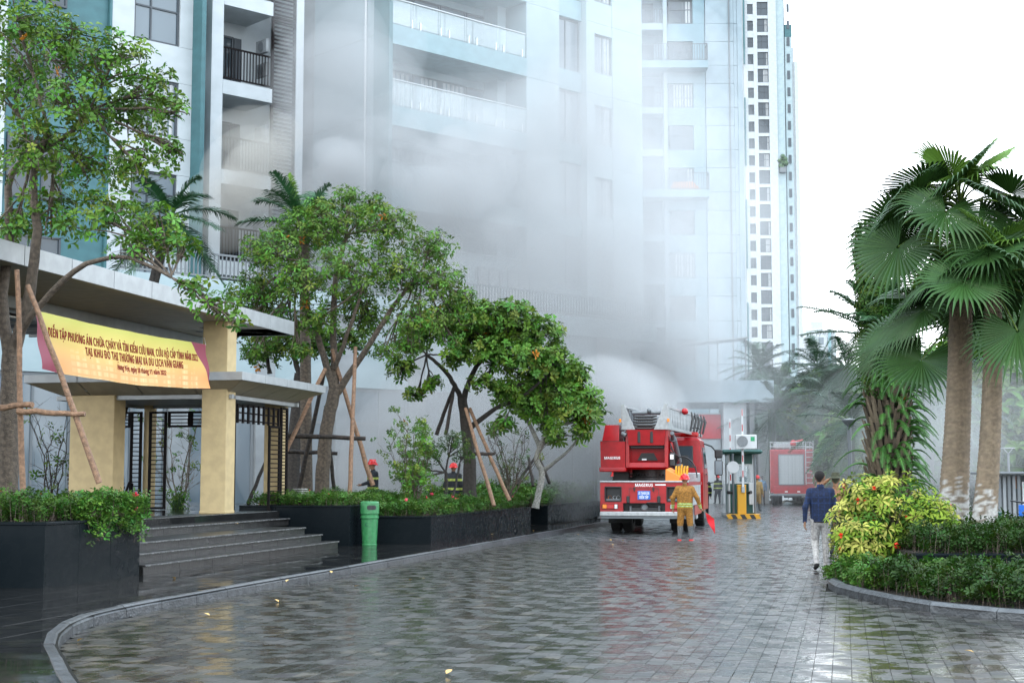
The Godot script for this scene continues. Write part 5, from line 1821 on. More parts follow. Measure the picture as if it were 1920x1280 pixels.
	block("cabinet", Vector3(0, 0.55, 0), Vector3(0.34, 1.1, 0.3), M.yellow, b2, 0.02)
	block("arm", Vector3(0.02, 2.5, 0.2), Vector3(0.1, 3.3, 0.05), M.white_paint, b2, 0.01)
	for k in 5:
		block("red_band", Vector3(0.02, 1.6 + k * 0.57, 0.2), Vector3(0.045, 0.26, 0.056), M.lens_red, b2)
	# round white sign
	var sg := thing("round_sign", "round white sign on a post at the left of the booth", "road sign", at + Vector3(-0.42, 0, 0.45), deg_to_rad(-4))
	var d := MB.new()
	d.lathe([Vector2(0, 0.0), Vector2(0.23, 0.0), Vector2(0.24, 0.012), Vector2(0.23, 0.024), Vector2(0, 0.024)], 26, Transform3D(Basis(Vector3.RIGHT, PI / 2), Vector3(0, 2.0, 0)))
	obj("disc", d, M.white_paint, sg)
	var ps := MB.new()
	ps.tube([Vector3(0, 0.1, -0.03), Vector3(0, 2.2, -0.03)], [0.03, 0.03], 8)
	obj("post", ps, M.grey_paint, sg)


# ---------------------------------------------------------------- people

func skinned(bones: Array, cell: float, k := 0.035, paint = null) -> MB:
	# bones: [from, to, radius, radius, colour]; distances to tapered capsules, smoothly joined, meshed as surface nets
	var lo := Vector3.ONE * 1e9
	var hi := -lo
	for b in bones:
		var r := maxf(b[2], b[3]) + cell * 3
		lo = lo.min(b[0] - Vector3.ONE * r).min(b[1] - Vector3.ONE * r)
		hi = hi.max(b[0] + Vector3.ONE * r).max(b[1] + Vector3.ONE * r)
	var nx := int((hi.x - lo.x) / cell) + 2
	var ny := int((hi.y - lo.y) / cell) + 2
	var nz := int((hi.z - lo.z) / cell) + 2
	var d := PackedFloat32Array()
	d.resize(nx * ny * nz)
	d.fill(9.0)
	var near := PackedFloat32Array()
	near.resize(nx * ny * nz)
	near.fill(9.0)
	var who := PackedInt32Array()
	who.resize(nx * ny * nz)
	for bi in bones.size():
		var b: Array = bones[bi]
		var a: Vector3 = b[0]
		var ba: Vector3 = b[1] - a
		var l2 := maxf(ba.length_squared(), 1e-8)
		var r0: float = b[2]
		var r1: float = b[3]
		var pad := maxf(r0, r1) + cell * 2.5 + k * 0.5
		var p0 := (a.min(b[1]) - Vector3.ONE * pad - lo) / cell
		var p1 := (a.max(b[1]) + Vector3.ONE * pad - lo) / cell
		for z in range(maxi(0, int(p0.z)), mini(nz, int(p1.z) + 2)):
			for y in range(maxi(0, int(p0.y)), mini(ny, int(p1.y) + 2)):
				var i := (z * ny + y) * nx
				for x in range(maxi(0, int(p0.x)), mini(nx, int(p1.x) + 2)):
					var pa := lo + Vector3(x, y, z) * cell - a
					var h := clampf(pa.dot(ba) / l2, 0.0, 1.0)
					var s := (pa - ba * h).length() - lerpf(r0, r1, h)
					if s < near[i + x]:
						near[i + x] = s
						who[i + x] = bi
					var o := d[i + x]
					var m := maxf(k - absf(o - s), 0.0) / k
					d[i + x] = minf(o, s) - m * m * k * 0.25
	var out := MB.new()
	var at := {}
	var off := [0, 1, nx, nx + 1, nx * ny, nx * ny + 1, nx * ny + nx, nx * ny + nx + 1]
	var corner := [Vector3(0, 0, 0), Vector3(1, 0, 0), Vector3(0, 1, 0), Vector3(1, 1, 0), Vector3(0, 0, 1), Vector3(1, 0, 1), Vector3(0, 1, 1), Vector3(1, 1, 1)]
	var edges := [[0, 1], [2, 3], [4, 5], [6, 7], [0, 2], [1, 3], [4, 6], [5, 7], [0, 4], [1, 5], [2, 6], [3, 7]]
	for z in nz - 1:
		for y in ny - 1:
			var i := (z * ny + y) * nx
			for x in nx - 1:
				if absf(d[i + x]) > cell * 1.9:
					continue
				var c := i + x
				var inside := 0
				for j in 8:
					if d[c + off[j]] < 0:
						inside += 1
				if inside == 0 or inside == 8:
					continue
				var p := Vector3.ZERO
				var n := 0
				for e in edges:
					var da := d[c + off[e[0]]]
					var db := d[c + off[e[1]]]
					if (da < 0) != (db < 0):
						p += (corner[e[0]] as Vector3).lerp(corner[e[1]], da / (da - db))
						n += 1
				p = lo + (Vector3(x, y, z) + p / n) * cell
				out.col = bones[who[c]][4]
				if paint:
					out.col = paint.call(p, bones[who[c]][4], who[c])
				at[c] = out.vert(p, Vector3.ZERO)
	var sum := PackedVector3Array()
	sum.resize(out.v.size())
	var steps := [1, nx, nx * ny]
	for c: int in at:
		for ax in 3:
			var s0: int = steps[ax]
			var inside := d[c] < 0
			if inside == (d[c + s0] < 0):
				continue
			var s1: int = steps[(ax + 1) % 3]
			var s2: int = steps[(ax + 2) % 3]
			if not (at.has(c - s1) and at.has(c - s2) and at.has(c - s1 - s2)):
				continue
			var q := [at[c], at[c - s1], at[c - s1 - s2], at[c - s2]]
			if not inside:
				q.reverse()
			# seen from outside the ring runs clockwise here; normals are summed from the faces
			var nn := (out.v[q[1]] - out.v[q[0]]).cross(out.v[q[2]] - out.v[q[0]]) + (out.v[q[2]] - out.v[q[0]]).cross(out.v[q[3]] - out.v[q[0]])
			for j: int in q:
				sum[j] += nn
			out.ix.append_array(PackedInt32Array([q[0], q[2], q[1], q[0], q[3], q[2]]))
	for j in sum.size():
		out.n[j] = sum[j].normalized()
	return out


func hand(bones: Array, wrist: Vector3, dir: Vector3, side: Vector3, curl: float, c: Color) -> void:
	# a palm, four bent fingers of unequal length and a thumb from the side of the palm; side points to the thumb
	var palm := dir.cross(side).normalized()
	var knuckle := wrist + dir * 0.085
	bones.append([wrist + side * 0.015, knuckle + side * 0.022, 0.021, 0.017, c])
	bones.append([wrist - side * 0.015, knuckle - side * 0.022, 0.021, 0.016, c])
	for k in 4:
		var a: Vector3 = knuckle + side * (0.03 - k * 0.02)
		var l: float = [0.07, 0.078, 0.072, 0.056][k]
		var d1 := dir.rotated(side, -curl * 0.5)
		var d2 := dir.rotated(side, -curl * 1.3)
		bones.append([a, a + d1 * l * 0.52, 0.0092, 0.0085, c])
		bones.append([a + d1 * l * 0.52, a + d1 * l * 0.52 + d2 * l * 0.48, 0.0085, 0.0072, c])
	var t0 := wrist + dir * 0.03 + side * 0.026
	var t1 := t0 + (dir * 0.6 + side * 0.75 + palm * 0.2).normalized() * 0.045
	bones.append([t0, t1, 0.0125, 0.0105, c])
	bones.append([t1, t1 + (dir * 0.9 + side * 0.2 + palm * 0.3).normalized() * 0.035, 0.0105, 0.008, c])


func person(label: String, at: Vector3, face: float, h: float, look: Dictionary, pose: Dictionary, cell := 0.016, group := "") -> Node3D:
	# look: top, legs, shoes, skin, hair colours, bulk; pose: joints in a frame that faces +z, 1 unit = the body height
	var o := thing("person", label, "person", at, face, group)
	var s := h
	var J := {"hip": Vector3(0, 0.52, 0), "chest": Vector3(0, 0.74, 0), "neck": Vector3(0, 0.845, -0.005), "head": Vector3(0, 0.93, 0.012),
		"shl": Vector3(0.105, 0.793, -0.005), "shr": Vector3(-0.105, 0.793, -0.005), "ell": Vector3(0.15, 0.63, -0.015), "elr": Vector3(-0.15, 0.63, -0.015), "wrl": Vector3(0.155, 0.485, 0.02), "wrr": Vector3(-0.155, 0.485, 0.02),
		"hil": Vector3(0.05, 0.5, 0), "hir": Vector3(-0.05, 0.5, 0), "knl": Vector3(0.058, 0.28, 0.01), "knr": Vector3(-0.058, 0.28, 0.01), "anl": Vector3(0.062, 0.05, -0.01), "anr": Vector3(-0.062, 0.05, -0.01)}
	J.merge(pose, true)
	for k in J:
		if J[k] is Vector3:
			J[k] *= s
	var t: Color = look.top
	var g: Color = look.legs
	var sh: Color = look.shoes
	var sk: Color = look.skin
	var bk: float = look.get("bulk", 1.0)
	var boot: float = look.get("boot", 0.06) * s
	var b := []
	var up: Vector3 = (J.neck - J.hip).normalized()
	for x: float in [-1.0, 1.0]:
		var dx: Vector3 = (J.shl - J.shr).normalized() * x
		b.append([J.hip + dx * 0.042 * s - up * 0.01 * s, J.chest + dx * 0.052 * s, 0.062 * s * bk, 0.064 * s * bk, t])
		b.append([J.chest + dx * 0.05 * s, J.chest + dx * 0.065 * s + up * 0.045 * s, 0.06 * s * bk, 0.046 * s * bk, t])
	b.append([J.hip - up * 0.01 * s, J.chest, 0.07 * s * bk, 0.068 * s * bk, t])
	b.append([J.shl, J.shr, 0.036 * s * bk, 0.036 * s * bk, t])
	b.append([J.chest + up * 0.06 * s, J.neck, 0.04 * s, 0.033 * s, t])
	b.append([J.neck - up * 0.005 * s, J.head, 0.031 * s, 0.03 * s, sk])
	for e in ["l", "r"]:
		b.append([J["sh" + e], J["el" + e], 0.036 * s * bk, 0.029 * s * bk, t])
		b.append([J["el" + e], J["wr" + e], 0.029 * s * bk, 0.021 * s * bk, t])
		b.append([J["hi" + e], J["kn" + e], 0.058 * s * bk, 0.04 * s * bk, g])
		b.append([J["kn" + e], J["an" + e], 0.04 * s * bk, 0.026 * s * bk, g])
		var fd: Vector3 = pose.get("foot" + e, Vector3(0.15 if e == "l" else -0.15, 0, 1)).normalized()
		b.append([J["an" + e] - fd * 0.01 * s - Vector3(0, 0.022 * s, 0), J["an" + e] + fd * 0.085 * s - Vector3(0, 0.03 * s, 0), 0.024 * s, 0.019 * s, sh])
	# head: skull, jaw, nose, ears
	var hd: Vector3 = J.head
	var f := Vector3(0, 0, 1).rotated(Vector3.UP, pose.get("turn", 0.0))
	var rt := Vector3.UP.cross(f)
	b.append([hd + Vector3(0, 0.018, 0) * s - f * 0.012 * s, hd + Vector3(0, 0.014, 0) * s + f * 0.012 * s, 0.047 * s, 0.043 * s, sk])
	b.append([hd - Vector3(0, 0.025, 0) * s + f * 0.012 * s, hd - Vector3(0, 0.042, 0) * s + f * 0.028 * s, 0.034 * s, 0.022 * s, sk])
	b.append([hd + f * 0.05 * s + Vector3(0, 0.006, 0) * s, hd + f * 0.062 * s - Vector3(0, 0.012, 0) * s, 0.006 * s, 0.009 * s, sk])
	for x: float in [-1.0, 1.0]:
		b.append([hd + rt * x * 0.046 * s + Vector3(0, 0.012, 0) * s, hd + rt * x * 0.045 * s - Vector3(0, 0.012, 0) * s, 0.009 * s, 0.007 * s, sk])
	var paint = look.get("paint")
	var body := skinned(b, cell, 0.03 * s / 1.7, func(p: Vector3, c: Color, i: int) -> Color:
		if c == g and p.y < boot + 0.02 * s and boot > 0.07 * s:
			return sh
		return paint.call(p / s, c, i) if paint else c)
	if cell < 0.03:
		for e in ["l", "r"]:
			var hb := []
			var dir: Vector3 = pose.get("hand" + e, ((J["wr" + e] - J["el" + e]) as Vector3).normalized()).normalized()
			var sd: Vector3 = pose.get("thumb" + e, Vector3(0, 0, 1))
			sd = (sd - dir * sd.dot(dir)).normalized()
			hand(hb, J["wr" + e], dir, sd * (1.0), pose.get("curl" + e, 0.5), look.get("glove", sk))
			var hm := skinned(hb, 0.006, 0.008)
			var k0 := body.v.size()
			body.v.append_array(hm.v)
			body.n.append_array(hm.n)
			body.c.append_array(hm.c)
			body.t.append_array(hm.t)
			for i in hm.ix:
				body.ix.append(i + k0)
	obj("body", body, M.cloth, o)
	if look.has("hair"):
		var hr := []
		hr.append([hd + Vector3(0, 0.026, 0) * s - f * 0.018 * s, hd + Vector3(0, 0.028, 0) * s + f * 0.012 * s, 0.05 * s, 0.046 * s, look.hair])
		hr.append([hd - f * 0.028 * s, hd - f * 0.03 * s - Vector3(0, 0.02, 0) * s, 0.034 * s, 0.024 * s, look.hair])
		obj("hair", skinned(hr, minf(cell, 0.012), 0.02), M.cloth, o)
	if look.has("helmet"):
		var hm := MB.new()
		hm.col = Color.WHITE
		var x := Transform3D(Basis(rt, Vector3.UP, f), hd + Vector3(0, 0.012, 0) * s)
		hm.lathe([Vector2(0.079, 0.0), Vector2(0.088, -0.004), Vector2(0.084, 0.008), Vector2(0.07, 0.014), Vector2(0.069, 0.03), Vector2(0.058, 0.055), Vector2(0.036, 0.072), Vector2(0.0, 0.078)].map(func(q): return q * s), 20, x)
		hm.box(hd + Vector3(0, 0.06, 0) * s - f * 0.004 * s, Vector3(0.02, 0.07, 0.11) * s, Basis(rt, Vector3.UP, f), 0.008)
		if look.get("flap", false):
			hm.hull([hd + rt * 0.075 * s - f * 0.03 * s, hd - rt * 0.075 * s - f * 0.03 * s, hd - rt * 0.06 * s - f * 0.085 * s, hd + rt * 0.06 * s - f * 0.085 * s], [hd + rt * 0.07 * s + Vector3(0, 0.03 * s, 0), hd - rt * 0.07 * s + Vector3(0, 0.03 * s, 0), hd - rt * 0.05 * s - f * 0.06 * s + Vector3(0, 0.03 * s, 0), hd + rt * 0.05 * s - f * 0.06 * s + Vector3(0, 0.03 * s, 0)])
		obj("helmet", hm, look.helmet, o)
	return o


func people() -> void:
	var skin := Color(0.38, 0.2, 0.12)
	var tan := Color(0.40, 0.185, 0.035)
	var navy := Color(0.014, 0.018, 0.026)
	var suit := func(p: Vector3, c: Color, _i: int) -> Color:
		var silver := Color(0.55, 0.58, 0.5)
		var lime := Color(0.42, 0.62, 0.04)
		if c == tan and p.y > 0.46 and p.y < 0.60:
			var y := p.y
			if absf(p.x) > 0.115:
				y += 0.03
			for q: float in [0.525, 0.56]:
				if absf(y - q) < 0.0135:
					return silver if absf(y - q) < 0.005 else lime
		if c == tan and p.y > 0.83:
			return Color(0.3, 0.13, 0.03)
		return c
	# the firefighter with the red flag
	var ff := person("person in a tan firefighter suit and red helmet holding a small red flag", Vector3(4.43, 0, -38.43), deg_to_rad(180 - 10), 1.66,
		{"top": tan, "legs": tan, "shoes": Color(0.16, 0.17, 0.18), "boot": 0.2, "skin": skin, "bulk": 1.2, "helmet": M.helmet_red, "flap": true, "paint": suit},
		{"anl": Vector3(0.085, 0.05, 0.0), "anr": Vector3(-0.085, 0.05, 0.0), "knl": Vector3(0.075, 0.28, 0.012), "knr": Vector3(-0.075, 0.28, 0.012), "ell": Vector3(0.185, 0.65, -0.01), "wrl": Vector3(0.19, 0.5, 0.03), "elr": Vector3(-0.19, 0.645, 0.0), "wrr": Vector3(-0.235, 0.5, 0.04), "handr": Vector3(-0.5, -0.8, 0.2), "curlr": 1.4, "curll": 0.7, "turn": -0.25}, 0.015)
	var ff_hand: Vector3 = ff.transform * (Vector3(-0.262, 0.455, 0.05) * 1.66)
	for s: float in [-1.0, 1.0]:      # the red soles of the boots
		var so := MB.new()
		so.hull([Vector3(s * 0.145 - 0.05, 0.0, -0.07), Vector3(s * 0.145 + 0.05, 0.0, -0.07), Vector3(s * 0.165 + 0.05, 0.0, 0.18), Vector3(s * 0.165 - 0.05, 0.0, 0.18)], [Vector3(s * 0.145 - 0.048, 0.03, -0.07), Vector3(s * 0.145 + 0.048, 0.03, -0.07), Vector3(s * 0.165 + 0.048, 0.03, 0.18), Vector3(s * 0.165 - 0.048, 0.03, 0.18)])
		obj("boot_sole", so, M.helmet_red, ff)
	var fl := thing("signal_flag", "small red flag on a short stick held by the firefighter in tan", "flag", ff_hand)
	var st := MB.new()
	st.tube([Vector3(-0.06, 0.06, 0), Vector3(0.3, -0.2, 0.02)], [0.011, 0.009], 6)
	obj("stick", st, M.pole_wood, fl)
	var fm := MB.new()
	var rows := []
	for i in 7:
		var row := []
		for j in 7:
			var u := i / 6.0
			var w := j / 6.0
			var p := Vector3(0.07, -0.03, 0.0).lerp(Vector3(0.3, -0.2, 0.02), u) + Vector3(0.02 + 0.05 * (1 - u), -0.42 * (0.65 + 0.5 * u * 0.6), 0) * w
			p.z += 0.02 * sin(w * 6 + u * 4)
			row.append(p)
		rows.append(row)
	for i in 6:
		for j in 6:
			fm.quad(rows[i][j], rows[i + 1][j], rows[i + 1][j + 1], rows[i][j + 1])
	obj("cloth", fm, M.flag_red, fl)
	# the man in the blue shirt walking away
	var plaid := func(p: Vector3, c: Color, _i: int) -> Color:
		if c.b > c.r * 2.0:
			var l := 1.0
			if absf(fposmod(p.x * 17.0, 1.0) - 0.5) < 0.07 or absf(fposmod(p.y * 17.0, 1.0) - 0.5) < 0.07:
				l = 1.9
			if p.y < 0.497 and absf(p.x) < 0.115:
				return Color(0.02, 0.018, 0.016) if p.y > 0.478 else Color(0.5, 0.48, 0.46)
			return c * l
		return c
	person("person with black hair in a dark blue checked shirt and pale trousers walking away", Vector3(5.37, 0, -26.11), deg_to_rad(180 - 6), 1.71,
		{"top": Color(0.005, 0.017, 0.06), "legs": Color(0.5, 0.48, 0.46), "shoes": Color(0.015, 0.014, 0.013), "skin": skin, "hair": Color(0.012, 0.011, 0.011), "bulk": 0.97, "paint": plaid},
		{"hip": Vector3(0, 0.51, 0), "anl": Vector3(0.062, 0.075, -0.13), "knl": Vector3(0.06, 0.285, 0.045), "anr": Vector3(-0.045, 0.05, 0.02), "knr": Vector3(-0.05, 0.28, 0.035), "footl": Vector3(0.1, -0.25, 1), "ell": Vector3(0.158, 0.635, -0.05), "wrl": Vector3(0.165, 0.49, -0.04), "elr": Vector3(-0.152, 0.63, -0.01), "wrr": Vector3(-0.14, 0.5, 0.06), "curll": 0.7, "curlr": 0.7, "turn": -0.35}, 0.012)
	# half hidden behind the yellow shrub
	var hp := person("person in an olive hat half hidden behind the yellow shrub with one arm raised", Vector3(6.76, 0, -31.3), deg_to_rad(165), 1.66,
		{"top": Color(0.33, 0.17, 0.09), "legs": Color(0.06, 0.06, 0.05), "shoes": navy, "skin": skin, "hair": Color(0.07, 0.075, 0.04)},
		{"ell": Vector3(0.22, 0.84, 0.06), "wrl": Vector3(0.1, 0.93, 0.1), "curll": 0.8}, 0.02)
	var hat := MB.new()
	hat.col = Color(0.075, 0.08, 0.045)
	hat.lathe([Vector2(0.0, 0.13), Vector2(0.08, 0.12), Vector2(0.1, 0.03), Vector2(0.17, 0.0), Vector2(0.1, 0.02)], 18, Transform3D(Basis(), Vector3(0, 0.955 * 1.66, 0.02)))
	obj("hat", hat, M.cloth, hp)
	# firefighters farther off
	var bands := func(p: Vector3, c: Color, _i: int) -> Color:
		if c.b < 0.05 and (absf(p.y - 0.72) < 0.016 or absf(p.y - 0.56) < 0.014):
			return Color(0.5, 0.6, 0.12)
		return c
	var dark := {"top": navy, "legs": navy, "shoes": navy, "skin": skin, "helmet": M.helmet_red, "flap": true, "bulk": 1.18, "paint": bands}
	var g := "firefighters in dark uniforms"
	person("person in a dark firefighter uniform behind the hedge, right of the light green tree", Vector3(-3.76, 0.37, -40.5), deg_to_rad(-65), 1.68, dark, {"ell": Vector3(0.14, 0.66, 0.1), "wrl": Vector3(0.06, 0.62, 0.2)}, 0.02, g)
	person("person in a dark firefighter uniform and red helmet fading into smoke beside the third tree", Vector3(-1.72, 0.34, -44), deg_to_rad(170), 1.66, dark, {}, 0.022, g)
	person("person in a dark firefighter uniform and red helmet by the second fire engine", Vector3(15.2, 0, -87.01), deg_to_rad(120), 1.68, dark, {"ell": Vector3(0.2, 0.7, 0.1), "wrl": Vector3(0.27, 0.74, 0.2), "elr": Vector3(-0.16, 0.66, 0.08), "wrr": Vector3(-0.05, 0.62, 0.2)}, 0.03, g)
	person("person in dark clothes walking in the smoke between the ladder truck and the booth", Vector3(12.69, 0, -92.33), deg_to_rad(200), 1.7, dark, {"anl": Vector3(0.06, 0.05, 0.12), "knl": Vector3(0.058, 0.28, 0.09)}, 0.03, g)
	person("person in a dark uniform and cream helmet beside the cab of the ladder truck", Vector3(8.19, 0, -63.77), deg_to_rad(180), 1.7, {"top": navy, "legs": navy, "shoes": navy, "skin": skin, "helmet": M.stone_lamp, "flap": true, "bulk": 1.18, "paint": bands}, {}, 0.026, g)
	person("person in a tan firefighter suit standing close behind the right side of the booth", Vector3(11.76, 0, -71.85), deg_to_rad(150), 1.68, {"top": Color(0.45, 0.3, 0.12), "legs": Color(0.35, 0.22, 0.09), "shoes": Color(0.1, 0.1, 0.1), "boot": 0.2, "skin": skin, "helmet": M.helmet_red, "flap": true, "bulk": 1.18}, {}, 0.028)
	person("person in a light blue shirt standing in the smoke left of the second fire engine", Vector3(14.81, 0, -88.72), deg_to_rad(190), 1.68, {"top": Color(0.12, 0.35, 0.6), "legs": navy, "shoes": navy, "skin": skin, "hair": Color(0.012, 0.011, 0.011)}, {}, 0.03)
	person("firefighter's red helmet showing below the left console of the ladder truck", Vector3(3.24, 0.13, -47.5), deg_to_rad(100), 1.62, dark, {}, 0.024, g)


# ---------------------------------------------------------------- what grows where

func planting() -> void:
	planter("tall black granite planter at the left edge, left of the steps", -2.2, 0.6, -4.4, -0.25, 0.11, 1.0)
	planter("black granite planter right of the steps behind the green bin", 10.6, 24.0, -2.85, -0.27, 0.11, 0.99)
	planter("long low black granite planter to the right of the green bin", 11.7, 22.6, -0.24, 1.25, 0.11, 0.74)
	planter("farthest grey granite planter, in the smoke left of the ladder truck", 26.2, 38.6, -1.5, 1.05, 0.11, 0.71)
	planter_at("low black granite planter under the fan palms on the right island", Vector3(10.6, 0.08, -20.8), deg_to_rad(-1), 5.0, 5.0, 0.47)
	# leaf rosettes
	var wide := [leaf_mesh(6, 0.115, 0.05, 0.45), leaf_mesh(5, 0.125, 0.054, 0.2), leaf_mesh(7, 0.10, 0.044, 0.7)]
	var mid := [leaf_mesh(7, 0.115, 0.044, 0.4, 0.25, 0.4), leaf_mesh(6, 0.13, 0.048, 0.1, 0.25, 0.45), leaf_mesh(7, 0.10, 0.04, 0.75)]
	var broad := [leaf_mesh(7, 0.14, 0.066, 0.35, 0.2, 0.35), leaf_mesh(6, 0.15, 0.068, 0.6, 0.2, 0.3)]
	var long := [leaf_mesh(8, 0.27, 0.07, 0.35, 0.15, 0.45)]
	# first tree, at the left edge
	tree("staked_tree", "large open crowned tree at the left edge in the tall planter", [
		[[Vector3(-7.51, 1.21, -22.3), Vector3(-7.51, 2.43, -22.3), Vector3(-7.51, 3.43, -22.3)], 0.16, 0.135],
		[[Vector3(-7.51, 3.41, -22.3), Vector3(-7.26, 4.18, -22.2), Vector3(-7.08, 5.2, -22), Vector3(-7.14, 6.06, -21.9), Vector3(-6.89, 6.69, -21.8)], 0.1, 0.045],
		[[Vector3(-7.51, 3.41, -22.3), Vector3(-7.71, 4.21, -22.4), Vector3(-7.66, 5.2, -22.5), Vector3(-7.64, 6.17, -22.4), Vector3(-7.25, 6.49, -22.2)], 0.1, 0.045],
		[[Vector3(-7.45, 3.51, -22.3), Vector3(-7.23, 3.83, -22), Vector3(-6.45, 4.56, -21.6), Vector3(-5.64, 4.76, -21.3), Vector3(-4.86, 4.44, -21.1)], 0.06, 0.022],
		[[Vector3(-7.25, 6.45, -22.2), Vector3(-6.68, 6.69, -22), Vector3(-6.33, 7.07, -21.9)], 0.055, 0.03]],
		[clump(Vector3(-7.37, 8.27, -21.8), 0.8, 0.8, 1), clump(Vector3(-6.74, 7.92, -22), 0.8, 0.75, 4), clump(Vector3(-5.91, 7.68, -21.6), 0.66, 0.75, 4), clump(Vector3(-5.36, 7.29, -21.8), 0.5, 0.8, 4), clump(Vector3(-7.56, 7.4, -22.2), 0.75, 0.8, 2), clump(Vector3(-6.49, 6.97, -21.5), 0.75, 0.8, 4), clump(Vector3(-5.88, 7.01, -22.3), 0.66, 0.8, 4), clump(Vector3(-4.99, 6.93, -21.5), 0.32, 0.7, 4), clump(Vector3(-7.05, 6.24, -21.6), 0.72, 0.8, 1), clump(Vector3(-6.48, 6.27, -22.5), 0.7, 0.7, 1), clump(Vector3(-5.47, 6.18, -21.7), 0.55, 0.7, 4), clump(Vector3(-4.98, 6.36, -21.6), 0.26, 0.8, 4), clump(Vector3(-6.97, 5.49, -22.3), 0.62, 0.7, 1), clump(Vector3(-5.95, 5.4, -21.8), 0.62, 0.7, 3), clump(Vector3(-5.16, 5.23, -21.5), 0.45, 0.75, 3), clump(Vector3(-4.75, 4.87, -21.4), 0.34, 0.7, 3), clump(Vector3(-4.19, 4.03, -21), 0.36, 0.6, 3), clump(Vector3(-3.9, 3.79, -20.9), 0.22, 0.6, 3), clump(Vector3(-4.55, 4.28, -21.1), 0.3, 0.6, 3), clump(Vector3(-5.42, 4.85, -21.3), 0.36, 0.6, 3), clump(Vector3(-7.64, 5.36, -22.5), 0.45, 0.8, 2)],
		M.bark, wide, 3.1, 1.1, 1.0, "staked trees in the planters")
	tree("staked_tree", "staked tree with a wide light green crown beside the gate pavilion", [
		[[Vector3(-4.58, 1.09, -36), Vector3(-4.47, 2.69, -36), Vector3(-4.27, 3.74, -36)], 0.18, 0.15],
		[[Vector3(-4.3, 3.69, -36), Vector3(-4.67, 4.88, -36), Vector3(-5.01, 5.91, -35.9), Vector3(-5.18, 6.82, -35.9)], 0.095, 0.05],
		[[Vector3(-4.27, 3.69, -36), Vector3(-4.36, 5.16, -36.2), Vector3(-4.3, 6.47, -36.2), Vector3(-4.04, 7.5, -36.1)], 0.1, 0.05],
		[[Vector3(-4.22, 3.65, -36), Vector3(-3.47, 4.73, -35.8), Vector3(-2.83, 5.76, -35.8), Vector3(-2.2, 6.56, -35.9)], 0.09, 0.04],
		[[Vector3(-4.28, 4.23, -36), Vector3(-3.81, 5.33, -35.4), Vector3(-3.55, 6.08, -35.2)], 0.06, 0.035]],
		[clump(Vector3(-6.34, 5.98, -36), 0.72, 0.8, 1), clump(Vector3(-5.84, 6.9, -35.6), 0.8, 0.8, 1), clump(Vector3(-5.26, 7.55, -36.4), 0.85, 0.75, 1), clump(Vector3(-5.07, 6.08, -35.2), 0.8, 0.8, 1), clump(Vector3(-4.36, 7.69, -36), 0.85, 0.8, 2), clump(Vector3(-3.53, 8.19, -36.4), 0.62, 0.75, 2), clump(Vector3(-3.02, 7.53, -35.6), 0.8, 0.8, 2), clump(Vector3(-3.97, 6.43, -35), 0.85, 0.8, 4), clump(Vector3(-2.88, 6.45, -35.6), 0.85, 0.8, 3), clump(Vector3(-2.09, 7.13, -36.2), 0.7, 0.8, 3), clump(Vector3(-1.74, 6.22, -35.8), 0.74, 0.8, 3), clump(Vector3(-1.4, 5.55, -36.2), 0.52, 0.8, 3), clump(Vector3(-2.29, 5.33, -35.4), 0.7, 0.75, 3), clump(Vector3(-3.5, 5.48, -36.8), 0.62, 0.75, 4), clump(Vector3(-5.65, 5.18, -35.8), 0.64, 0.75, 1), clump(Vector3(-6.53, 5.27, -36), 0.5, 0.75, 1), clump(Vector3(-4.7, 5.33, -35.4), 0.6, 0.7, 4), clump(Vector3(-2.52, 4.68, -36), 0.42, 0.7, 3), clump(Vector3(-1.49, 4.9, -36.2), 0.36, 0.7, 3), clump(Vector3(-4.09, 8.5, -36.5), 0.4, 0.7, 2), clump(Vector3(-4.83, 8.13, -36.3), 0.45, 0.7, 2), clump(Vector3(-6.12, 4.59, -35.6), 0.42, 0.7, 1), clump(Vector3(-3.93, 5.83, -36.4), 0.7, 0.8, 4), clump(Vector3(-5.09, 4.58, -35.5), 0.4, 0.6, 1), clump(Vector3(-1.16, 5.92, -36), 0.36, 0.8, 3), clump(Vector3(-3.06, 4.59, -35.6), 0.4, 0.6, 3), clump(Vector3(-6.05, 5.99, -36.6), 0.7, 0.8, 1)],
		M.bark, mid, 3.7, 1.0, 1.0, "staked trees in the planters")
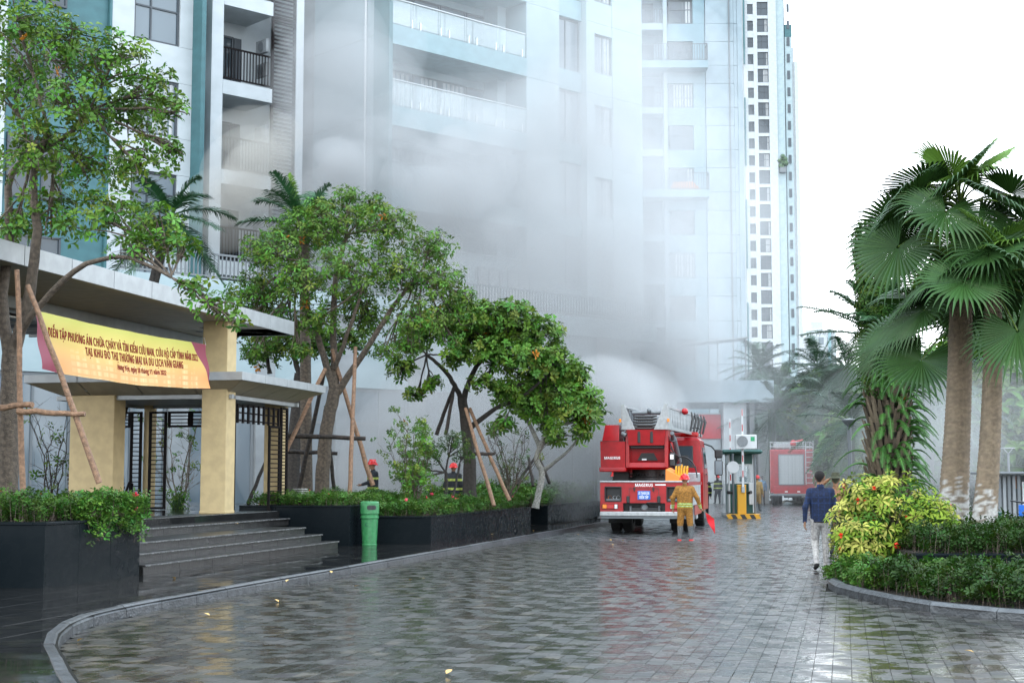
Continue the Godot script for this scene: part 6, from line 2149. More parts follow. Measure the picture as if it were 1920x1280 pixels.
	tree("staked_tree", "staked tree with a dense dark green crown in the long low planter", [
		[[Vector3(-1.14, 1.03, -40), Vector3(-1.15, 2.24, -40), Vector3(-1.34, 3.74, -40)], 0.2, 0.13],
		[[Vector3(-1.34, 3.69, -40), Vector3(-1.74, 4.37, -39.8), Vector3(-2.28, 4.86, -39.7)], 0.075, 0.04],
		[[Vector3(-1.32, 3.66, -40), Vector3(-0.98, 4.54, -40.2), Vector3(-0.43, 5.19, -40.2)], 0.085, 0.045],
		[[Vector3(-1.11, 2.95, -40), Vector3(-0.42, 3.43, -39.6), Vector3(0.35, 3.78, -39.5), Vector3(0.92, 4.35, -39.5)], 0.075, 0.03]],
		[clump(Vector3(-2.68, 5.22, -39.8), 0.56, 0.8, 1), clump(Vector3(-2.95, 4.49, -39.6), 0.42, 0.8, 1), clump(Vector3(-2.24, 5.67, -40.2), 0.66, 0.75, 1), clump(Vector3(-1.49, 5.71, -39.6), 0.7, 0.75, 2), clump(Vector3(-0.8, 5.85, -40.3), 0.75, 0.75, 2), clump(Vector3(0.03, 5.8, -39.8), 0.72, 0.75, 2), clump(Vector3(0.72, 5.38, -40.2), 0.74, 0.8, 2), clump(Vector3(1.14, 4.62, -39.7), 0.62, 0.8, 3), clump(Vector3(0.28, 4.61, -39.2), 0.74, 0.8, 3), clump(Vector3(-0.56, 4.83, -39.4), 0.66, 0.75, 2), clump(Vector3(-1.44, 4.74, -39.5), 0.46, 0.7, 1), clump(Vector3(1.3, 3.76, -39.6), 0.5, 0.8, 3), clump(Vector3(0.57, 3.51, -39.8), 0.6, 0.75, 3), clump(Vector3(-0.21, 3.84, -39.3), 0.45, 0.7, 3), clump(Vector3(-2.1, 4.04, -39.6), 0.3, 0.7, 1), clump(Vector3(-1.16, 5.29, -40.5), 0.7, 0.8, 2), clump(Vector3(-0.15, 5.3, -40.6), 0.75, 0.8, 2), clump(Vector3(0.79, 4.39, -40.2), 0.66, 0.85, 3), clump(Vector3(1.57, 4.37, -39.8), 0.34, 0.9, 3), clump(Vector3(-2.57, 3.8, -39.9), 0.3, 0.6, 1), clump(Vector3(-0.77, 4.03, -39), 0.42, 0.6, 2), clump(Vector3(0.99, 2.94, -39.8), 0.4, 0.7, 3)],
		M.dark_bark, broad, 4.4, 0.98, 1.0, "staked trees in the planters")
	tree("frangipani_tree", "gnarled pale branched tree with long leaves at the far planter", [
		[[Vector3(0.67, 0.73, -43), Vector3(0.86, 1.68, -43), Vector3(0.7, 2.13, -43), Vector3(0.89, 2.59, -43)], 0.1, 0.085],
		[[Vector3(0.84, 2.52, -43), Vector3(1.22, 3.04, -42.8), Vector3(1.82, 3.19, -42.6), Vector3(2.35, 3.41, -42.5)], 0.075, 0.035],
		[[Vector3(0.8, 2.47, -43), Vector3(0.46, 3.21, -43.2), Vector3(0.08, 3.91, -43.2)], 0.075, 0.035],
		[[Vector3(0.89, 2.56, -43), Vector3(1.16, 3.52, -43.2), Vector3(1.55, 4.29, -43.2)], 0.075, 0.035],
		[[Vector3(0.95, 1.83, -43), Vector3(1.52, 2.28, -42.6), Vector3(1.97, 2.81, -42.5)], 0.06, 0.03]],
		[clump(Vector3(0, 3.91, -43.2), 0.5, 0.8, 2), clump(Vector3(0.77, 3.43, -43), 0.42, 0.7, 2), clump(Vector3(1.55, 4.37, -43.2), 0.62, 0.7, 3), clump(Vector3(2.02, 3.89, -42.8), 0.5, 0.7, 3), clump(Vector3(2.25, 3.41, -42.5), 0.4, 0.7, 1), clump(Vector3(1.94, 2.85, -42.4), 0.36, 0.7, 4), clump(Vector3(1.22, 2.73, -42.6), 0.3, 0.7, 4), clump(Vector3(-0.31, 3.06, -43.4), 0.4, 0.7, 2), clump(Vector3(1.15, 3.66, -42.8), 0.6, 0.8, 3), clump(Vector3(0.62, 4.14, -43.3), 0.5, 0.8, 2), clump(Vector3(1.92, 4.59, -43), 0.42, 0.8, 3), clump(Vector3(1.59, 3.34, -42.5), 0.5, 0.8, 1)],
		M.stone_lamp, long, 2.4, 1.1)
	tree("tree", "dark trunked tree close behind the pavilion's right end", [
		[[Vector3(-6, 1.09, -41), Vector3(-5.96, 2.69, -41), Vector3(-5.84, 4.45, -41)], 0.2, 0.15],
		[[Vector3(-5.84, 4.38, -41), Vector3(-6.18, 5.33, -41), Vector3(-6.48, 5.78, -41)], 0.08, 0.05],
		[[Vector3(-5.84, 4.38, -41), Vector3(-5.54, 5.35, -41.2), Vector3(-5.33, 5.95, -41.2)], 0.08, 0.05],
		[[Vector3(-6.77, 4.49, -41.6), Vector3(-6.94, 5.39, -41.6), Vector3(-7.15, 5.83, -41.5)], 0.06, 0.04]],
		[clump(Vector3(-7.21, 5.7, -41), 0.7, 0.8, 3), clump(Vector3(-6.57, 5.2, -41.2), 0.7, 0.7, 1), clump(Vector3(-5.88, 5.33, -41), 0.8, 0.8, 1), clump(Vector3(-5.18, 5.21, -41.3), 0.7, 0.8, 2), clump(Vector3(-4.48, 5.39, -41.6), 0.6, 0.8, 2), clump(Vector3(-7.05, 4.89, -41), 0.45, 0.7, 3)],
		M.dark_bark, broad, 2.6, 0.62)
	# palms on the left
	feather_palm("feather_palm", "feather palm with dark arching fronds rising behind the wide light green tree", Vector3(-5.27, 1.12, -38.5), Vector3(-5.42, 8.11, -38.5), 0.16, 17, 2.0, Color(0.022, 0.07, 0.026), "", M.bark, 1.3, -0.5, 0.62)
	var spear := feather_frond(Vector3.ZERO, Vector3(-0.16, 1, 0.1).normalized(), 1.5, 0.06, 0.42, Color(0.13, 0.24, 0.03), 40)
	obj("young_frond", spear, M.palm_leaf, get_node("feather_palm"), Transform3D(Basis(), Vector3(-5.57, 8.09, -38.4) - Vector3(-5.27, 1.12, -38.5)))
	feather_palm("feather_palm", "feather palm with drooping fronds standing behind the upper canopy", Vector3(-9.57, 0.72, -34.5), Vector3(-8, 7.68, -34.5), 0.14, 15, 1.7, Color(0.02, 0.058, 0.024), "", M.dark_bark, 1.2, -0.9, 0.55)
	# the right island
	fan_palm("taller fan palm with a thick limewashed trunk, left of the pair", Vector3(7.09, 0.83, -24.2), Vector3(7.36, 5.69, -24.2), 0.2, 20, 1.12)
	fan_palm("shorter fan palm with a limewashed trunk, right of the pair", Vector3(7.34, 0.73, -23.4), Vector3(7.59, 4.45, -23.4), 0.16, 20, 1.02)
	fan_palm("fan palm mostly hidden behind the pair, with fronds spreading left", Vector3(8.09, 0.73, -27.5), Vector3(8.17, 4.25, -27.5), 0.14, 15, 1.15)
	var third := feather_palm("feather_palm", "stout palm with a fern covered trunk and steep fronds behind the yellow shrub", Vector3(9.05, 0.9, -36), Vector3(9.06, 4.88, -36), 0.42, 34, 2.5, Color(0.03, 0.08, 0.03), "", M.dark_bark, 1.52, 0.45, 0.5)
	var bases := MB.new()
	var top_y: float = (Vector3(9.06, 4.88, -36) - Vector3(9.05, 0.9, -36)).y
	for k in 190:
		var a := k * 2.39996
		var y := top_y * (k / 190.0) * 0.98
		var d := Vector3(cos(a), 0, sin(a))
		var s := Vector3(-sin(a), 0, cos(a))
		var p := d * 0.4 + Vector3(0, y, 0)
		var l := rnd(0.4, 0.7)
		var q := p + d * l * 0.35 + Vector3(0, l, 0)
		var c := rnd(0.6, 1.2)
		bases.col = Color(0.17 * c, 0.13 * c, 0.085 * c)
		bases.hull([p - s * 0.07, p + s * 0.07, p - d * 0.05 + s * 0.05, p - d * 0.05 - s * 0.05], [q - s * 0.03, q + s * 0.03, q - d * 0.03 + s * 0.02, q - d * 0.03 - s * 0.02])
	obj("leaf_bases", bases, M.palm_bark, third).set_meta("kind", "stuff")
	for k in 190:      # ferns draped over the old leaf bases, thickest on the right
		var a := rnd(-1.0, 2.2) if rng.randf() < 0.75 else rnd(0, TAU)
		var y := top_y * pow(rng.randf(), 0.8) * 0.98
		var d := Vector3(cos(a), rnd(0.2, 1.0), sin(a)).normalized()
		obj("fern_frond", feather_frond(Vector3(cos(a) * 0.5, y, sin(a) * 0.5), d, rnd(0.5, 0.95), 0.85, 0.13, Color(0.045, 0.12, 0.026) * rnd(0.7, 1.3), 26, 0.009), M.palm_leaf, third)
	var xs := []
	var cs := []
	for k in 1500:      # leafy climber round the crown's foot and up its left side
		var t := rng.randf()
		var c := Vector3(lerpf(0.0, -0.45, t), top_y + lerpf(-1.1, 2.5, t), 0.1)
		var d := rdir()
		xs.append(Transform3D(aim(d + Vector3(0, 0.3, 0.2), rnd(0, TAU)).scaled(Vector3.ONE * rnd(0.8, 1.5)), c + d * Vector3(0.62 - 0.3 * t, 0.5, 0.6 - 0.25 * t) * rnd(0.75, 1.15)))
		cs.append(leaf_tone(0.5))
	scatter("climber_foliage", mid[0], M.leaf, xs, cs, third)
	yellow_shrub(Vector3(5.71, 0.07, -22.8))
	# hazy palms and trees behind
	var gp := "feather palms in the haze behind the second fire engine"
	for q in [[Vector3(18.47, 1.25, -98), Vector3(18.54, 5.26, -98), 3.4, "hazy feather palm directly above the second fire engine"], [Vector3(19.07, 1.28, -90), Vector3(19.18, 6.73, -90), 3.5, "hazy feather palm between the second fire engine and the fern covered palm"], [Vector3(16.28, 1.35, -72), Vector3(16.39, 4.29, -72), 3.0, "hazy feather palm nearest to the left of the fern covered palm"], [Vector3(17.19, 1.23, -104), Vector3(17.31, 9.2, -104), 3.4, "small faint feather palm in front of the tall white tower"], [Vector3(16.03, 1.27, -92), Vector3(16.16, 5.53, -92), 3.6, "faint feather palm behind the barrier booth"], [Vector3(14.51, 1.42, -52), Vector3(14.5, 4.66, -52), 2.8, "hazy feather palm seen between the fern covered palm and the fan palm trunks"], [Vector3(19.11, 1.26, -96), Vector3(19.21, 6.55, -96), 3.6, "tallest hazy feather palm behind the other palms above the fire engine"], [Vector3(17.42, 1.25, -99), Vector3(17.63, 7.24, -99), 3.6, "hazy feather palm above the left corner of the second fire engine"], [Vector3(19.11, 1.3, -86), Vector3(19.34, 7.89, -86), 3.4, "tall hazy feather palm left of the fern covered palm's crown"], [Vector3(20.85, 1.24, -102), Vector3(21, 9.06, -102), 3.8, "dim tall feather palm at the back of the hazy palms"]]:
		var b: Vector3 = q[0]
		b.y = 0
		feather_palm("feather_palm", q[3], b, q[1], 0.16, 30, q[2], Color(0.022, 0.055, 0.028), gp, M.dark_bark, 1.3, -0.95, 0.85)
	var far := [leaf_mesh(7, 0.5, 0.24, 0.4), leaf_mesh(6, 0.55, 0.25, 0.2)]
	for q in [[Vector3(18.82, 1.25, -98), "dark hazy tree behind the second fire engine's roof", [Vector3(17.65, 4.87, -97), Vector3(19.59, 5.26, -98), Vector3(20.76, 4.53, -97), Vector3(18.47, 3.47, -96), Vector3(20.51, 2.79, -96), Vector3(21.8, 4.87, -97), Vector3(17.1, 2.82, -98), Vector3(19.5, 3.47, -96), Vector3(21.71, 6.66, -98), Vector3(20.97, 2.74, -92)], 3.0], [Vector3(18.89, 1.37, -66), "hazy green tree seen between the two fan palm trunks", [Vector3(18.37, 4.06, -66), Vector3(19.45, 4.77, -66), Vector3(18.77, 3.1, -65), Vector3(17.87, 2.89, -66), Vector3(20.25, 3.83, -66), Vector3(17.38, 1.95, -66), Vector3(18.5, 1.72, -65), Vector3(19.81, 1.94, -64)], 2.2], [Vector3(19.08, 1.39, -58), "green tree behind the kiosk at the right edge", [Vector3(19.09, 5.22, -58), Vector3(19.68, 4.39, -58), Vector3(18.51, 3.73, -57), Vector3(20.11, 5.88, -58.5), Vector3(19.09, 2.71, -57), Vector3(20.5, 3.97, -58), Vector3(18.78, 1.91, -58), Vector3(20.02, 1.91, -58)], 1.9], [Vector3(26.58, 1.3, -84), "tall hazy tree mass behind the right hand palm trunk", [Vector3(26.16, 7.44, -84), Vector3(28.01, 8.12, -85), Vector3(24.94, 6.84, -84), Vector3(26.36, 4.7, -83), Vector3(28.42, 2.94, -84), Vector3(30.4, 6.9, -85), Vector3(24.83, 2.63, -83)], 3.0], [Vector3(19.34, 1.32, -80), "hazy tree behind the fern covered palm", [Vector3(18.54, 3.73, -80), Vector3(19.71, 4.87, -80), Vector3(20.56, 3.7, -79), Vector3(18, 2.3, -79)], 2.0]]:
		var b: Vector3 = q[0]
		b.y = 0
		var cl := []
		for p in q[2]:
			cl.append(clump(p, q[3], 0.75, 0))
		tree("broadleaf_tree", q[1], [[[b, b + Vector3(0.2, 1.2, 0), b + Vector3(0, 2.4, 0)], 0.25, 0.2]], cl, M.dark_bark, far, 0.85, 0.8, 1.0, "trees along the far right")
	# hedges in the planters
	hedge("low leafy hedge of small green leaves in the tall planter at the left edge", "hedge", func() -> Vector3: return rf(rnd(-2.1, 0.5), rnd(-4.2, -0.4), 0.97), 2600, 0.44, 0.7, 5, "", 1.0, M.petal)
	hedge("bright green trailing plant spilling over the corner of the tall planter", "plant", func() -> Vector3:
		var t := rnd(0, 1)
		return rf(rnd(-1.1, 0.62), rnd(-0.75, -0.16) + t * 0.1, 0.95 - (0.32 * t * t if rng.randf() < 0.4 else -0.1)), 1300, 0.34, 1.2, 2, "", 1.15)
	hedge("low leafy hedge in the planter behind the green bin", "hedge", func() -> Vector3: return rf(rnd(10.8, 17.0), rnd(-2.75, -0.4), 0.96), 2600, 0.32, 1.0, 3)
	hedge("low leafy hedge dotted with roses in the long low planter", "hedge", func() -> Vector3: return rf(rnd(11.9, 22.5), rnd(-0.9, 1.1), 0.71), 5200, 0.42, 0.85, 14)
	hedge("rounded bushes in the farthest planter left of the ladder truck", "hedge", func() -> Vector3: return rf(rnd(22.8, 37.0), rnd(-2.2, 0.9), 0.68), 3600, 0.85, 0.95, 0, "", 1.7)
	hedge("dark rose bushes in front of the right planter inside the kerb", "rose bush", func() -> Vector3:
		var p := Vector3(rnd(4.75, 9.5), 0.08, -rnd(15.8, 20.6))
		while not Geometry2D.is_point_in_polygon(Vector2(p.x - 0.28, p.z + 0.15), flat(island_line())):
			p = Vector3(rnd(4.75, 9.5), 0.08, -rnd(15.8, 20.6))
		return p, 4200, 0.5, 0.36, 9, "", 1.15, M.petal)
	hedge("low green plants at the left tip of the island below the yellow shrub", "plant", func() -> Vector3: return Vector3(rnd(4.75, 6.1), 0.08, -rnd(20.3, 23.0)), 1700, 0.4, 0.9, 2)
	hedge("dark leafy hedge in the planter round the fan palm trunks", "hedge", func() -> Vector3: return Vector3(rnd(5.75, 10.4), 0.52, -rnd(20.95, 25.5)), 4200, 0.48, 0.36, 4, "", 1.1)
	# small shrubs
	var pk: Vector3 = Vector3(-2.4, 0.76, -36.5)
	bare_bush("flowering_shrub", "thin twiggy flowering shrub with red blooms left of the rounded dark bush", pk, 2.1, 0.75, 9, 420, 1.2, M.bark)
	bare_bush("twiggy_bush", "bare twiggy bush between the two trees in the long planter", Vector3(-0.07, 1.01, -42), 2.0, 1.1, 10, 60, 1.0, M.bark)
	var rb: Vector3 = Vector3(-1.66, 0.94, -37.5)
	tree("rounded_bush", "rounded dark bush on short stems in the long low planter", [[[rb, rb + Vector3(0.02, 0.4, 0), rb + Vector3(0, 0.8, 0)], 0.05, 0.04], [[rb + Vector3(0.15, 0, 0.1), rb + Vector3(0.25, 0.5, 0), rb + Vector3(0.35, 1.0, 0)], 0.03, 0.03]], [clump(Vector3(-1.99, 2.2, -37.3), 0.42, 0.8, 0), clump(Vector3(-1.47, 2.47, -37.5), 0.45, 0.7, 0), clump(Vector3(-2.25, 1.8, -37.2), 0.3, 0.8, 0), clump(Vector3(-1.23, 2.13, -37.6), 0.3, 0.7, 1), clump(Vector3(-2.5, 1.53, -37), 0.32, 0.8, 0)], M.dark_bark, mid, 5.5, 0.62, 0.62)
	bare_bush("bare_shrub", "leafless vase shaped shrub standing behind the left pillar", Vector3(-10.19, 0.78, -33), 2.35, 0.7, 5, 40, 0.8, M.dark_bark)
	bare_bush("bare_shrub", "leafless branching shrub seen through the lattice of the pavilion", Vector3(-8.06, 0.74, -36.5), 2.4, 0.8, 5, 60, 0.8, M.bark)
	bare_bush("strap_plant", "low green strap leaved plant at the foot of the leafless shrub", Vector3(-8.05, 0.75, -36), 0.5, 0.35, 9, 60, 1.1, M.dark_leaf)
	# stakes and rails round the trees
	var g := "wooden tree stakes"
	stake("tree_stake", "upright pale pole tied to the tree at the left edge", [Vector3(-6.96, 0.96, -21.4), Vector3(-7.15, 4.59, -21.4)], 0.047, M.pole_wood, g)
	stake("tree_stake", "leaning pole crossing the left end of the banner", [Vector3(-5.83, 1.52, -21.2), Vector3(-6.93, 4.34, -21.2)], 0.047, M.pole_wood, g)
	stake("tree_stake", "upper crossbar tied to the trunk at the left edge", [Vector3(-7.64, 2.58, -21.6), Vector3(-6.85, 2.64, -21.3)], 0.05, M.pole_wood, g)
	stake("tree_stake", "lower crossbar tied between the two poles at the left edge", [Vector3(-7.07, 2.55, -21.3), Vector3(-6.06, 2.49, -21.15)], 0.045, M.pole_wood, g)
	stake("tree_stake", "long pole leaning left from the wide light green tree to its planter", [Vector3(-5.8, 0.96, -34.6), Vector3(-4.45, 4.19, -35.5)], 0.06, M.pole_wood, g)
	stake("tree_stake", "upright reddish pole right of the wide light green tree's trunk", [Vector3(-3.75, 0.99, -34.6), Vector3(-3.73, 4.71, -35.5)], 0.055, M.pole_wood, g)
	stake("tree_stake", "pole leaning right behind the light green tree toward the firefighter", [Vector3(-3.35, 1.41, -36), Vector3(-4.36, 4.68, -36)], 0.06, M.pole_wood, g)
	stake("tree_stake", "dark pole leaning beside the light green tree's trunk on its left", [Vector3(-5.33, 1.33, -37.5), Vector3(-4.64, 4.16, -36.8)], 0.06, M.old_pole, g)
	stake("tree_stake", "long dark crossbar in front of the light green tree's trunk", [Vector3(-5.41, 2.59, -35.3), Vector3(-3.47, 2.51, -35.3)], 0.06, M.old_pole, g)
	stake("tree_stake", "shorter dark crossbar behind the light green tree's trunk", [Vector3(-5.61, 2.25, -37.5), Vector3(-4.38, 2.2, -37.5)], 0.055, M.old_pole, g)
	stake("tree_stake", "thin dark pole behind the right leg of the pavilion", [Vector3(-6.25, 0.97, -35.5), Vector3(-5.78, 2.44, -36.2)], 0.05, M.old_pole, g)
	stake("tree_stake", "dark upright pole right of the light green tree's trunk, lower end in the hedge", [Vector3(-4.52, 1.33, -38), Vector3(-4.69, 3.4, -37.5)], 0.05, M.old_pole, g)
	stake("tree_stake", "dark pole leaning left of the dense dark tree's trunk", [Vector3(-2.05, 2.75, -40.4), Vector3(-1.55, 4.08, -40.2)], 0.055, M.old_pole, g)
	stake("tree_stake", "second dark pole left of the dense dark tree, closer to its trunk", [Vector3(-1.75, 2.73, -39.6), Vector3(-1.54, 4.06, -39.9)], 0.05, M.old_pole, g)
	stake("tree_stake", "pole leaning right from the dense dark tree, the longer of its two right poles", [Vector3(-0.07, 1, -39.2), Vector3(-1.14, 3.44, -39.8)], 0.055, M.pole_wood, g)
	stake("tree_stake", "pole leaning right from the dense dark tree, nearest to its trunk", [Vector3(-0.46, 0.88, -38.2), Vector3(-1.23, 3.41, -39.2)], 0.055, M.pole_wood, g)
	stake("tree_stake", "short crossbar joining the two right poles of the dense dark tree", [Vector3(-1, 2.21, -38.9), Vector3(-0.44, 2.22, -38.9)], 0.05, M.old_pole, g)
	for k in 3:
		stake("tree_stake", ["dark stake leaning left of the gnarled pale tree", "dark stake in front of the gnarled pale tree", "dark stake leaning right of the gnarled pale tree"][k], [[Vector3(0.13, 1.4, -44), Vector3(0.71, 2.23, -44.6)], [Vector3(0.63, 1.34, -44), Vector3(0.48, 2.23, -44.5)], [Vector3(1.11, 1.44, -44.4), Vector3(0.77, 2.32, -44.8)]][k], 0.05, M.old_pole, g)


func yellow_shrub(at: Vector3) -> void:
	at.y = 0.1
	var o := thing("yellow_shrub", "large yellow and green variegated shrub with red flower clusters on the island tip", "shrub", at)
	var wood := MB.new()
	var kinds := [leaf_mesh(8, 0.125, 0.04, 0.3, 0.2, 0.35), leaf_mesh(7, 0.105, 0.036, 0.55, 0.2, 0.3), leaf_mesh(7, 0.14, 0.042, 0.1, 0.2, 0.4)]
	var xs := [[], [], []]
	var cs := [[], [], []]
	var lobes := [[Vector3(-0.35, 0.75, 0.1), Vector3(0.6, 0.55, 0.6)], [Vector3(0.15, 1.05, 0), Vector3(0.66, 0.55, 0.6)], [Vector3(0.55, 0.8, 0.1), Vector3(0.42, 0.5, 0.5)], [Vector3(-0.3, 1.15, -0.1), Vector3(0.45, 0.4, 0.45)], [Vector3(-0.45, 0.45, 0.25), Vector3(0.45, 0.36, 0.42)]]
	var red := []
	for k in 1250:
		var l: Array = lobes[rng.randi() % lobes.size()]
		var d := rdir()
		var r := pow(rng.randf(), 0.35)
		var p: Vector3 = l[0] + d * l[1] * r * rnd(0.92, 1.1)
		if p.y < 0.12:
			continue
		var w := rng.randi() % 3
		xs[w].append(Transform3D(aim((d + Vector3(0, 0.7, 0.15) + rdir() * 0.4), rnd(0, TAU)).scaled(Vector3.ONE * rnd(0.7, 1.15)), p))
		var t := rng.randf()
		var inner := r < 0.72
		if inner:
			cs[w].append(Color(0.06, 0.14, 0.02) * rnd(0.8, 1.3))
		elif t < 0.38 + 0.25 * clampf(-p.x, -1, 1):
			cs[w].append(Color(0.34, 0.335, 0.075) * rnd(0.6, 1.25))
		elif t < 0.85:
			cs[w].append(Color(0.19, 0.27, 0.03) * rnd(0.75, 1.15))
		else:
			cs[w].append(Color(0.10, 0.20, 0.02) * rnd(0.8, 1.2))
		if not inner and d.z > -0.2 and rng.randf() < 0.05:
			red.append(p + d * 0.06)
		if k % 4 == 0:
			wood.tube(bend(Vector3(rnd(-0.15, 0.15), 0, rnd(-0.15, 0.15)), p, 0.1, 0.1, 4), taper(0.012, 0.004, 4), 4, false)
	obj("branches", wood, M.bark, o)
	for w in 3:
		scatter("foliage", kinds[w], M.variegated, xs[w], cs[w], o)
	for p in red:
		var f := MB.new()
		for j in 16:
			var d := (rdir() + Vector3(0, 0.5, 0.3)).normalized()
			var s := d.cross(Vector3.UP).normalized() * 0.012
			f.quad(d * 0.012 - s, d * 0.012 + s, d * 0.045 + s * 1.2, d * 0.045 - s * 1.2)
		obj("flower_cluster", f, M.petal, o, Transform3D(Basis(), p))


# ---------------------------------------------------------------- street furniture and small things

func furniture() -> void:
	var bin := thing("litter_bin", "green plastic litter bin standing between the steps and the low planter", "bin", rf(11.0, 0.05, 0.115), RY)
	var bm := MB.new()
	bm.lathe([Vector2(0.0, 0.0), Vector2(0.165, 0.0), Vector2(0.168, 0.03), Vector2(0.158, 0.04), Vector2(0.16, 0.06), Vector2(0.188, 0.58), Vector2(0.204, 0.6), Vector2(0.204, 0.63), Vector2(0.19, 0.64), Vector2(0.195, 0.69)], 30)
	obj("bucket", bm, M.bin_green, bin)
	var hood := MB.new()
	hood.lathe([Vector2(0.2, 0.69), Vector2(0.208, 0.7), Vector2(0.208, 0.93), Vector2(0.2, 0.955), Vector2(0.17, 0.965), Vector2(0.0, 0.965)], 30)
	obj("hood", hood, M.bin_green, bin)
	var slot := MB.new()
	for k in 7:
		var a := -0.25 + k * 0.14
		var d := Vector3(sin(a + 0.35), 0, cos(a + 0.35))
		slot.box(d * 0.2 + Vector3(0, 0.83, 0), Vector3(0.032, 0.1 if k > 0 and k < 6 else 0.075, 0.022), Basis(Vector3.UP, a + 0.35))
	obj("opening", slot, M.black_plastic, bin)
	var mark := MB.new()
	for k in 7:
		var a := 0.9 + k * 0.7
		mark.box(Vector3(cos(a) * 0.034, 0.46 + sin(a) * 0.034, 0.182), Vector3(0.03, 0.008, 0.004), Basis(Vector3.BACK, a + PI / 2))
	obj("emblem", mark, M.booth_green, bin)
	# garden lamp in the hedge
	var lamp := thing("garden_lamp", "small pale stone garden lamp in the hedge beside the light green tree", "garden lamp", Vector3(-4.83, 1.08, -34.2), deg_to_rad(-30))
	block("base", Vector3(0, 0.03, 0), Vector3(0.2, 0.12, 0.2), M.stone_lamp, lamp, 0.02)
	for k in 4:
		block("shade", Vector3(0, 0.1 + k * 0.035, 0), Vector3(0.34 - k * 0.02, 0.022, 0.34 - k * 0.02), M.stone_lamp, lamp, 0.006)
	block("cap", Vector3(0, 0.25, 0), Vector3(0.26, 0.04, 0.26), M.stone_lamp, lamp, 0.015)
	# bench behind the left pillar
	var bench := thing("park_bench", "dark bench end with a curled arm just right of the wide left pillar", "bench", Vector3(-8.4, 0.82, -32.8) * Vector3(1, 0, 1) + Vector3(0, 0.86, 0), deg_to_rad(172))
	for s: float in [0.0, 1.3]:
		var e := MB.new()
		e.tube([Vector3(s, 0, 0.2), Vector3(s, 0.2, 0.28), Vector3(s, 0.42, 0.2), Vector3(s, 0.6, 0.22), Vector3(s, 0.62, 0.05), Vector3(s, 0.45, -0.1), Vector3(s, 0.2, -0.15), Vector3(s, 0, -0.25)], [0.03, 0.025, 0.025, 0.03, 0.03, 0.025, 0.025, 0.03], 7)
		obj("arm", e, M.black_metal, bench)
	for k in 5:
		block("seat_slat", Vector3(0.65, 0.42, 0.18 - k * 0.075), Vector3(1.3, 0.03, 0.06), M.old_pole, bench, 0.006)
	for k in 4:
		block("back_slat", Vector3(0.65, 0.52 + k * 0.09, -0.19 - k * 0.02), Vector3(1.3, 0.06, 0.03), M.old_pole, bench, 0.006)
	# lamps
	var sl := thing("street_lamp", "grey post lamp with a flat round head left of the fern covered palm", "street lamp", Vector3(8.58, 0.39, -38) * Vector3(1, 0, 1))
	var pm := MB.new()
	pm.lathe([Vector2(0.07, 0.0), Vector2(0.06, 0.1), Vector2(0.05, 2.85), Vector2(0.03, 2.95)], 12)
	obj("post", pm, M.grey_paint, sl)
	var hm := MB.new()
	hm.lathe([Vector2(0.03, 2.88), Vector2(0.16, 3.0), Vector2(0.19, 3.04), Vector2(0.19, 3.07), Vector2(0.0, 3.1)], 20)
	obj("head", hm, M.grey_paint, sl)
	for k in 3:
		var sp := MB.new()
		sp.tube([Vector3(0, 2.8, 0), Vector3(cos(k * 2.1) * 0.16, 3.02, sin(k * 2.1) * 0.16)], [0.01, 0.01], 5)
		obj("strut", sp, M.grey_paint, sl)
	var sl2 := thing("street_lamp", "thin lamp with a flat winged head behind the kiosk roof", "street lamp", Vector3(17.25, 1.42, -52) * Vector3(1, 0, 1))
	var p2 := MB.new()
	p2.tube([Vector3(0, 0, 0), Vector3(0, 2.45, 0)], [0.05, 0.04], 8)
	obj("post", p2, M.grey_paint, sl2)
	block("head", Vector3(0, 2.62, 0), Vector3(0.4, 0.03, 0.3), M.ladder_grey, sl2, 0.01)
	for s: float in [-1.0, 1.0]:
		var p3 := MB.new()
		p3.tube([Vector3(0, 2.42, 0), Vector3(s * 0.16, 2.6, 0)], [0.015, 0.015], 5)
		obj("strut", p3, M.ladder_grey, sl2)
	# kiosk at the right edge
	var k0: Vector3 = Vector3(12.95, 0.68, -40) * Vector3(1, 0, 1)
	var ki := thing("kiosk", "dark framed kiosk with a green panel at the right edge", "kiosk", k0, deg_to_rad(-6))
	block("roof", Vector3(1.3, 1.72, -0.8), Vector3(3.2, 0.07, 2.4), M.grey_paint, ki, 0.015)
	for k in 5:
		block("slat_post", Vector3(0.04 + k * 0.125, 0.85, 0.05), Vector3(0.085, 1.7, 0.1), M.grey_paint if k % 2 == 0 else M.grey_wall, ki, 0.01)
	block("back_wall", Vector3(1.4, 0.85, -1.6), Vector3(2.6, 1.6, 0.06), M.grey_paint, ki)
	block("green_panel", Vector3(1.35, 0.85, 0.0), Vector3(1.35, 1.2, 0.05), M.green_panel, ki, 0.01)
	block("panel_frame", Vector3(0.66, 0.85, 0.0), Vector3(0.04, 1.24, 0.07), M.white_paint, ki, 0.01)
	block("panel_frame", Vector3(1.35, 1.47, 0.0), Vector3(1.42, 0.04, 0.07), M.white_paint, ki, 0.01)
	var cone := thing("traffic_cone", "orange and yellow cone standing above the green panel inside the kiosk", "cone", k0 + Vector3(0.78, 1.3, -0.75))
	var cm := MB.new()
	cm.lathe([Vector2(0.13, 0.0), Vector2(0.1, 0.03), Vector2(0.03, 0.33), Vector2(0.0, 0.34)], 14)
	obj("cone_body", cm, M.orange, cone)
	var stand := thing("shelf", "low shelf inside the kiosk holding the orange cone", "shelf", k0 + Vector3(0.8, 0, -0.8))
	block("board", Vector3(0, 1.27, 0), Vector3(0.9, 0.05, 0.4), M.grey_paint, stand)
	for s: float in [-0.4, 0.4]:
		block("leg", Vector3(s, 0.62, 0), Vector3(0.05, 1.24, 0.3), M.grey_paint, stand)
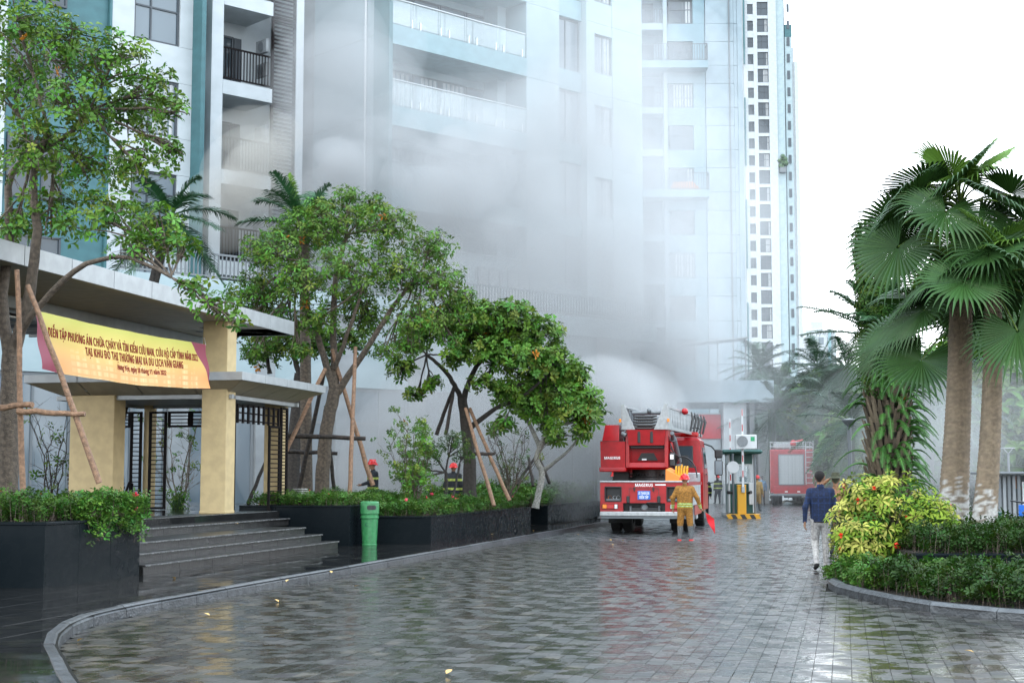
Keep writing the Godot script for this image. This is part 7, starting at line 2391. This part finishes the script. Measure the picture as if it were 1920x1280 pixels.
	var green := thing("utility_box", "small dark green box left of the kiosk behind the palm trunk", "box", Vector3(11.54, 0.52, -36) * Vector3(1, 0, 1))
	block("case", Vector3(0, 0.38, 0), Vector3(0.3, 0.7, 0.3), M.booth_green, green, 0.02)
	block("lid", Vector3(0, 0.75, 0), Vector3(0.34, 0.05, 0.34), M.booth_green, green, 0.01)
	motorbike(Vector3(12.08, 0.49, -35) * Vector3(1, 0, 1))
	# the hose on the road
	var hose := thing("fire_hose", "pale fire hose snaking over the road in front of the second fire engine", "hose", Vector3(21.57, 0, -129.21))
	var hp := []
	for q in [Vector3(25.76, 0, -155.91), Vector3(19.44, 0, -115.97), Vector3(16.83, 0, -98.34), Vector3(16.26, 0, -92.33), Vector3(17, 0, -94.25), Vector3(18.28, 0, -100.53), Vector3(18.12, 0, -96.26), Vector3(17.74, 0, -90.49), Vector3(18.11, 0, -88.72)]:
		hp.append(q - Vector3(21.57, 0, -129.21) + Vector3(0, 0.06, 0))
	var hh := MB.new()
	hh.tube(hp, taper(0.07, 0.07, hp.size() - 1), 8)
	obj("hose", hh, M.hose, hose)
	# fallen leaves
	var spots := [Vector3(-4.97, 0.12, -22.05), Vector3(-3.17, 0.12, -21.49), Vector3(-2.83, 0.12, -23.53), Vector3(-3.08, 0.01, -19.49), Vector3(-3.29, 0.01, -18.62), Vector3(-3.58, 0.01, -17.48), Vector3(-2.21, 0.01, -21.94), Vector3(-1.55, 0.01, -23.28), Vector3(-1.41, 0.01, -23.52), Vector3(-0.48, 0.12, -38.69), Vector3(0.59, 0.12, -41.78), Vector3(1.65, 0.12, -46.4), Vector3(2.44, 0.01, -37.87), Vector3(2.36, 0.01, -35.49), Vector3(2.64, 0.01, -38.19), Vector3(2.76, 0.01, -37.87), Vector3(1.77, 0.01, -41.71), Vector3(2.29, 0.01, -43.73), Vector3(4.08, 0.01, -13.71), Vector3(-5.03, 0.72, -27.68), Vector3(-4.17, 0.01, -14.77), Vector3(-0.48, 0.01, -12.38)]
	var where := ["on the pavement nearest to the steps' left end", "on the pavement below the middle of the steps", "on the pavement in front of the steps' right end", "on the road close below the kerb, left of the bin's reflection", "on the road second from the kerb's bend", "on the road just inside the kerb's bend", "on the road below the green bin", "on the road, left one of a pair below the low planter", "on the road, right one of a pair below the low planter", "on the pavement beside the low planter's front corner", "on the pavement at the far end of the low planter", "on the pavement between the two far planters", "on the road under the truck's left wheels, leftmost", "on the road under the truck's left wheels, nearest to the camera", "on the road behind the truck's left wheels, second from the left", "on the road behind the truck's left wheels, rightmost", "at the kerb left of the truck, nearer one", "at the kerb left of the truck, farther one", "alone on the paving near the right edge", "on the upper landing of the steps", "at the near bend of the kerb, lower left", "on the road at the bottom of the picture"]
	var lm := leaf_mesh(1, 0.115, 0.06, 0.12, 0.18, 0.12)
	for k in spots.size():
		var m := StandardMaterial3D.new()
		if not M.has("dry_leaf"):
			mat("dry_leaf", lin(0.6, 0.38, 0.12), 0.5)
		var l := obj("fallen_leaf", lm, M.dry_leaf)
		l.position = spots[k] + Vector3(0, 0.012, 0)
		l.rotation = Vector3(rnd(-0.2, 0.2), rnd(0, TAU), rnd(-0.2, 0.2))
		l.scale = Vector3.ONE * rnd(0.7, 1.1)
		tag(l, "small curled yellow leaf " + where[k], "leaf", "fallen leaves")


func motorbike(at: Vector3) -> void:
	var o := thing("motor_scooter", "blue and red scooter parked at the right edge by the kiosk", "scooter", at, deg_to_rad(-12))
	for z: float in [0.0, -1.2]:
		wheel(o, Vector3(0, 0.24, z), 0.24, 0.1, 1.0)
	var b := MB.new()
	b.hull([Vector3(-0.14, 0.3, 0.15), Vector3(0.14, 0.3, 0.15), Vector3(0.14, 0.3, -0.5), Vector3(-0.14, 0.3, -0.5)], [Vector3(-0.12, 0.72, 0.25), Vector3(0.12, 0.72, 0.25), Vector3(0.14, 0.72, -0.45), Vector3(-0.14, 0.72, -0.45)])
	b.hull([Vector3(-0.15, 0.25, -0.9), Vector3(0.15, 0.25, -0.9), Vector3(0.12, 0.25, -1.05), Vector3(-0.12, 0.25, -1.05)], [Vector3(-0.16, 0.95, -0.8), Vector3(0.16, 0.95, -0.8), Vector3(0.1, 0.95, -0.95), Vector3(-0.1, 0.95, -0.95)])
	obj("body", b, M.sign_blue, o)
	block("tail_light", Vector3(0, 0.58, 0.24), Vector3(0.24, 0.14, 0.08), M.lens_red, o, 0.03)
	block("seat", Vector3(0, 0.77, -0.1), Vector3(0.26, 0.1, 0.7), M.black_plastic, o, 0.04)
	block("footboard", Vector3(0, 0.3, -0.7), Vector3(0.3, 0.06, 0.5), M.sign_blue, o, 0.02)
	var h := MB.new()
	h.tube([Vector3(-0.34, 1.05, -0.78), Vector3(0, 1.0, -0.86), Vector3(0.34, 1.05, -0.78)], [0.02, 0.025, 0.02], 8)
	obj("handlebar", h, M.black_plastic, o)


# ---------------------------------------------------------------- smoke

func plume(parent: Node, path: Array, n: int, r0: float, r1: float, spread: float, depth: float, c: Color) -> void:
	# depth: how much of the light one puff takes through its middle
	for k in n:
		var t := (k + rng.randf()) / n * (path.size() - 1)
		var i := mini(int(t), path.size() - 2)
		var p: Vector3 = (path[i] as Vector3).lerp(path[i + 1], t - i) + rdir() * spread * pow(rng.randf(), 0.5)
		var r := rnd(r0, r1)
		var m := FogMaterial.new()
		m.albedo = c
		m.density = depth * rnd(0.7, 1.3) / (2.0 * r)
		var f := FogVolume.new()
		f.shape = RenderingServer.FOG_VOLUME_SHAPE_ELLIPSOID
		f.size = Vector3(r * rnd(1.0, 1.4), r * rnd(0.65, 1.0), r * rnd(0.8, 1.1)) * 2.0
		f.position = p
		f.rotation = Vector3(rnd(-0.5, 0.5), rnd(0, TAU), rnd(-0.6, 0.6))
		f.material = m
		f.name = "smoke_puff"
		parent.add_child(f, true)


func smoke() -> void:
	var o := thing("smoke", "white and grey smoke drifting between the trees and the towers", "smoke")
	o.set_meta("kind", "stuff")
	var white := lin(0.96, 0.985, 1.0)
	var grey := lin(0.94, 0.95, 0.96)
	# broad thin veils
	plume(o, [Vector3(-3.59, 6.15, -50), Vector3(0, 8.73, -53), Vector3(4.12, 11.34, -57)], 5, 5.0, 7.0, 1.5, 0.35, white)
	plume(o, [Vector3(-1.18, 16.8, -54), Vector3(3.16, 18.36, -62), Vector3(6.61, 17.09, -76)], 5, 5.0, 7.5, 2.5, 0.22, white)
	plume(o, [Vector3(-5.41, 2.19, -47.5), Vector3(-1.06, 2.74, -49.5), Vector3(3.05, 3.6, -53.5)], 6, 2.8, 3.8, 0.8, 0.42, white)
	# the thick rising column, with torn smaller curls on its near side
	plume(o, [Vector3(7.07, 3.84, -60), Vector3(5.4, 6.46, -58), Vector3(3.22, 8.72, -56), Vector3(0.39, 10.63, -54), Vector3(-2.63, 11.63, -52)], 15, 1.8, 3.4, 1.9, 0.16, white)
	plume(o, [Vector3(6.31, 4.34, -57), Vector3(4.58, 6.65, -55.5), Vector3(2.72, 8.86, -54), Vector3(0.38, 10.3, -52), Vector3(-1.83, 11.52, -50.5), Vector3(-3.63, 12.34, -50)], 34, 0.6, 1.4, 1.9, 0.2, white)
	plume(o, [Vector3(-5.95, 9.18, -48.5), Vector3(-5.33, 11.59, -49), Vector3(-3.99, 13.08, -50), Vector3(-1.13, 13.92, -52)], 14, 0.5, 1.2, 1.2, 0.26, white)
	plume(o, [Vector3(6.48, 22.43, -74), Vector3(9.85, 17.91, -80), Vector3(11.48, 11.68, -84)], 4, 3.5, 5.5, 2.5, 0.12, white)
	plume(o, [Vector3(3.9, 9.26, -57), Vector3(3.15, 13.42, -58), Vector3(2.62, 17.82, -60)], 9, 2.0, 3.6, 2.2, 0.22, white)
	plume(o, [Vector3(-5.02, 1.85, -47), Vector3(-2.42, 2.89, -48.5), Vector3(0.73, 2.78, -51), Vector3(4.48, 3.73, -57)], 14, 1.2, 2.6, 1.2, 0.2, white)
	plume(o, [Vector3(7.56, 6.59, -57), Vector3(5.43, 7.1, -54), Vector3(5.61, 5.35, -54), Vector3(7.54, 4.95, -57)], 8, 1.6, 2.8, 1.8, 0.16, white)
	plume(o, [Vector3(2.55, 3.88, -47.5), Vector3(3.51, 5.01, -49), Vector3(4.19, 4.05, -51), Vector3(3.67, 2.38, -49)], 8, 0.9, 1.8, 0.9, 0.24, white)
	plume(o, [Vector3(4.77, 11.85, -60), Vector3(6.03, 10.84, -62), Vector3(6.91, 9.04, -62)], 5, 2.0, 3.2, 1.6, 0.16, white)
	plume(o, [Vector3(-6.14, 9.96, -50), Vector3(-5.92, 12.93, -51), Vector3(-5.7, 17.02, -52)], 9, 1.8, 3.0, 1.2, 0.3, white)
	plume(o, [Vector3(-3.7, 12, -51), Vector3(-1.15, 12.99, -53), Vector3(1.86, 14.9, -57)], 9, 1.6, 3.2, 1.5, 0.25, white)
	plume(o, [Vector3(-9.54, 9.8, -48), Vector3(-8.96, 11.49, -48.5), Vector3(-7.83, 12.67, -49)], 9, 0.6, 1.5, 0.7, 0.4, lin(0.99, 0.96, 0.88))
	plume(o, [Vector3(9.97, 2.47, -70), Vector3(12.73, 3.35, -76), Vector3(15.7, 4.3, -80), Vector3(15.46, 2.97, -70)], 4, 2.4, 4.4, 2.0, 0.08, grey)
	plume(o, [Vector3(11.44, 2.15, -44), Vector3(13.73, 2.52, -47), Vector3(15.39, 2.37, -48)], 5, 2.0, 3.4, 1.2, 0.14, grey)


func _ready() -> void:
	rng.seed = 20221118
	# camera: a standing photographer, tilted up a little
	var cam := Camera3D.new()
	cam.name = "camera"
	add_child(cam)
	cam.position = Vector3(0, 1.6, 0)
	cam.rotation.x = atan(255.0 / 2800.0)
	cam.fov = rad_to_deg(2.0 * atan(640.0 / 2800.0))
	cam.near = 0.1
	cam.far = 4000.0
	cam.current = true
	# overcast sky
	var sky := ProceduralSkyMaterial.new()
	sky.sky_top_color = lin(0.55, 0.68, 0.82)
	sky.sky_horizon_color = lin(0.94, 0.975, 1.0)
	sky.sky_curve = 0.35
	sky.sky_energy_multiplier = 1.8
	sky.ground_bottom_color = lin(0.12, 0.12, 0.12)
	sky.ground_horizon_color = lin(0.5, 0.52, 0.53)
	sky.ground_curve = 0.02
	var env := Environment.new()
	env.background_mode = Environment.BG_SKY
	env.sky = Sky.new()
	env.sky.sky_material = sky
	env.tonemap_mode = Environment.TONE_MAPPER_LINEAR
	env.tonemap_exposure = 1.2
	env.volumetric_fog_enabled = true
	env.volumetric_fog_density = 0.0
	env.sdfgi_enabled = true
	env.ssao_enabled = true
	env.ssil_enabled = true
	var we := WorldEnvironment.new()
	we.name = "world"
	we.environment = env
	add_child(we)
	var sun := DirectionalLight3D.new()
	sun.name = "sun"
	add_child(sun)
	sun.rotation = Vector3(deg_to_rad(-62), deg_to_rad(-35), 0)
	sun.light_energy = 0.5
	sun.light_color = Color(1.0, 0.97, 0.93)
	sun.light_angular_distance = 14.0
	sun.shadow_enabled = true
	# the place
	materials()
	paving()
	near_tower()
	far_towers()
	steps()
	pavilion()
	planting()
	ladder_truck()
	second_truck()
	booth()
	furniture()
	people()
	smoke()
